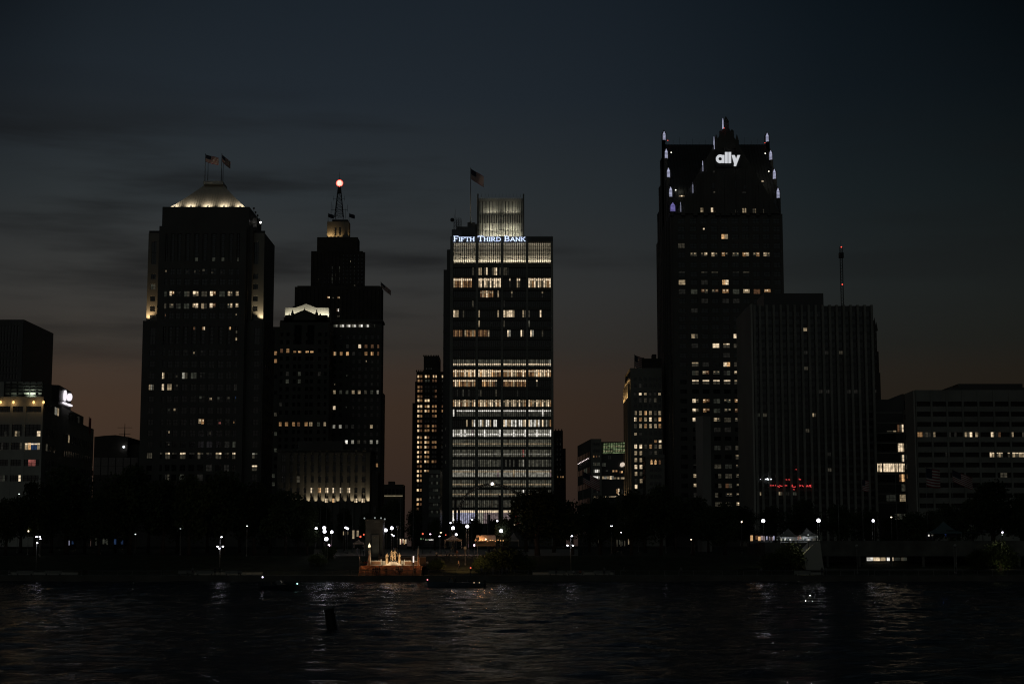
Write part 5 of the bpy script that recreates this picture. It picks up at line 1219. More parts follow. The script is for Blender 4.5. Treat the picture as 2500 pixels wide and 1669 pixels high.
g = MB(); g.box(-6000, 6000, QY, QY + 1.0, -6, PZ + .12, quay_m); structure(g.build('quay_wall'))
g = MB(); g.add([(-6000, QY + 1.0, PZ + .004), (6000, QY + 1.0, PZ + .004), (6000, 321.6, PZ + .004), (-6000, 321.6, PZ + .004)], [(0, 1, 2, 3)], conc); structure(g.build('promenade'))
# plaza paving: a broad sloped walk in the middle
g = MB(); px = [X(p, 1345, 350) for p in (785, 1160)]
ys2 = [345.2, 380, 420, 449.8]; vs = [(x * (y / 350) * (1.0 if x < 0 else 1.0), y, gz(y) + .02) for y in ys2 for x in (-42, -20, -5, 14)]
g.add(vs, [(j * 4 + i, j * 4 + i + 1, (j + 1) * 4 + i + 1, (j + 1) * 4 + i) for j in range(3) for i in range(3)], pave); structure(g.build('plaza'))
# street beyond the park
g = MB(); g.add([(-900, 470, 6.6), (900, 470, 6.6), (900, 492, 6.85), (-900, 492, 6.85)], [(0, 1, 2, 3)], mat('asphalt', (.05, .05, .05), .9)); structure(g.build('road'))

# river: one sheet of real waves, finely divided in front of the camera
wm = bpy.data.materials.new('river_water'); wm.use_nodes = True; t = wm.node_tree; b = t.nodes['Principled BSDF']
b.inputs['Base Color'].default_value = (.012, .022, .030, 1); b.inputs['Roughness'].default_value = .1; b.inputs['IOR'].default_value = 1.2; b.inputs['Specular IOR Level'].default_value = .5
tcw = t.nodes.new('ShaderNodeTexCoord'); prev_n = None
for sc_, sx_, dist_ in ((1.1, .45, .44), (3.4, .5, .15)):
    mpn = t.nodes.new('ShaderNodeMapping'); mpn.inputs['Scale'].default_value = (sc_ * sx_, sc_, sc_); t.links.new(tcw.outputs['Object'], mpn.inputs[0])
    nn = t.nodes.new('ShaderNodeTexNoise'); nn.inputs['Scale'].default_value = 1; nn.inputs['Detail'].default_value = 5; nn.inputs['Roughness'].default_value = .6; t.links.new(mpn.outputs[0], nn.inputs[0])
    bp = t.nodes.new('ShaderNodeBump'); bp.inputs['Strength'].default_value = 1; bp.inputs['Distance'].default_value = dist_; t.links.new(nn.outputs['Fac'], bp.inputs['Height'])
    if prev_n is not None: t.links.new(prev_n.outputs[0], bp.inputs['Normal'])
    prev_n = bp
t.links.new(prev_n.outputs[0], b.inputs['Normal'])
rs = np.random.RandomState(4)
yv = np.concatenate([[-3000, -400, -60], 20 * np.exp(np.linspace(0, math.log((QY + .3) / 20), 620))])
xi = np.linspace(-150, 150, 640); xv = np.concatenate([[-6000, -1200, -420, -230], xi, [230, 420, 1200, 6000]])
XX, YY = np.meshgrid(xv, yv); ZZ = np.zeros_like(XX)
for k in range(46):
    lam = 1.7 * (1.12 ** (k * .36)) * rs.uniform(.9, 1.1); th = rs.normal(math.pi * .5, .62); kk = 2 * math.pi / lam
    amp = .014 * lam ** .8 * rs.uniform(.5, 1.2) / 1.9; ph = rs.uniform(0, 6.28)
    mod = .6 + .4 * np.sin(XX * .021 * rs.uniform(.5, 2) + YY * .03 * rs.uniform(.5, 2) + ph)
    s1 = np.sin(kk * (XX * math.cos(th) + YY * math.sin(th)) + ph + .6 * np.sin(XX * .11 + k)); ZZ += amp * mod * (s1 + .25 * np.cos(2 * kk * (XX * math.cos(th) + YY * math.sin(th)) + 2 * ph))
inner = (np.abs(XX) <= 150) & (YY > 10); ZZ = np.where(inner, ZZ, 0)
me = bpy.data.meshes.new('water'); nv = XX.size; me.vertices.add(nv); co = np.stack([XX, YY, ZZ], -1).reshape(-1).astype('f4'); me.vertices.foreach_set('co', co)
nr_, nc_ = XX.shape; ii = (np.arange(nr_ - 1)[:, None] * nc_ + np.arange(nc_ - 1)[None, :]).reshape(-1)
q = np.stack([ii, ii + 1, ii + 1 + nc_, ii + nc_], -1).reshape(-1).astype('i4'); nf_ = len(ii)
me.loops.add(nf_ * 4); me.loops.foreach_set('vertex_index', q); me.polygons.add(nf_); me.polygons.foreach_set('loop_start', (np.arange(nf_) * 4).astype('i4'))
me.polygons.foreach_set('use_smooth', np.ones(nf_, dtype=bool)); me.update(calc_edges=True); me.validate(); me.materials.append(wm)
wo_ = bpy.data.objects.new('water', me); C.objects.link(wo_); structure(wo_)

# ================================================================== trees
leafm = mat('foliage', (.045, .065, .025), .8, 0, .45, .5); leafl = mat('foliage_light', (.09, .12, .04), .8, 0, .45, .6); bark = mat('bark', (.06, .045, .035), .95, 0, .3, 1.5)
TREES = {}
def tree_meshes(kind, seed):
    """unit tree: height 10, crown radius about 4.2"""
    r = random.Random(seed); tr = MB(); cr = MB()
    tr.tube((0, 0, 0), (.1, 0, 2.4), .32, bark, .24); tr.tube((.1, 0, 2.4), (0, .1, 5.2), .24, bark, .13)
    blobs = []
    for i in range(11 if kind == 0 else 8):
        a = r.uniform(0, 6.28); rr = r.uniform(.6, 2.7 if kind == 0 else 1.8); z = r.uniform(3.4, 8.4)
        if kind == 2: z = r.uniform(1.0, 3.6)
        q = Vector((rr * math.cos(a), rr * math.sin(a), z)); blobs.append((q, r.uniform(1.1, 2.0)))
        tr.tube((0, 0, min(z * .6, 4.2)), q, .11, bark, .03, seg=5)
    blobs.append((Vector((0, 0, 8.1 if kind != 2 else 3.4)), 1.7)); blobs.append((Vector((0, 0, 6 if kind != 2 else 2.4)), 2.6))
    vs, fs = [], []
    for c, rad in blobs:
        for _ in range(int(230 * rad)):
            d = Vector((r.gauss(0, 1), r.gauss(0, 1), r.gauss(0, .85))).normalized() * rad * (r.random() ** .28) * r.uniform(.8, 1.18)
            p = c + d; s_ = r.uniform(.10, .27); u = Vector((r.gauss(0, 1), r.gauss(0, 1), r.gauss(0, 1))).normalized(); v = u.orthogonal().normalized()
            k = len(vs); vs += [p + u * s_, p + v * s_ * .7, p - u * s_, p - v * s_ * .7]; fs.append((k, k + 1, k + 2, k + 3))
    cr.add(vs, fs, leafm if kind != 2 else leafl); return tr, cr
for k, (kind, seed) in enumerate(((0, 3), (0, 8), (1, 5), (0, 21), (2, 4), (2, 9))):
    tr, cr = tree_meshes(kind, seed); TREES[k] = (tr.mesh('trunk'), cr.mesh('crown'))
def tree(px, ytop, wpx, Y, k, label, group='park trees behind the promenade', name='broadleaf_tree', base=None):
    zb = gz(Y) if base is None else base; p = at(px, ytop, Y); h = p.z - zb; w = wpx * Y / F
    t = thing(name, (p.x, Y, zb), label, 'tree' if name != 'shrub' else 'shrub', group); hh = 10 if k < 4 else 5.2
    s_ = (w / 8.8, w / 8.8, h / hh); t.scale = s_; t.rotation_euler = (0, 0, (px * 7 % 61) / 10)
    for nm, me_ in zip(('trunk', 'crown'), TREES[k]): o = bpy.data.objects.new(nm, me_); C.objects.link(o); o.parent = t
    return t
TG = []     # (px, top, width, depth, mesh, label)
front = [(18, 1212, 120, 352), (92, 1166, 130, 356), (168, 1136, 190, 362), (246, 1196, 110, 350), (322, 1130, 170, 360), (402, 1158, 130, 356), (466, 1160, 140, 352), (548, 1152, 150, 358), (624, 1172, 140, 354), (700, 1188, 130, 350), (752, 1222, 80, 352),
         (1232, 1262, 60, 352), (1312, 1186, 205, 350), (1398, 1216, 110, 356), (1464, 1210, 120, 362), (1540, 1196, 120, 356), (1612, 1180, 150, 352), (1690, 1206, 130, 356), (1768, 1226, 120, 358), (2230, 1250, 110, 372), (2320, 1226, 110, 366), (2420, 1166, 190, 360), (2496, 1206, 100, 356)]
names_f = ['low rounded tree at the far left edge of the park', 'tall tree second from the left edge before the pale clinic block', 'broadest tree before the clinic block, third from the left edge', 'lower tree in the dip left of the hip-roofed tower', 'high tree under the left flank of the hip-roofed tower',
 'tree below the left half of the hip-roofed tower', 'tree below the middle of the hip-roofed tower', 'tree below the right half of the hip-roofed tower', 'tree between the hip-roofed tower and the classical hall', 'tree before the left end of the classical hall', 'small tree left of the cluster of round globe lamps',
 'small low tree before the lobby of the bank tower', 'large rounded tree covering the lower right corner of the bank tower', 'tree in the gap between bank tower and atrium building', 'tree before the atrium building', 'tree before the foot of the beige tower', 'large tree before the foot of the gabled skyscraper, left of the white pylon',
 'tree around the foot of the white pylon', 'tree before the left wall of the ribbed slab', 'tree before the glass stair block', 'tree before the left part of the wide grid block', 'tallest tree at the right edge before the wide grid block', 'tree cut off by the right edge of the picture']
for i, ((a, b_, c, d_), nm) in enumerate(zip(front, names_f)): tree(a, b_, c, d_, i % 4, nm)
back = [(55, 1205, 120, 384), (130, 1190, 120, 388), (210, 1205, 120, 380), (286, 1172, 110, 386), (366, 1168, 120, 390), (436, 1185, 120, 384), (510, 1180, 120, 386), (588, 1178, 120, 390), (662, 1196, 120, 384), (730, 1226, 90, 386), (790, 1232, 70, 420), (842, 1240, 70, 425), (896, 1246, 60, 428), (958, 1216, 90, 420), (1012, 1240, 70, 424),
        (1062, 1266, 50, 430), (1116, 1264, 50, 430), (1160, 1258, 60, 434), (1206, 1266, 50, 430), (1285, 1200, 150, 400), (1352, 1206, 130, 392), (1438, 1226, 100, 396), (1500, 1222, 100, 390), (1574, 1206, 110, 394), (1648, 1200, 110, 388), (1728, 1228, 100, 392), (1810, 1236, 100, 420), (1880, 1234, 90, 424), (1962, 1212, 150, 430), (2050, 1228, 110, 424), (2120, 1244, 90, 428), (2176, 1256, 80, 420), (2276, 1240, 100, 404), (2370, 1214, 110, 398)]
bn = ['behind the left-edge tree', 'between the two big left trees', 'behind the broadest left tree', 'in the gap left of the hip-roofed tower', 'behind the high tree under the hip-roofed tower', 'second row under the hip-roofed tower left side', 'second row under the hip-roofed tower centre', 'second row under the hip-roofed tower right side',
      'second row left of the classical hall', 'second row behind the small tree by the globe lamps', 'before the left part of the classical hall steps', 'before the middle of the classical hall steps', 'behind the grey stone block', 'right of the grey stone block', 'before the slim brick tower', 'left of the bank lobby', 'before the left bay of the bank lobby',
      'before the second bay of the bank lobby', 'before the third bay of the bank lobby', 'at the right side of the bank lobby', 'behind the gap right of the bank tower', 'before the atrium shop lights', 'before the gold-lit ribs', 'behind the tree at the beige tower', 'just left of the white pylon', 'just right of the white pylon', 'before the left end of the red neon reflections',
      'below the red neon reflections', 'broad, below the right half of the ribbed slab', 'before the right ribs of the slab', 'at the right edge of the ribbed slab', 'before the lit stair rooms', 'right of the pale corner pier', 'behind the tall right-edge tree']
for i, ((a, b_, c, d_), nm) in enumerate(zip(back, bn)): tree(a, b_, c, d_, (i * 3 + 1) % 4, 'dark tree ' + nm, 'second row of park trees')
# shrubs and hedges
sh = [(1226, 1334, 150, 324, 4, 'large black bush between the glowing food stall and the promenade'), (1180, 1352, 90, 322.5, 5, 'left part of the black bushes near the small red lamp'), (1282, 1356, 100, 324, 4, 'right end of the black bushes behind the promenade rail'),
      (1928, 1322, 130, 326, 5, 'yellow-green lit bush left of the sloping pale wall'), (1880, 1346, 100, 324, 4, 'dark bush left of the yellow-green lit bush'), (2440, 1316, 130, 326, 5, 'faintly lit green bush near the right edge'), (2384, 1338, 80, 325, 4, 'dark bush left of the faintly lit bush at the right edge'),
      (800, 1330, 60, 340, 4, 'bush at the foot of the globe lamp cluster'), (776, 1348, 70, 332, 5, 'bush left of the lit monument terrace'), (1066, 1362, 70, 326, 5, 'black bush right of the lit monument terrace')]
for a, b_, c, d_, k, nm in sh: tree(a, b_, c, d_, k, nm, 'bushes along the promenade', 'shrub')

# ================================================================== lamps
GLOBE = emi('globe_lamp', (.90, .88, 1), 7, 0, 1, True); GLOBE_P = emi('globe_lamp_pink', (1, .62, .86), 7, 0, 1, True); GLOBE_W = emi('lamp_warm', (1, .8, .55), 3.2, 0, 1, True); GLOBE_D = emi('lamp_cool_dim', (.85, .95, .9), 2.2, 0, 1, True)
DEADG = mat('unlit_globe', (.45, .45, .42), .3, 0, .05)
def street_lamp(px, py, r, Y, label, m=GLOBE, twin=False, grp='globe lamps around the plaza', base=None, arm=False, head='globe'):
    p = at(px, py, Y); zb = gz(Y) if base is None else base; rad = max(.13, r * .9 * Y / F)
    if p.z - zb < 1.2: zb = p.z - 3
    t = thing('street_lamp', (p.x, Y, zb), label, 'street lamp', grp)
    mb = MB(); o = .22
    for s_ in ((-o, o) if twin else (0,)): mb.tube((p.x + s_, Y, zb), (p.x + s_, Y, p.z - rad * .8), .055, pole_m, seg=6)
    mb.tube((p.x, Y, zb), (p.x, Y, zb + .4), .2, pole_m); mb.tube((p.x, Y, p.z - rad * 1.15), (p.x, Y, p.z - rad * .85), rad * .5, darkm)
    mb.build('pole', t); gb = MB()
    if head == 'globe':
        gb.ball(p, rad, m, 16); gb.build('globe', t)
        cg = MB(); cg.lathe((p.x, Y, p.z - .03), [(rad * 1.01, 0), (rad * 1.02, .06), (rad * .98, .06)], darkm, 16); cg.build('globe_band', t)
    else:
        gb.ball(p, rad, m, 10, (1.3, 1, .7)); gb.build('lamp_head', t)
    return t
GLS = [  # crop fn, x, y, r(crop px), scale, depth, label, material, twin
 (c3, 160, 507, 25, 7.34, 352, 'globe lamp farthest left of the bright cluster left of the stone block', GLOBE, 0), (c3, 305, 500, 31, 7.34, 348, 'upper globe of the two overlapping bright globes', GLOBE, 0), (c3, 311, 562, 33, 7.34, 341, 'lower globe of the two overlapping bright globes', GLOBE, 0),
 (c3, 440, 572, 29, 7.34, 346, 'globe lamp right of the two overlapping bright globes', GLOBE, 0), (c3, 343, 697, 37, 7.34, 332, 'nearest large globe lamp on twin poles left of the monument', GLOBE, 1), (c3, 688, 495, 19, 7.34, 380, 'left one of a close pair of small globes left of the stone block', GLOBE, 0),
 (c3, 725, 512, 21, 7.34, 374, 'right one of a close pair of small globes left of the stone block', GLOBE, 0), (c3, 390, 810, 22, 7.34, 345, 'pink glowing globe low beside the nearest twin-pole lamp', GLOBE_P, 0), (c3, 1407, 540, 32, 7.34, 350, 'big globe lamp just right of the stone block', GLOBE, 1),
 (c3, 1515, 503, 32, 7.34, 352, 'highest big globe lamp right of the stone block', GLOBE, 0), (c3, 1370, 597, 19, 7.34, 372, 'small globe touching the right side of the stone block', GLOBE, 0), (c3, 1517, 617, 12, 7.34, 400, 'tiny upper globe below the highest big globe', GLOBE, 0), (c3, 1547, 637, 15, 7.34, 392, 'tiny lower globe below the highest big globe', GLOBE, 0),
 (c3, 2205, 610, 14, 7.34, 392, 'small violet-white globe above the green banner lights', GLOBE_P, 0), (c4, 557, 345, 14, 7.127, 410, 'small globe before the left foot of the bank tower, higher of two', GLOBE, 0), (c4, 498, 397, 15, 7.127, 404, 'small globe before the left foot of the bank tower, lower of two', GLOBE, 0),
 (c4, 872, 338, 14, 7.127, 410, 'small globe on a tall pole before the middle of the bank lobby', GLOBE, 0), (c4, 1313, 363, 16, 7.127, 404, 'small globe before the right part of the bank lobby', GLOBE, 0), (c4, 542, 488, 31, 7.127, 352, 'big globe lamp above the lit canopy tent', GLOBE, 1), (c4, 790, 457, 31, 7.127, 352, 'big globe lamp midway between canopy tent and food stall', GLOBE, 1),
 (c4, 1380, 537, 32, 7.127, 350, 'big globe lamp right above the glowing food stall', GLOBE, 1), (c4, 598, 600, 22, 7.127, 368, 'medium globe touching the top of the lit canopy tent', GLOBE, 0), (c4, 915, 785, 19, 7.127, 352, 'pink-white globe low before the food stall', GLOBE_P, 0), (c4, 330, 565, 13, 7.127, 376, 'small leaning lamp left of the lit canopy tent, upper', GLOBE_W, 0),
 (c4, 308, 628, 9, 7.127, 376, 'small lamp left of the lit canopy tent, lower', GLOBE, 0), (c6, 1025, 508, 26, 5.593, 360, 'globe lamp alone among dark trees left of the twin white tents', GLOBE, 0), (c6, 1780, 503, 28, 5.593, 352, 'globe lamp on twin poles right of the twin white tents', GLOBE, 1),
 (c6, 730, 522, 13, 5.593, 372, 'leaf-broken lamp glow in the trees right of the pylon', GLOBE_W, 0), (c7, 290, 505, 20, 5.593, 352, 'globe lamp on twin poles on the terrace, left of the lit stair rooms', GLOBE, 1), (c7, 537, 458, 11, 5.593, 400, 'small lamp left below the lit stair rooms', GLOBE_W, 0), (c7, 775, 473, 16, 5.593, 396, 'pink-white lamp at the foot of the pale corner pier', GLOBE_P, 0),
 (c7, 1493, 445, 13, 5.593, 420, 'highest of three small lamps right of the dark blue tent', GLOBE_W, 0), (c7, 1590, 515, 13, 5.593, 400, 'middle of three small lamps right of the dark blue tent', GLOBE_W, 0), (c7, 1630, 555, 10, 5.593, 396, 'lowest of three small lamps right of the dark blue tent', GLOBE, 0), (c7, 2055, 665, 12, 5.593, 340, 'lone cool lamp above the faintly lit bush near the right edge', GLOBE, 0),
 (c5, 1132, 600, 20, 5.8725, 372, 'ragged bright lamp seen through leaves below the beige tower', GLOBE, 0), (c5, 1270, 692, 13, 5.8725, 380, 'mushroom-like lamp right of the ragged bright lamp', GLOBE, 0), (c5, 1515, 655, 6, 5.8725, 390, 'faint speck lamp in the trees left of the pylon', GLOBE_D, 0), (c5, 1910, 690, 8, 5.8725, 384, 'small cold lamp in the trees below the white pylon', GLOBE, 0),
 (c5, 1408, 750, 6, 5.8725, 385, 'small warm lamp among the stalls in the trees', GLOBE_W, 0), (c5, 2275, 800, 6, 5.8725, 380, 'amber speck lamp in the dark right of the pylon trees', GLOBE_W, 0), (c1, 302, 940, 9, 4.355, 350, 'lone lamp in the trees near the left edge', GLOBE_W, 0), (c1, 422, 1000, 9, 4.355, 346, 'upper bright lamp of the left-edge pair', GLOBE, 0),
 (c1, 430, 1022, 7, 4.355, 343, 'lower bright lamp of the left-edge pair', GLOBE, 0), (c1, 203, 545, 5, 4.355, 380, 'tiny lamp high in the left-edge trees', GLOBE_D, 0), (c1, 1440, 972, 4, 4.355, 372, 'tiny blue-white lamp in the left park', GLOBE_D, 0), (c2, 268, 912, 8, 4.355, 352, 'flat lamp head in the park below the left part of the hip-roofed tower', GLOBE_D, 0),
 (c2, 972, 885, 7, 4.355, 344, 'lamp on a tall pole below the right side of the hip-roofed tower', GLOBE_D, 0), (c1, 1318, 43, 4, 4.355, 640, 'x', None, 0)]
for i, (cf, x, y, r, s_, Y, lb, m, tw) in enumerate(GLS):
    if m is None: continue
    px, py = cf(x, y)
    if px > 1880 and Y < 356: street_lamp(px, py, r / s_, Y, lb, m, tw, base=7.45)
    else: street_lamp(px, py, r / s_, Y, lb, m, tw, head='globe' if r / s_ > 2 else 'h')
# dark (unlit) globes by the plaza
for cf, x, y, r, s_, Y, lb in ((c3, 1620, 478, 26, 7.34, 350, 'unlit globe lamp right of the highest big globe'), (c4, 968, 672, 33, 7.127, 336, 'unlit dark globe lamp before the food stall'), (c4, 755, 830, 33, 7.127, 332, 'unlit glassy globe lamp between tent and bush'), (c7, 65, 850, 24, 5.593, 323, 'unlit globe lamp on the promenade right of the pale sloping wall'), (c7, 1405, 845, 24, 5.593, 323, 'unlit globe lamp on twin poles right of the terrace windows')):
    px, py = cf(x, y); street_lamp(px, py, r / s_, Y, lb, DEADG, Y < 330 and x > 500, 'unlit globe lamps')
# promenade floodlight trees (poles with several heads)
for cf, heads, s_, Y, lb in ((c2, [(700, 1002, 8), (658, 1103, 7), (714, 1103, 7), (677, 1123, 5)], 4.355, 325, 'promenade mast with several white heads below the hip-roofed tower'), (c5, [(563, 750, 8), (502, 885, 9), (580, 885, 10)], 5.8725, 325, 'promenade mast with three white heads below the gap right of the bank tower'), (c1, [(395, 1065, 5), (388, 1000, 4)], 4.355, 325, 'short promenade mast near the left edge')):
    cx = sum(h[0] for h in heads) / len(heads); px, py = cf(cx, heads[0][1]); p = at(px, py, Y); t = thing('lamp_mast', (p.x, Y, gz(Y)), lb, 'lamp mast', 'masts with several lamp heads'); mb = MB()
    mb.tube((p.x, Y, gz(Y)), p, .09, pole_m); hd = []
    for hx_, hy_, r in heads:
        q = at(*cf(hx_, hy_), Y - .4); mb.tube((p.x, Y, q.z - .1), q, .05, pole_m, seg=5); hd.append((q, r * Y / F / s_))
    mb.build('pole', t)
    for q, r in hd: m_ = MB(); m_.ball(q, max(.15, r), GLOBE, 10, (1.2, 1, .8)); m_.build('lamp_head', t)
# thin lit posts on the monument terrace
for (x, y0, y1, Y, hot, lb) in ((1820, 735, 1370, 312.5, 1, 'slim post with a white glowing upper half, right of the statues'), (1775, 735, 1170, 314, 0, 'slim dark post beside the white glowing post'), (108, 755, 1200, 314, 0, 'slim amber-lit post left of the statues')):
    a = at(*cM(x, y1), Y); b_ = at(*cM(x, y0), Y); t = thing('light_post', (a.x, Y, a.z), lb, 'post', None); mb = MB(); mb.tube(a, b_, .09, pole_m); mb.build('pole', t)
    if hot: m_ = MB(); m_.tube(b_.lerp(a, .32) + Vector((0, -.02, 0)), b_, .12, emi('post_tube', (1, .85, .78), 1.1, 0, 1, True)); m_.build('light_tube', t)

# ================================================================== monument terrace
brickp = mat('brick_paving', (.30, .17, .10), .85, 0, .25, 1.2, .1)
za0 = Z(cM(0, 1178)[1], 315); tx0, tx1 = X(*cM(100, 1100), 315), X(*cM(2080, 1100), 315)
g = MB(); n_ = 6
zt_ = Z(cM(0, 1042)[1], 318.5)
for i in range(n_): g.box(tx0, tx1, 312.2 + i * .75, 330, PZ - .2, PZ + (zt_ - PZ) * (i + 1) / n_, brickp)
structure(g.build('terrace_steps'))
bz = zt_ + .03; mon = thing('monument', (X(*cM(1180, 1040), 319), 319, bz), 'floodlit memorial base of pale stone carrying four standing bronze figures', 'monument')
mb = MB(); f319 = fy(319.2)
def mu_(x, y, Y=319.2): return at(*cM(x, y), Y)
P = [(840, 1045), (900, 1010), (1000, 985), (1080, 930), (1180, 925), (1290, 935), (1380, 975), (1440, 1000), (1490, 1045)]
fy(318.2).poly(mb, [(mu_(x, y, 318.2).x, max(mu_(x, y, 318.2).z, bz)) for x, y in P], -1.6, .6, pale)
fy(319.6).poly(mb, [(mu_(x, y, 319.6).x, max(mu_(x, y, 319.6).z, bz)) for x, y in ((930, 1045), (960, 970), (1060, 915), (1130, 890), (1270, 890), (1340, 950), (1430, 985), (1440, 1045))], -1.2, .6, pale)
mb.build('plinth', mon)
for x0, x1, hot in ((820, 925, 1), (1430, 1520, 1)): m_ = MB(); a, b_ = mu_(x0, 885, 320), mu_(x1, 1010, 320); m_.box(a.x, b_.x, 319.9, 320.4, bz, a.z, pale); m_.build('wing_wall', mon)
def panel(x0, x1, y0, y1, Y, lb):
    a, b_ = at(*cM(x0, y0), Y), at(*cM(x1, y1), Y); t = thing('screen_wall', ((a.x + b_.x) / 2, Y, bz), lb, 'wall', 'low walls flanking the statues'); m_ = MB(); m_.box(a.x, b_.x, Y + .1, Y + .4, bz, a.z - .1, brickp); m_.build('panel', t)
    m_ = MB(); m_.box(a.x, b_.x, Y - .05, Y + .5, a.z - .1, a.z + .08, pale); m_.box(a.x, b_.x, Y - .02, Y + .08, bz, bz + .14, pale); m_.box(b_.x if x0 < 900 else a.x - .2, b_.x + .22 if x0 < 900 else a.x, Y - .08, Y + .45, bz, a.z + .3, pale); m_.build('coping', t)
panel(440, 775, 893, 1052, 319.5, 'low wall left of the statues with a glowing white rim'); panel(1548, 1950, 893, 1060, 319.5, 'low brick wall right of the statues')
t = thing('garden_wall', (X(*cM(1500, 850), 331), 331, gz(331)), 'long low amber-lit wall behind the statues and right pillar', 'wall'); m_ = MB(); a, b_ = at(*cM(705, 775), 331), at(*cM(2215, 860), 331); m_.box(a.x, b_.x, 331, 331.6, gz(331) - .5, a.z, brickp); m_.build('wall_body', t); m_ = MB(); m_.box(a.x, b_.x, 330.9, 331.7, a.z, a.z + .12, pale); m_.build('coping', t)
for x0, x1, xt0, xt1, yt, lb in ((345, 462, 390, 445, 490, 'tall tapered stone pillar with a flame light, left of the statues'), (1935, 2012, 1948, 2000, 490, 'tall tapered stone pillar right of the statues')):
    Y = 317.5; a, b_ = at(*cM(x0, 1075), Y), at(*cM(x1, 1075), Y); c, d_ = at(*cM(xt0, yt), Y), at(*cM(xt1, yt), Y); zb_ = zt_ - .3
    t = thing('stone_pillar', ((a.x + b_.x) / 2, Y, zb_), lb, 'pillar', 'pillars flanking the statues'); m_ = MB()
    m_.prism([(a.x, Y), (b_.x, Y), (b_.x, Y + 1.2), (a.x, Y + 1.2)], zb_, c.z, pale, top=[(c.x, Y + .2), (d_.x, Y + .2), (d_.x, Y + .9), (c.x, Y + .9)]); m_.prism([(c.x, Y + .2), (d_.x, Y + .2), (d_.x, Y + .9), (c.x, Y + .9)], c.z, c.z + .5, pale, top=[((c.x + d_.x) / 2 - .05, Y + .5), ((c.x + d_.x) / 2 + .05, Y + .5), ((c.x + d_.x) / 2 + .05, Y + .6), ((c.x + d_.x) / 2 - .05, Y + .6)])
    xm = (a.x + b_.x) / 2; m_.box(xm - .12, xm + .12, Y - .05, Y + .1, zb_, zb_ + 2.4, brickp); m_.build('shaft', t)
    if x0 < 900:
        m_ = MB(); q = at(*cM(415, 415), Y + .5); m_.lathe((q.x, q.y, q.z - .35), [(.12, 0), (.26, .2), (.18, .5), (.02, .85)], emi('flame', (1, .82, .5), 1.6, 0, 1, True), 10); m_.build('flame', t)
def hot_spot(x, Y, z, tx, ty, tz, p, col=(1, .66, .36), a=90): lamp('SPOT', (x, Y, z), (tx, ty, tz), p * 1.45, col, mon, .12, spot=a, blend=.9)
mx = mon.location.x
for dx in (-3.6, -1.2, 1.4, 3.8): hot_spot(mx + dx, 315.6, bz + .3, mx + dx * .7, 319.4, bz + 2.2, 230, (1, .70, .42))
hot_spot(mx - 9.0, 315.4, bz + .25, mx - 14.3, 318, bz + 2.4, 900, (1, .74, .42), 80); hot_spot(mx + 10, 315.4, bz + .25, mx + 14.5, 318, bz + 2.4, 700, (1, .62, .30), 80)
hot_spot(mx - 9, 317.6, bz + .2, mx - 9, 319.6, bz + .8, 45, (1, .75, .6), 150); hot_spot(mx + 8, 317.6, bz + .2, mx + 9, 319.6, bz + .8, 45, (1, .6, .35), 150)
hot_spot(mx + 12, 322, bz + 2.5, mx + 14, 331, gz(331) + .8, 600, (1, .55, .25), 120)
for px_ in (1009, 878, 942, 860, 1034): q = X(px_, 1380, 316); lamp('SPOT', (q, 316, bz + 4.2), (q, 314.2, 0), 850, (1, .52, .24), mon, .15, spot=96, blend=.9)  # added unseen spots overhead, standing for the amber spill on the steps

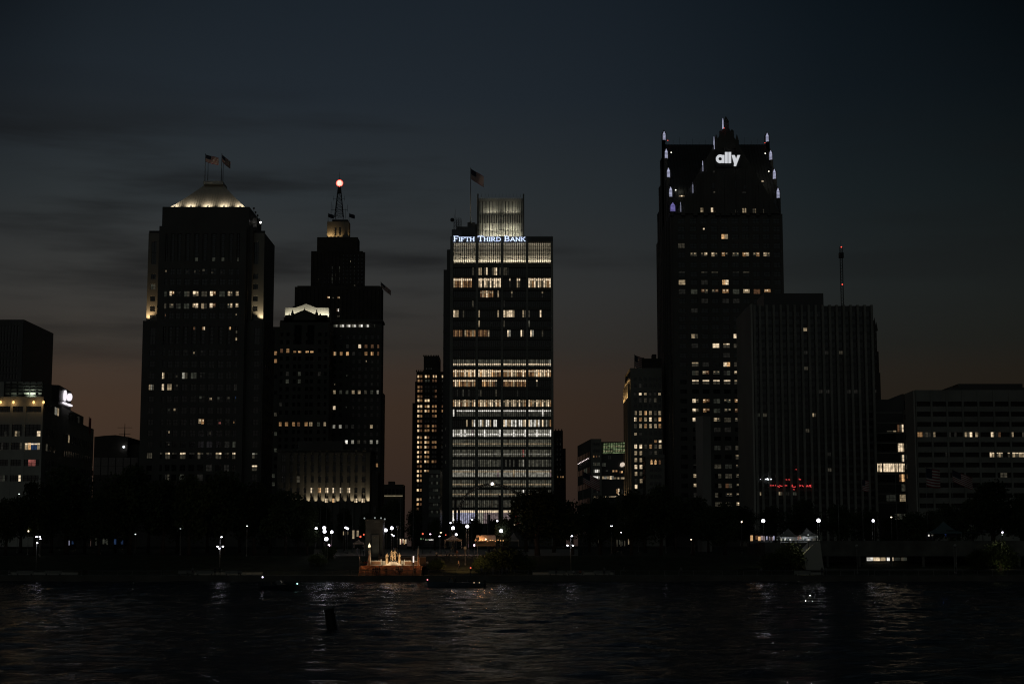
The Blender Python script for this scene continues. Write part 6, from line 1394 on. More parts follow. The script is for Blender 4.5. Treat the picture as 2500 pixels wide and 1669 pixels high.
# ================================================================== people
def human(pose, robe=False, hold=None):
    """continuous skinned body about 1.75 m tall standing at the origin, facing -y; returns a mesh with slots skin, shirt, trousers, hair"""
    J = {'pel': (0, 0, .95), 'chest': (0, .01, 1.22), 'up': (0, .01, 1.38), 'neck': (0, 0, 1.50), 'head': (0, -.02, 1.60), 'crown': (0, -.01, 1.69),
         'lh': (.10, 0, .90), 'lk': (.11, -.02, .50), 'la': (.11, .02, .09), 'lt': (.12, -.13, .04), 'rh': (-.10, 0, .90), 'rk': (-.11, -.02, .50), 'ra': (-.11, .02, .09), 'rt': (-.12, -.13, .04),
         'ls': (.19, .01, 1.40), 'le': (.25, .03, 1.12), 'lw': (.26, -.05, .87), 'lp': (.26, -.08, .79), 'rs': (-.19, .01, 1.40), 're': (-.25, .03, 1.12), 'rw': (-.26, -.05, .87), 'rp': (-.26, -.08, .79)}
    J.update(pose)
    rad = {'pel': (.145, .105), 'chest': (.135, .10), 'up': (.15, .10), 'neck': .055, 'head': (.078, .095), 'crown': (.07, .085), 'lh': .095, 'rh': .095, 'lk': .06, 'rk': .06, 'la': .042, 'ra': .042, 'lt': .04, 'rt': .04,
           'ls': .06, 'rs': .06, 'le': .042, 're': .042, 'lw': .03, 'rw': .03, 'lp': .034, 'rp': .034}
    E = [('pel', 'chest'), ('chest', 'up'), ('up', 'neck'), ('neck', 'head'), ('head', 'crown'), ('pel', 'lh'), ('lh', 'lk'), ('lk', 'la'), ('la', 'lt'), ('pel', 'rh'), ('rh', 'rk'), ('rk', 'ra'), ('ra', 'rt'), ('up', 'ls'), ('ls', 'le'), ('le', 'lw'), ('lw', 'lp'), ('up', 'rs'), ('rs', 're'), ('re', 'rw'), ('rw', 'rp')]
    ks = list(J); me = bpy.data.meshes.new('b'); me.from_pydata([J[k] for k in ks], [(ks.index(a), ks.index(b)) for a, b in E], []); o = bpy.data.objects.new('b', me); C.objects.link(o)
    md = o.modifiers.new('s', 'SKIN')
    for i, k in enumerate(ks):
        r = rad[k]; me.skin_vertices[0].data[i].radius = r if isinstance(r, tuple) else (r, r); me.skin_vertices[0].data[i].use_root = (k == 'pel')
    o.modifiers.new('d', 'SUBSURF').levels = 1
    dg = bpy.context.evaluated_depsgraph_get(); m2 = bpy.data.meshes.new_from_object(o.evaluated_get(dg)); bpy.data.objects.remove(o)
    mb = MB(); slots = [skin_m, shirt_m, trou_m, hair_m]; mb.mats = list(slots)
    mb.v = [tuple(v.co) for v in m2.vertices]; H = Vector(J['head']); N_ = Vector(J['neck']); pz = J['pel'][2]
    hands = [Vector(J['lp']), Vector(J['rp']), Vector(J['lw']), Vector(J['rw'])]; feet = [Vector(J[k]) for k in ('lk', 'la', 'lt', 'rk', 'ra', 'rt', 'lh', 'rh')]
    for f in m2.polygons:
        c = f.center; up_ = H - N_
        if (c - H).length < .19 and (c - N_).dot(up_) > 0: k = 3 if (c.z > H.z + .055 or c.y > H.y + .045) else 0
        elif min((c - h).length for h in hands) < .10: k = 0
        elif min((c - h).length for h in feet) < (c - Vector(J['chest'])).length - .02: k = 2
        else: k = 1
        mb.f.append(tuple(f.vertices)); mb.m.append(k); mb.sm.append(True)
    for sgn_, w, p in ((1, 'lw', 'lp'), (-1, 'rw', 'rp')):       # five fingers on each hand
        W_, P_ = Vector(J[w]), Vector(J[p]); d = (P_ - W_).normalized(); s2 = d.cross(Vector((1, 0, 0)));
        s2 = s2.normalized() if s2.length > .1 else Vector((0, 1, 0))
        for i, ln in enumerate((.062, .072, .068, .052)):
            a = P_ + s2 * (-.024 + .016 * i) + d * .02; b_ = a + d * ln * .6; c_ = b_ + (d * .8 + Vector((-sgn_ * .5, -.2, 0))).normalized() * ln * .45; mb.tube(a, b_, .009, skin_m, .008, 5); mb.tube(b_, c_, .008, skin_m, .006, 5)
        a = P_ - s2 * .03 - d * .01; mb.tube(a, a - s2 * .025 + d * .035, .010, skin_m, .007, 5)
    fx = H + Vector((0, -.085, -.005)); mb.ball(fx + Vector((0, -.012, -.01)), .014, skin_m, 6, (1, 1.2, 1.5))
    for s_ in (-1, 1): mb.ball(fx + Vector((s_ * .03, .004, .022)), .010, hair_m, 6); mb.ball(H + Vector((s_ * .083, .01, 0)), .022, skin_m, 6, (.5, .8, 1.2))
    mb.box(fx.x - .022, fx.x + .022, fx.y - .004, fx.y + .006, fx.z - .045, fx.z - .038, hair_m)
    if robe:
        mb.lathe((0, 0, 0), [(.27, 0), (.25, .15), (.2, .6), (.155, 1.0), (.13, 1.08)], trou_m, 14)
    return mb.mesh('person')
skin_m = mat('skin', (.42, .27, .19), .6, 0, .05, 2); shirt_m = mat('cloth_white', (.6, .58, .55), .9, 0, .1, 2); trou_m = mat('cloth_dark', (.04, .04, .05), .9, 0, .2, 2); hair_m = mat('hair_dark', (.02, .015, .01), .8, 0, .2, 3)
CL = {'white': shirt_m, 'dark': trou_m, 'orange': mat('cloth_orange', (.45, .14, .04), .9, 0, .1, 2), 'grey': mat('cloth_grey', (.2, .2, .2), .9, 0, .1, 2), 'blue': mat('cloth_blue', (.06, .09, .2), .9, 0, .1, 2), 'tan': mat('cloth_tan', (.35, .25, .15), .9, 0, .1, 2), 'red': mat('cloth_red', (.4, .04, .04), .9, 0, .1, 2)}
walk = {'lk': (.11, -.14, .52), 'la': (.11, -.18, .10), 'lt': (.12, -.33, .06), 'rk': (-.11, .04, .50), 'ra': (-.11, .24, .13), 'rt': (-.12, .12, .04), 'le': (.25, .12, 1.14), 'lw': (.26, .14, .90), 'lp': (.26, .13, .82), 're': (-.25, -.08, 1.14), 'rw': (-.26, -.24, .96), 'rp': (-.26, -.30, .90)}
lean = {'chest': (0, -.08, 1.20), 'up': (0, -.17, 1.34), 'neck': (0, -.22, 1.44), 'head': (0, -.27, 1.53), 'crown': (0, -.27, 1.62), 'ls': (.19, -.16, 1.36), 'rs': (-.19, -.16, 1.36), 'le': (.24, -.3, 1.14), 'lw': (.2, -.45, 1.08), 'lp': (.19, -.52, 1.06), 're': (-.24, -.3, 1.14), 'rw': (-.2, -.45, 1.08), 'rp': (-.19, -.52, 1.06)}
sit = {k: (v[0], v[1], v[2] - .48) for k, v in {'pel': (0, 0, .95), 'chest': (0, .0, 1.22), 'up': (0, -.03, 1.38), 'neck': (0, -.05, 1.50), 'head': (0, -.07, 1.60), 'crown': (0, -.06, 1.69), 'lh': (.10, -.05, .93), 'rh': (-.10, -.05, .93), 'ls': (.19, -.02, 1.38), 'rs': (-.19, -.02, 1.38), 'le': (.25, -.08, 1.12), 'lw': (.16, -.30, 1.04), 'lp': (.14, -.36, 1.02), 're': (-.25, -.08, 1.12), 'rw': (-.16, -.30, 1.04), 'rp': (-.14, -.36, 1.02)}.items()}
sit.update({'lk': (.13, -.48, .50), 'la': (.13, -.46, .09), 'lt': (.14, -.60, .04), 'rk': (-.13, -.48, .50), 'ra': (-.13, -.46, .09), 'rt': (-.14, -.60, .04)})
point = {'le': (.40, -.06, 1.36), 'lw': (.60, -.14, 1.44), 'lp': (.68, -.16, 1.46)}
fold = {'le': (.26, -.04, 1.14), 'lw': (.06, -.2, 1.2), 'lp': (-.02, -.2, 1.22), 're': (-.26, -.04, 1.14), 'rw': (-.06, -.2, 1.14), 'rp': (.02, -.21, 1.12)}
PM = {'stand': human({}), 'walk': human(walk), 'lean': human(lean), 'sit': human(sit), 'point': human(point), 'fold': human(fold)}
def person(x, y, z, pose, rz, top, bottom, label, scale=1.0, grp='people on the waterfront'):
    o = bpy.data.objects.new('person', PM[pose]); C.objects.link(o); o.location = (x, y, z); o.rotation_euler = (0, 0, R(rz)); o.scale = (scale,) * 3
    for i, m in ((1, CL[top]), (2, CL[bottom])): o.material_slots[i].link = 'OBJECT'; o.material_slots[i].material = m
    return tag(o, label, 'person', grp)
PP = [  # crop, x, feet y, depth, pose, rotation, top, bottom, label
 (cM, 540, 1385, 311.9, 'lean', 200, 'dark', 'dark', 'leftmost dark silhouette leaning at the promenade rail before the statues'), (cM, 612, 1392, 311.4, 'stand', 180, 'dark', 'dark', 'tall dark silhouette, left of the two pressed together before the left wall'), (cM, 668, 1394, 311.6, 'point', 150, 'dark', 'dark', 'dark silhouette with one arm raised before the left wall'),
 (cM, 735, 1392, 311.4, 'fold', 190, 'dark', 'dark', 'dark silhouette right of the one with the raised arm'), (cM, 945, 1396, 311.4, 'stand', 10, 'dark', 'dark', 'dark-topped figure standing alone before the middle of the terrace steps'), (cM, 1275, 1305, 312.6, 'stand', 170, 'tan', 'dark', 'figure in a pale top at the left of the group right of centre'),
 (cM, 1345, 1330, 312.2, 'stand', 200, 'dark', 'dark', 'dark figure in the middle of the group right of centre'), (cM, 1400, 1350, 311.8, 'fold', 180, 'grey', 'dark', 'figure in grey standing in the group right of centre'), (cM, 1452, 1320, 312.5, 'walk', 90, 'white', 'dark', 'figure in a glowing white shirt at the right of the group right of centre'),
 (cM, 1868, 1392, 311.6, 'lean', 170, 'dark', 'dark', 'dark figure beside the white glowing post'), (cM, 160, 935, 330.5, 'sit', 20, 'tan', 'dark', 'seated figure in tan left of the left pillar'), (cM, 262, 935, 330.5, 'sit', -10, 'orange', 'dark', 'seated figure in orange left of the left pillar'), (cM, 335, 925, 330.5, 'sit', 0, 'red', 'dark', 'seated figure in red touching the left pillar'),
 (cM, 720, 760, 340, 'walk', 70, 'grey', 'tan', 'figure in grey walking behind the left part of the statues'), (cM, 800, 765, 338, 'walk', 100, 'dark', 'dark', 'dark figure walking just left of the statues'), (cM, 1195, 505, 352, 'stand', 0, 'white', 'dark', 'small figure in white standing behind the two tall statues'), (cM, 1245, 505, 354, 'stand', 20, 'tan', 'dark', 'small figure in tan standing behind the two tall statues'),
 (cM, 225, 610, 350, 'lean', 90, 'white', 'dark', 'stooping figure with a pale head covering near the umbrella'), (cM, 45, 620, 350, 'stand', 0, 'grey', 'grey', 'grey figure standing right of the globe lamp cluster'), (c4, 92, 1040, 330.2, 'sit', 10, 'white', 'dark', 'seated figure in white on the right end of the long amber wall'), (c4, 252, 975, 340, 'walk', 20, 'white', 'dark', 'walking figure in a white shirt left of the lit canopy tent'),
 (c4, 420, 1000, 338, 'lean', 60, 'dark', 'dark', 'stooping dark silhouette on the pale paving'), (c4, 485, 985, 338, 'walk', 60, 'dark', 'dark', 'upright dark silhouette on the pale paving'), (c4, 610, 940, 342, 'walk', -60, 'orange', 'tan', 'small figure in orange walking on the pale paving'), (c4, 755, 745, 365, 'stand', 30, 'tan', 'tan', 'figure in tan standing between the canopy tent and the food stall'),
 (c4, 1266, 818, 352, 'stand', 0, 'white', 'dark', 'figure in a white shirt at the right end of the food stall'), (c4, 640, 1085, 328, 'walk', -80, 'tan', 'dark', 'figure edged by amber light below the pale paving'), (c4, 1040, 1270, 316, 'stand', 180, 'grey', 'dark', 'first faint figure from the left at the rail before the black bushes'), (c4, 1235, 1280, 315, 'stand', 180, 'grey', 'grey', 'second faint figure at the rail before the black bushes'),
 (c4, 1395, 1270, 315, 'walk', 90, 'grey', 'grey', 'third faint figure at the rail before the black bushes'), (c4, 1480, 1270, 316, 'stand', 180, 'grey', 'dark', 'fourth faint figure at the rail before the black bushes'), (c5, 340, 1310, 311.8, 'stand', 200, 'dark', 'dark', 'tall dark silhouette alone at the rail, right of the black bushes'), (c5, 590, 1262, 313.5, 'sit', 160, 'white', 'dark', 'seated figure in white on the rail bench below the three-headed mast'),
 (c5, 635, 1262, 313.6, 'sit', 180, 'grey', 'dark', 'seated figure in grey beside the one in white'), (c5, 685, 1265, 313.4, 'sit', 200, 'orange', 'dark', 'seated figure in orange on the rail bench'), (c5, 1028, 1290, 313, 'stand', 180, 'grey', 'dark', 'dim figure at the rail below the atrium building, left'), (c5, 1165, 1290, 313, 'lean', 180, 'dark', 'dark', 'dim leaning figure at the rail below the atrium building, right'),
 (c5, 1310, 1270, 315, 'walk', 90, 'grey', 'dark', 'dim walking figure below the beige tower'), (c5, 2130, 1265, 314, 'stand', 180, 'grey', 'dark', 'dim figure at the rail below the pylon'), (c6, 1880, 1215, 314, 'stand', 180, 'grey', 'dark', 'dim figure at the foot of the sloping pale wall'), (c6, 1830, 1240, 312, 'stand', 170, 'dark', 'dark', 'dark silhouette at the rail before the sloping pale wall'),
 (c6, 1000, 1235, 313, 'lean', 180, 'grey', 'dark', 'dim figure at the rail left of the yellow-green bush'), (c2, 338, 1375, 313, 'sit', 180, 'grey', 'dark', 'dim seated figure at the left end of the rail bench by the left promenade'), (c2, 392, 1400, 312, 'stand', 180, 'grey', 'dark', 'dim standing figure beside the left rail bench'), (c2, 632, 1390, 313, 'lean', 180, 'dark', 'dark', 'dim leaning figure at the middle of the left rail'),
 (c2, 680, 1390, 313, 'stand', 180, 'dark', 'dark', 'dim standing figure right of the leaning one at the left rail'), (c2, 885, 1385, 313, 'sit', 180, 'grey', 'dark', 'dim seated figure at the right end of the left rail'), (c1, 95, 1370, 313, 'sit', 150, 'grey', 'dark', 'dim seated figure near the left edge of the promenade')]
def ground_at(x, Y):
    if tx0 < x < tx1 and 312.2 < Y < 330: return PZ + (zt_ - PZ) * min(n_, int((Y - 312.2) / .75) + 1) / n_
    return gz(Y)
for cf, x, y, Y, pose, rz_, tp_, bt_, lb in PP:
    px, py = cf(x, y); X_ = X(px, py, Y); z = ground_at(X_, Y); person(X_, Y, z, pose, rz_, tp_, bt_, lb)
# statues: taller than life, robed and standing close together
BRZ = mat('bronze_statue', (.55, .43, .27), .55, .2, .25, 1.5)
SM = [human({'lw': (.12, -.2, 1.15), 'lp': (.05, -.22, 1.2), 'rw': (-.3, -.1, .95), 'rp': (-.3, -.14, .88)}, True), human(fold, False), human(point | {'le': (.3, -.02, 1.2), 'lw': (.36, -.02, 1.0), 'lp': (.37, -.03, .92)}, False), human(fold, True)]
for m_ in SM:
    for i in range(len(m_.materials)): m_.materials[i] = BRZ
for x, yh, yf, Y, k, rz_, lb in ((975, 625, 975, 318.6, 0, 20, 'leftmost, robed bronze statue of the group of four'), (1125, 525, 925, 319.3, 1, -15, 'second bronze statue from the left, tall and slim'), (1225, 515, 925, 319.3, 2, 10, 'third bronze statue from the left, with broad shoulders'), (1365, 610, 965, 318.6, 3, -20, 'rightmost, robed bronze statue of the group of four')):
    a = at(*cM(x, yf), Y); b_ = at(*cM(x, yh), Y); o = bpy.data.objects.new('statue', SM[k]); C.objects.link(o); s_ = (b_.z - a.z) / 1.78; o.location = (a.x, Y, a.z - .05); o.scale = (s_ * 1.05, s_ * 1.05, s_); o.rotation_euler = (0, 0, R(rz_)); tag(o, lb, 'statue', 'bronze figures of the memorial')

# ================================================================== tents and stalls
canv = mat('tent_canvas', (.62, .60, .56), .8, 0, .08, 1); canv_t = mat('tent_canvas_grey', (.24, .25, .23), .8, 0, .1, 1); canv_w = mat('tent_canvas_tan', (.50, .38, .28), .8, 0, .1, 1); canv_b = mat('tent_canvas_dark', (.10, .16, .17), .8, 0, .1, 1)
def tent(cf, x0, x1, ye, yp, yb, Y, m, label, peak=None, light=None, grp='event tents'):
    a, b_ = at(*cf(x0, ye), Y), at(*cf(x1, ye), Y); pk = at(*cf(peak or (x0 + x1) / 2, yp), Y); zb = at(*cf(x0, yb), Y).z; w = b_.x - a.x; dpt = min(w, 4.5)
    t = thing('tent', ((a.x + b_.x) / 2, Y + dpt / 2, zb), label, 'tent', grp); mb = MB(); n = 7; cx, cy = pk.x, Y + dpt / 2; vs = []
    for i in range(n + 1):
        f = i / n; k = (1 - f) ** 1.0; z = a.z + (pk.z - a.z) * f ** 1.55; vs += [(cx + (a.x - cx) * k - .0, cy - dpt / 2 * k, z), (cx + (b_.x - cx) * k, cy - dpt / 2 * k, z), (cx + (b_.x - cx) * k, cy + dpt / 2 * k, z), (cx + (a.x - cx) * k, cy + dpt / 2 * k, z)]
    mb.add(vs, [(4 * i + j, 4 * i + (j + 1) % 4, 4 * i + 4 + (j + 1) % 4, 4 * i + 4 + j) for i in range(n) for j in range(4)], m)
    for (p, q) in (((a.x, Y), (b_.x, Y)), ((b_.x, Y), (b_.x, Y + dpt)), ((b_.x, Y + dpt), (a.x, Y + dpt)), ((a.x, Y + dpt), (a.x, Y))): mb.add([(p[0], p[1], a.z), (q[0], q[1], a.z), (q[0], q[1], a.z - .28), (p[0], p[1], a.z - .28)], [(0, 1, 2, 3)], m)
    mb.build('canopy', t)
    for p in ((a.x + .05, Y + .05), (b_.x - .05, Y + .05), (b_.x - .05, Y + dpt - .05), (a.x + .05, Y + dpt - .05)): m_ = MB(); m_.tube((p[0], p[1], zb), (p[0], p[1], a.z), .05, pole_m, seg=6); m_.build('leg', t)
    if light: lamp('POINT', (cx, cy, a.z - .35), (0, 0, 0), light[0], light[1], t, .15)
    return t
tent(c4, 388, 690, 685, 603, 840, 352, canv_w, 'warm lit canopy tent with a shallow peak left of the food stall', light=(60, (1, .6, .35)))
tent(c4, 1455, 1690, 690, 565, 815, 356, canv, 'dim pale tent with a sharp peak right of the food stall', peak=1600, light=(6, (1, .7, .5)))
tent(c6, 1248, 1500, 712, 603, 782, 352, canv_t, 'left one of the twin white lit tents on the terrace', peak=1387, light=(260, (.95, 1, .9)))
tent(c6, 1540, 1772, 702, 598, 782, 353, canv_t, 'right one of the twin white lit tents on the terrace', peak=1637, light=(260, (.95, 1, .9)))
tent(c7, 1100, 1500, 660, 510, 768, 352, canv_b, 'dark blue-green tent with a tall peak on the right terrace', peak=1283, light=(5, (.1, .25, 1)))
tent(c3, 822, 1010, 765, 705, 860, 352, canv_w, 'dusty pink umbrella-like tent left of the grey stone block', light=(6, (1, .6, .4)))
tent(c7, 1640, 2040, 655, 640, 700, 372, canv_b, 'long flat dark marquee right of the dark blue-green tent')
# food stall with glowing front
a, b_ = at(*c4(922, 800), 350), at(*c4(1285, 800), 350); zt3 = at(*c4(0, 618), 350).z; zb3 = a.z
t = thing('food_stall', ((a.x + b_.x) / 2, 352, zb3), 'orange-glowing food stall with a flat canvas roof, between the two tents', 'food stall'); m_ = MB()
m_.box(a.x, b_.x, 350.6, 353.5, zt3 - 1.9, zt3 - 1.2, canv_w); m_.prism([(a.x - .1, 350.2), (b_.x + .1, 350.2), (b_.x + .1, 353.6), (a.x - .1, 353.6)], zt3 - 1.1, zt3 + .1, canv_w, top=[(a.x + .3, 351.4), (b_.x - .1, 351.4), (b_.x - .1, 352.6), (a.x + .3, 352.6)]); m_.build('canopy', t)
m_ = MB(); m_.box(a.x, b_.x, 350.5, 351.2, zb3, zb3 + 1.05, CL['tan']); m_.box(a.x - .05, b_.x + .05, 350.4, 351.3, zb3 + 1.05, zb3 + 1.12, pole_m); m_.build('counter', t)
for x in (a.x + .1, (a.x + b_.x) / 2, b_.x - .1): m_ = MB(); m_.tube((x, 350.4, zb3), (x, 350.4, zt3 - 1.1), .05, pole_m, seg=6); m_.build('leg', t)
m_ = MB()
for i in range(9): x = a.x + 1.6 + i * .55; m_.ball((x, 350.3, zb3 + 1.2 + .12 * math.sin(i * 2.3)), .08, emi('bulb_orange', (1, .5, .2), 2.4, 0), 6)
m_.ball((a.x + 2.3, 350.2, zb3 + 1.45), .17, emi('bulb_amber', (1, .75, .5), 2.5, 0), 8); m_.build('light_string', t)
lamp('POINT', ((a.x + b_.x) / 2 - 1, 350.0, zb3 + 1.9), (0, 0, 0), 55, (1, .5, .22), t, .15); lamp('POINT', (a.x + .9, 349.6, zt3 + .6), (0, 0, 0), 24, (1, .5, .22), t, .15)
# glowing stand seen behind the statues, green banner lights, purple stall lights, red lights
def glow_stand(cf, x0, x1, y0, y1, Y, code, label, m='stall'):
    a, b_ = at(*cf(x0, y1), Y), at(*cf(x1, y0), Y); t = thing('market_stand', ((a.x + b_.x) / 2, Y, gz(Y) if a.z - .9 < gz(Y) else a.z - .9), label, 'market stand', 'glowing stands around the plaza')
    mb = MB(); n = len(code); w = (b_.x - a.x) / n
    for i, ch in enumerate(code):
        if ch == '-': continue
        h = (b_.z - a.z); o = (i * 37 % 11) / 11 * h * .35; mb.box(a.x + i * w + .03, a.x + (i + 1) * w - .03, Y, Y + .1, a.z + o, b_.z - (i * 53 % 7) / 7 * h * .3, GL[ch])
    mb.build('lit_goods', t); m_ = MB(); m_.box(a.x - .1, b_.x + .1, Y + .15, Y + 1.6, t.location.z, b_.z + .15, trou_m); m_.box(a.x - .2, b_.x + .2, Y - .25, Y + 1.7, b_.z + .15, b_.z + .28, trou_m); m_.build('booth', t)
glow_stand(c3, 1658, 1778, 695, 795, 362, 'WrWOW', 'bright orange and white stand behind the right statue'); glow_stand(c3, 2025, 2085, 678, 708, 372, 'GG-G', 'stand edge with small green lights'); glow_stand(c3, 2112, 2262, 700, 722, 370, 'cGcCCC', 'long banner of pale green-white lights left of the canopy tent')
glow_stand(c3, 805, 925, 540, 690, 380, 'w-w', 'yellowish lit stand left of the grey stone block'); glow_stand(c3, 640, 735, 560, 625, 384, 'w-d-w', 'speckled small stand left of the yellowish one'); glow_stand(c6, 850, 1025, 705, 780, 356, 'O-qOp', 'orange and pink stand left of the twin white tents'); glow_stand(c6, 1028, 1180, 715, 782, 357, 'p-V-p-pV', 'violet-pink stand beside the twin white tents')
glow_stand(c6, 1492, 1560, 715, 765, 356, 'rdrd', 'row of bottles glowing between the twin white tents'); glow_stand(c6, 1262, 1480, 745, 782, 355.5, 'cKcKKC-d-', 'counter with pale goods under the left white tent'); glow_stand(c6, 1565, 1745, 740, 782, 356, 'BK-C-Kdd', 'counter with a blue item under the right white tent')
glow_stand(c7, 1040, 1110, 695, 718, 354, 'C-c', 'two tiny cold lights left of the dark blue tent'); glow_stand(c7, 1300, 1415, 652, 668, 352.5, 'BBBKB', 'blue strip light under the dark blue tent'); glow_stand(c5, 940, 1000, 770, 850, 372, 'dO-', 'small orange and green stand in the trees below the atrium building'); glow_stand(c5, 1205, 1330, 800, 900, 372, 'd-gdg-d', 'leafy green-yellow lit stand in the trees below the gold-lit ribs')
glow_stand(c5, 1370, 1420, 790, 870, 374, 'w-d', 'narrow pale stand right of the leafy lit stand'); glow_stand(c1, 1010, 1150, 1010, 1090, 366, 'g-B-gfg', 'dim stand with a vertical blue light, left park'); glow_stand(c1, 1210, 1310, 1025, 1080, 368, 'B--B', 'blue-lit stand in the left park'); glow_stand(c1, 715, 785, 1040, 1090, 366, 'V-B', 'tiny blue speck stand in the left park')
glow_stand(c5, 870, 970, 180, 205, 500, 'dw-WdW', 'low shop lights left before the atrium building'); glow_stand(c5, 1115, 1170, 180, 192, 500, 'w', 'short shop light strip right before the atrium building'); glow_stand(c4, 1520, 1645, 412, 440, 460, '-WdWo', 'orange lights at the right end of the bank lobby')
for cf, x, y, s_, Y, col, lb in ((c3, 955, 655, .22, 366, 'R', 'red traffic light left of the grey stone block'), (c3, 1015, 618, .17, 370, 'R', 'smaller red light touching the grey stone block'), (c3, 2072, 603, .2, 372, 'R', 'red light above the green banner lights'), (c4, 415, 605, .14, 380, 'R', 'tiny red light above the lit canopy tent'), (c4, 848, 1178, .15, 313.5, 'R', 'small red-white lamp before the black bushes')):
    p = at(*cf(x, y), Y); t = thing('signal_light', (p.x, Y, gz(Y)), lb, 'signal light', 'small red lights'); m_ = MB(); m_.tube((p.x, Y, gz(Y)), (p.x, Y, p.z + .1), .06, darkm, seg=6); m_.box(p.x - .16, p.x + .16, Y - .05, Y + .2, p.z - .35, p.z + .35, darkm); m_.build('post', t); m_ = MB(); m_.ball((p.x, Y - .12, p.z), s_, emi('signal_red', (1, .16, .08), 1.1, 0), 8); m_.build('lens', t)

# ================================================================== plaza sculptures: stone block, pylon, arch, flags
Y = 345; a, b_ = at(*c3(1042, 790), Y), at(*c3(1355, 350), Y); t = thing('stone_block', ((a.x + b_.x) / 2, Y, gz(Y)), 'tall grey stone block with lamps along its top edge, behind the statues', 'monument'); m_ = MB(); blk = mat('block_granite', (.13, .125, .11), .8, 0, .25, .5, .1)
m_.box(a.x, b_.x, Y, Y + 5, gz(Y) - .5, b_.z, blk); xm = X(*c3(1165, 600), Y); m_.box(xm, X(*c3(1300, 600), Y), Y - 1.2, Y + .1, gz(Y) - .5, Z(c3(0, 625)[1], Y), blk); m_.box(a.x - .15, b_.x + .15, Y - .12, Y + 5.1, b_.z - .35, b_.z + .05, blk); m_.build('block', t)
m_ = MB(); x0 = X(*c3(1200, 400), Y)
for i in range(3):
    q = [at(*c3(1200 + i * 34 + dx, dy), Y) for dx, dy in ((0, 372), (8, 395), (14, 375), (22, 402), (28, 380))]; m_.path([p + Vector((0, -.06, 0)) for p in q], .05, conc, 4)
m_.build('carved_lines', t)
for x, y in ((1025, 325), (1213, 318), (1323, 322), (1390, 340)): q = at(*c3(x, y), Y); m_ = MB(); m_.ball(q, .17, emi('lamp_grey_glow', (.8, .9, .85), .30, 0), 8); m_.tube(q, q + Vector((0, 0, -.4)), .04, darkm, seg=5); m_.build('top_lamp', t)
lamp('SPOT', (X(*c3(1260, 780), Y), Y - 5, gz(Y) + .4), (X(*c3(1230, 500), Y), Y, gz(Y) + 3.5), 55, (1, .9, .65), t, .2, spot=70)
Y = 405; a, b_ = at(1705, 1200, Y), at(1736, 1200, Y); zp = Z(1015, Y); t = thing('pylon', ((a.x + b_.x) / 2, Y + 1.2, gz(Y)), 'tall slender white metal pylon standing before the gabled skyscraper', 'pylon'); m_ = MB()
cx, cy, w = (a.x + b_.x) / 2, Y + 1.6, 1.62; n = 14; vs = []
for i in range(n + 1):
    f = i / n; an = R(18 + 22 * f)
    for j in range(4): q = an + math.pi / 2 * j + math.pi / 4; vs.append((cx + w * 1.15 * math.cos(q), cy + w * 1.15 * math.sin(q), gz(Y) + (zp - gz(Y)) * f))
m_.add(vs, [(4 * i + j, 4 * i + (j + 1) % 4, 4 * i + 4 + (j + 1) % 4, 4 * i + 4 + j) for i in range(n) for j in range(4)] + [(4 * n, 4 * n + 1, 4 * n + 2, 4 * n + 3)], mat('brushed_steel', (.42, .41, .38), .55, .3, .08, .2)); m_.build('shaft', t)
Y = 400; t = thing('arch_sculpture', (X(1200, 1300, Y), Y, gz(Y)), 'thin open steel arch standing before the lit floors of the bank tower', 'sculpture'); m_ = MB(); P = []
for i in range(41):
    a = math.pi * (.02 + .96 * i / 40); x, y = 722 + 272 * math.cos(a), 1395 - 232 * math.sin(a); P.append(at(*cF(x, y), Y))
for h in (P[:20], P[21:]): m_ = MB(); m_.path(h, .30, mat('satin_steel', (.5, .47, .4), .4, .7, .05), 8); m_.build('arch_half', t)
m_ = MB(); m_.ball(at(*cF(722, 1160), Y), .36, emi('arch_lamp', (1, .92, .95), 3, 0), 10); m_.build('lamp', t)
for i, (px, yt, yb, Y, w, lb) in enumerate(((783, 1240, 1300, 392, 0, 'first thin bare pole from the left above the globe cluster'), (797, 1238, 1300, 392, 0, 'second thin bare pole above the globe cluster'), (840, 1238, 1300, 394, 0, 'third thin bare pole, left of the grey stone block'), (861, 1242, 1300, 394, 0, 'fourth thin bare pole, just left of the grey stone block'),
      (978, 1216, 1310, 396, 0, 'tall thin pole right of the grey stone block'), (1009, 1232, 1310, 396, 0, 'thin pole before the slim brick tower'), (1109, 1212, 1300, 392, 2.2, 'pole with a furled dark flag before the left bay of the bank tower'), (1217, 1206, 1305, 392, 1.9, 'pole with a furled dark flag before the middle of the bank tower'), (1191, 1252, 1306, 392, 1.4, 'shorter pole with a furled flag left of the middle one'),
      (2046, 1205, 1330, 372, 0, 'thin bare pole before the ribbed slab, right part'), (2186, 1160, 1330, 372, 0, 'thin pole before the glass stair block'), (2394, 1150, 1330, 368, 0, 'tallest thin bare pole at the right, before the wide grid block'))):
    p = at(px, yt, Y); flagpole((p.x, Y, gz(Y)), p.z - gz(Y), w and .9, w * 6 if w else 0, .2, lb, 'thin poles around the plaza', stripes=False, col=trou_m, r=.07, hw=.6)
for px, py, w, h, dr, Y, lb in ((2260, 1140, 3.2, 4.0, .15, 372, 'limp striped flag before the left bays of the wide grid block'), (2324, 1144, 4.6, 2.6, .42, 372, 'dark waving striped flag before the wide grid block'), (2104, 1168, 1.6, 2.4, .2, 372, 'small limp striped flag before the right edge of the ribbed slab'), (1423, 1148, 3.7, 2.6, .5, 372, 'dark striped flag before the left flank of the atrium building')):
    p = at(px, py, Y); flagpole((p.x, Y, gz(Y)), p.z - gz(Y), w, h, dr, lb, 'large flags in the plaza', r=.07, sag=.15)

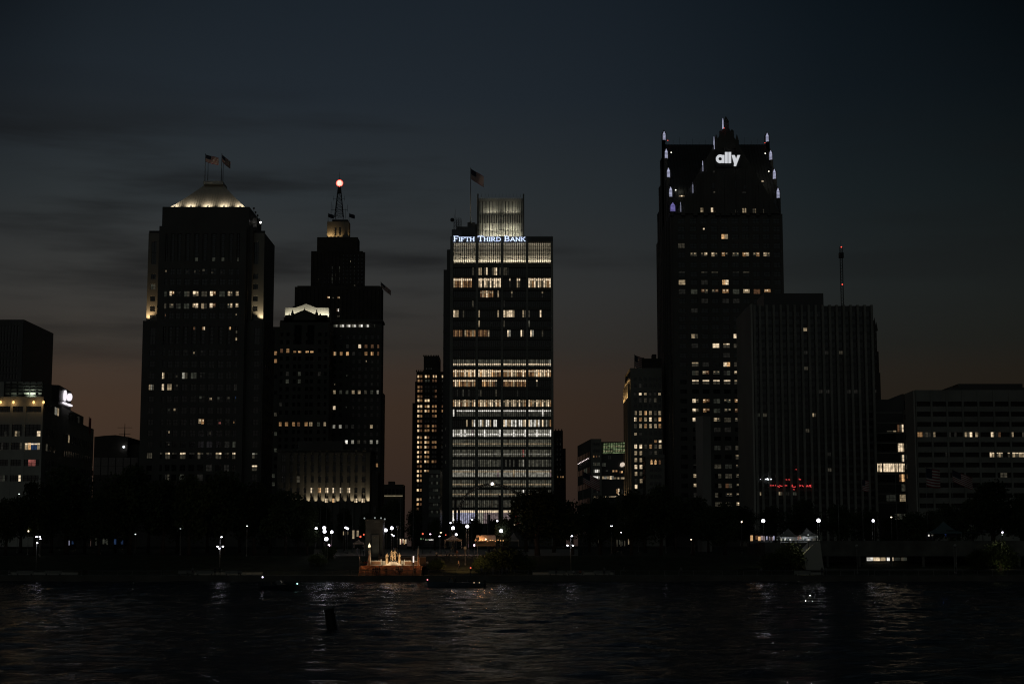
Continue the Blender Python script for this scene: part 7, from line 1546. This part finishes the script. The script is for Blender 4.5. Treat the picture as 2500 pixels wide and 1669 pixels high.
# ================================================================== right terrace building and sloping wall
terr_m = mat('terrace_concrete', (.14, .138, .12), .9, 0, .35, .4, .2)
t = thing('terrace_building', (X(2250, 1400, 332), 336, PZ), 'low terrace building with a deep dark overhang and a strip of lit windows, lower right', 'building')
xw0, xw1 = X(1985, 1360, 330), 120; ztr = 7.45; m_ = MB()
m_.box(X(2003, 1350, 330), xw1, 330, 352, Z(1357, 330), ztr, terr_m); m_.box(X(1890, 1340, 334), xw1, 346.02, 372, 2, ztr - .02, terr_m); m_.box(X(2003, 1350, 330) + .3, xw1, 337, 345, PZ, Z(1357, 330) + .05, bronze_al)
m_.box(X(2003, 1390, 330), xw1, 327, 330.6, PZ - .2, Z(1387, 328), terr_m); m_.box(X(1890, 1340, 334), xw1, 330.5, 330.75, ztr, ztr + .24, terr_m); m_.build('wall', t)
for x0, x1, c in ((202, 282, 'CC'), (292, 376, 'WW'), (387, 455, 'ww'), (477, 562, 'CW'), (575, 655, 'ff'), (668, 705, 'd'), (710, 748, 'g')):
    m_ = MB(); fr_ = fy(337); u0, u1, z0, z1 = q2(fr_, c7, x0, x1, 1006, 1052); n = len(c)
    for i, ch in enumerate(c): fr_.box(m_, u0 + (u1 - u0) * i / n, u0 + (u1 - u0) * (i + 1) / n, z0, z1, .05, .1, GL[ch])
    fr_.box(m_, u0 - .08, u1 + .08, z1, z1 + .1, .05, .25, frame_m); fr_.box(m_, u0 - .08, u1 + .08, z0 - .1, z0, .05, .25, frame_m); m_.build('window', t)
for x in range(2020, 2500, 78): m_ = MB(); q = at(x, 1370, 330.4); m_.box(q.x - .22, q.x + .22, 330.1, 330.7, PZ, Z(1357, 330), terr_m); m_.build('column', t)
Ys = 326; P = [at(*q, Ys) for q in ((1968, 1390), (1962, 1352), (1992, 1321), (2002, 1321), (2012, 1392))]
t = thing('sloping_wall', (P[0].x, Ys, PZ), 'pale sloping concrete wall at the left end of the terrace building', 'wall'); m_ = MB(); fy(Ys).poly(m_, [(p.x, p.z) for p in P], -8, 0, pale); m_.build('wall_body', t)
lamp('SPOT', (P[0].x - 2.5, Ys - 1.6, 1.4), (P[0].x + .5, Ys, 2.6), 7, (1, .95, .6), t, .15, spot=95)
lamp('SPOT', (X(1945, 1340, 323), 322.6, 1.3), (X(1950, 1325, 327), 327, 5.2), 150, (1, .95, .45), t, .15, spot=85)
lamp('SPOT', (X(2440, 1340, 323), 322.2, 1.3), (X(2445, 1325, 327), 327, 5.0), 70, (1, .95, .55), t, .15, spot=85)

# ================================================================== promenade railings, benches, faint ledges
def railing(px0, px1, label):
    x0, x1 = X(px0, 1400, 311), X(px1, 1400, 311); t = thing('railing', (x0, 311, PZ), label, 'railing', 'railings along the quay'); n = max(2, int((x1 - x0) / 2.6))
    for i in range(n + 1): m_ = MB(); x = x0 + (x1 - x0) * i / n; m_.tube((x, 311, PZ), (x, 311, PZ + 1.08), .04, steel, seg=6); m_.build('post', t)
    m_ = MB()
    for z in (.35, .6, .85): m_.tube((x0, 311, PZ + z), (x1, 311, PZ + z), .018, steel, seg=5)
    m_.tube((x0, 311, PZ + 1.08), (x1, 311, PZ + 1.08), .04, steel, seg=6); m_.build('rail', t)
for a, b_, lb in ((2, 200, 'quay railing at the far left'), (215, 395, 'quay railing second from the left'), (400, 600, 'quay railing below the hip-roofed tower'), (615, 850, 'quay railing left of the statues, behind the left boat'), (858, 1030, 'quay railing before the lit terrace steps'), (1045, 1290, 'quay railing before the black bushes'), (1300, 1500, 'quay railing below the three-headed mast'), (1515, 1800, 'quay railing below the white pylon'), (1815, 2120, 'quay railing before the sloping wall'), (2135, 2495, 'quay railing at the far right')): railing(a, b_, lb)
def bench(px, Y, label):
    x = X(px, 1395, Y); t = thing('bench', (x, Y, PZ), label, 'bench', 'benches on the promenade'); m_ = MB(); m_.box(x - 1.6, x + 1.6, Y - .25, Y + .25, PZ + .42, PZ + .5, conc); m_.build('seat', t); m_ = MB(); m_.box(x - 1.6, x + 1.6, Y + .26, Y + .32, PZ + .5, PZ + .95, conc); m_.build('backrest', t)
    for s_ in (-1.3, 1.3): m_ = MB(); m_.box(x + s_ - .08, x + s_ + .08, Y - .2, Y + .2, PZ, PZ + .42, darkm); m_.build('leg', t)
for px, lb in ((60, 'bench at the left edge of the promenade'), (130, 'second bench from the left edge'), (455, 'bench by the left rail people'), (500, 'second bench by the left rail people'), (570, 'third bench by the left rail people'), (1405, 'bench under the two lit seated people'), (1360, 'bench beside the tall dark silhouette'), (1470, 'bench below the atrium building'), (1960, 'bench before the sloping wall')): bench(px, 313.7, lb)
for px0, px1, Y, lb in ((20, 190, 322.5, 'pale low ledge along the left promenade'), (470, 640, 322.5, 'pale low ledge below the hip-roofed tower'), (1300, 1500, 322.5, 'pale low ledge below the gap right of the bank tower'), (1940, 2010, 322.5, 'pale low ledge before the sloping wall')):
    x0, x1 = X(px0, 1390, Y), X(px1, 1390, Y); t = thing('garden_ledge', ((x0 + x1) / 2, Y, PZ), lb, 'ledge', 'low ledges behind the promenade'); m_ = MB(); m_.box(x0, x1, Y, Y + .5, PZ - .1, PZ + .55, pale); m_.build('ledge_body', t)

# ================================================================== boats and the piling
hull_m = mat('boat_hull_dark', (.03, .04, .05), .35, 0, .1, 1); hull_b = mat('boat_hull_blue', (.10, .13, .16), .35, 0, .1, 1)
def boat(xc, Y, Lb, bw, fbd, m, label, flip=1, cabin=False):
    t = thing('motor_boat', (xc, Y, 0), label, 'boat', None); mb = MB(); secs = 14; vs = []; m5 = 7
    for i in range(secs + 1):
        f = i / secs; w = bw / 2 * (1 - max(0, (f - .45) / .55) ** 2.2) * (.9 + .1 * min(1, f * 4)); sheer = fbd * (1 + .35 * f ** 2); keel = -.35 + .5 * max(0, f - .7) ** 2 * 6; x = flip * (f - .5) * Lb
        for j in range(m5):
            g_ = j / (m5 - 1) * 2 - 1; a = abs(g_); yy = math.copysign(max(w, .03) * min(1, a ** .55 * 1.0), g_) if a > 0 else 0; z = keel + (sheer - keel) * a ** 1.8; vs.append((xc + x, Y + yy, z))
    fs = [(i * m5 + j, i * m5 + j + 1, (i + 1) * m5 + j + 1, (i + 1) * m5 + j) for i in range(secs) for j in range(m5 - 1)] + [tuple(range(m5))]
    mb.add(vs, fs, m, True); mb.build('hull', t)
    dk = MB(); P = [(vs[i * m5][0], vs[i * m5][1], vs[i * m5][2] - .12) for i in range(secs + 1)] + [(vs[i * m5 + m5 - 1][0], vs[i * m5 + m5 - 1][1], vs[i * m5 + m5 - 1][2] - .12) for i in range(secs, -1, -1)]
    n = secs + 1; dk.add(P, [(i, i + 1, 2 * n - 2 - i, 2 * n - 1 - i) for i in range(secs)], m); dk.build('deck', t)
    ws = MB(); x0 = xc + flip * Lb * .08; ws.prism([(x0 - .5, Y - bw * .35), (x0 + .5, Y - bw * .35), (x0 + .5, Y + bw * .35), (x0 - .5, Y + bw * .35)], fbd, fbd + .75, GL['K'], top=[(x0 - .4 - flip * .3, Y - bw * .28), (x0 - flip * .1, Y - bw * .28), (x0 - flip * .1, Y + bw * .28), (x0 - .4 - flip * .3, Y + bw * .28)]); ws.build('windshield', t)
    mo = MB(); mx_ = xc - flip * Lb * .52; mo.box(mx_ - .2, mx_ + .2, Y - .2, Y + .2, -.3, fbd + .45, darkm); mo.build('outboard_motor', t)
    for s_ in (-.5, .2): st2 = MB(); xs_ = xc - flip * Lb * .18; st2.box(xs_ - .25, xs_ + .25, Y + s_, Y + s_ + .45, fbd - .3, fbd + .15, m); st2.box(xs_ - flip * .25 - .06, xs_ - flip * .25 + .06, Y + s_, Y + s_ + .45, fbd + .15, fbd + .55, m); st2.build('seat', t)
    return t
def nav(t, p, r, m):
    mb = MB(); mb.ball(p, r, m, 8); mb.tube(p, (p[0], p[1], max(.5, p[2] - .9)), .02, darkm, seg=5); mb.build('nav_light', t)
Y = 242; cb_ = crop(600, 1380, 8.712)
xl, xr = X(*cb_(320, 520), Y), X(*cb_(1060, 520), Y); t = boat((xl + xr) / 2, Y, xr - xl, 2.0, .75, hull_m, 'small dark motor boat with a violet-white stern light, left of the floating piling', 1)
nav(t, at(*cb_(358, 243), Y), .12, emi('nav_white', (.85, .8, 1), 3, 0)); nav(t, at(*cb_(1095, 382), Y), .11, emi('nav_green', (.5, 1, .85), 2.2, 0)); nav(t, at(*cb_(760, 368), Y), .07, emi('nav_warm', (1, .7, .4), 2, 0)); nav(t, at(*cb_(800, 410), Y), .06, GL['g'])
for i, (x, pose, lb) in enumerate(((640, 'sit', 'dim figure seated in the stern of the left motor boat'), (790, 'sit', 'dim figure seated at the helm of the left motor boat'))): p = at(*cb_(x, 500), Y); person(p.x, Y, .35, pose, 90 if i else 70, 'grey', 'dark', lb, 1, 'people in the left boat')
Y = 262; xl, xr = X(*c4(100, 1450), Y), X(*c4(1075, 1450), Y); t = boat((xl + xr) / 2, Y, xr - xl, 2.5, .72, hull_b, 'long blue-grey motor boat with small red lights at both ends, right of the statues', -1)
nav(t, at(*c4(97, 1384), Y), .10, emi('nav_red', (1, .25, .3), 2.4, 0)); nav(t, at(*c4(1071, 1464), Y), .10, emi('nav_pink', (1, .55, .5), 2.4, 0)); nav(t, at(*c4(908, 1436), Y), .06, emi('nav_warm', (1, .7, .4), 2, 0)); nav(t, at(*c4(1000, 1436), Y), .06, emi('nav_warm', (1, .7, .4), 2, 0))
for i, x in enumerate((480, 590)): p = at(*c4(x, 1400), Y); person(p.x, Y, .45, 'sit', -90, 'dark', 'dark', ['dark figure seated nearer the bow of the long blue-grey boat', 'dark figure seated nearer the stern of the long blue-grey boat'][i], 1, 'people in the right boat')
Y = 124; a = at(808, 1530, Y); t = thing('piling', (a.x + .25, Y, 0), 'tilted black cylindrical piling standing out of the river', 'piling'); m_ = MB(); tp = at(803, 1486, Y); r = 12.2 * Y / F; bt = at(810.5, 1533, Y); d = (tp - bt).normalized()
m_.tube(bt - d * 1.0, tp, r, mat('tarred_steel', (.012, .012, .012), .7, .2, .3, 2), seg=20); m_.tube(tp, tp + d * .03, r * 1.03, darkm, seg=20); m_.build('pile', t)
m_ = MB(); m_.tube(tp - d * .35, tp - d * .28, r * 1.02, darkm, seg=20); m_.build('band', t)

for px, py, Y, pb, col, lb in ((1973, 1303, 327.5, (1944, 1336), (1, .97, .55), 'thin dark lamp pole before the twin white tents, shining down on the yellow-green bush'), (2447, 1303, 327.5, (2436, 1338), (1, .97, .6), 'thin dark lamp pole above the faintly lit bush near the right edge')):
    p = at(px, py, Y); q = at(pb[0], pb[1], 326); t = thing('lamp_mast', (p.x, Y, PZ), lb, 'lamp mast', 'thin lamp poles beside the lit bushes'); m_ = MB(); m_.tube((p.x, Y, PZ), p, .07, darkm, seg=6); m_.build('pole', t)
    m_ = MB(); m_.lathe((p.x, Y, p.z - .1), [(.2, 0), (.22, .06), (.08, .22)], darkm, 10); m_.build('shade', t); m_ = MB(); m_.ball((p.x, Y, p.z - .1), .1, GLOBE_D, 8); m_.build('bulb', t)
    lamp('SPOT', (p.x, Y - .3, p.z - .2), q, 170 if px < 2000 else 90, col, t, .12, spot=110, blend=.8)
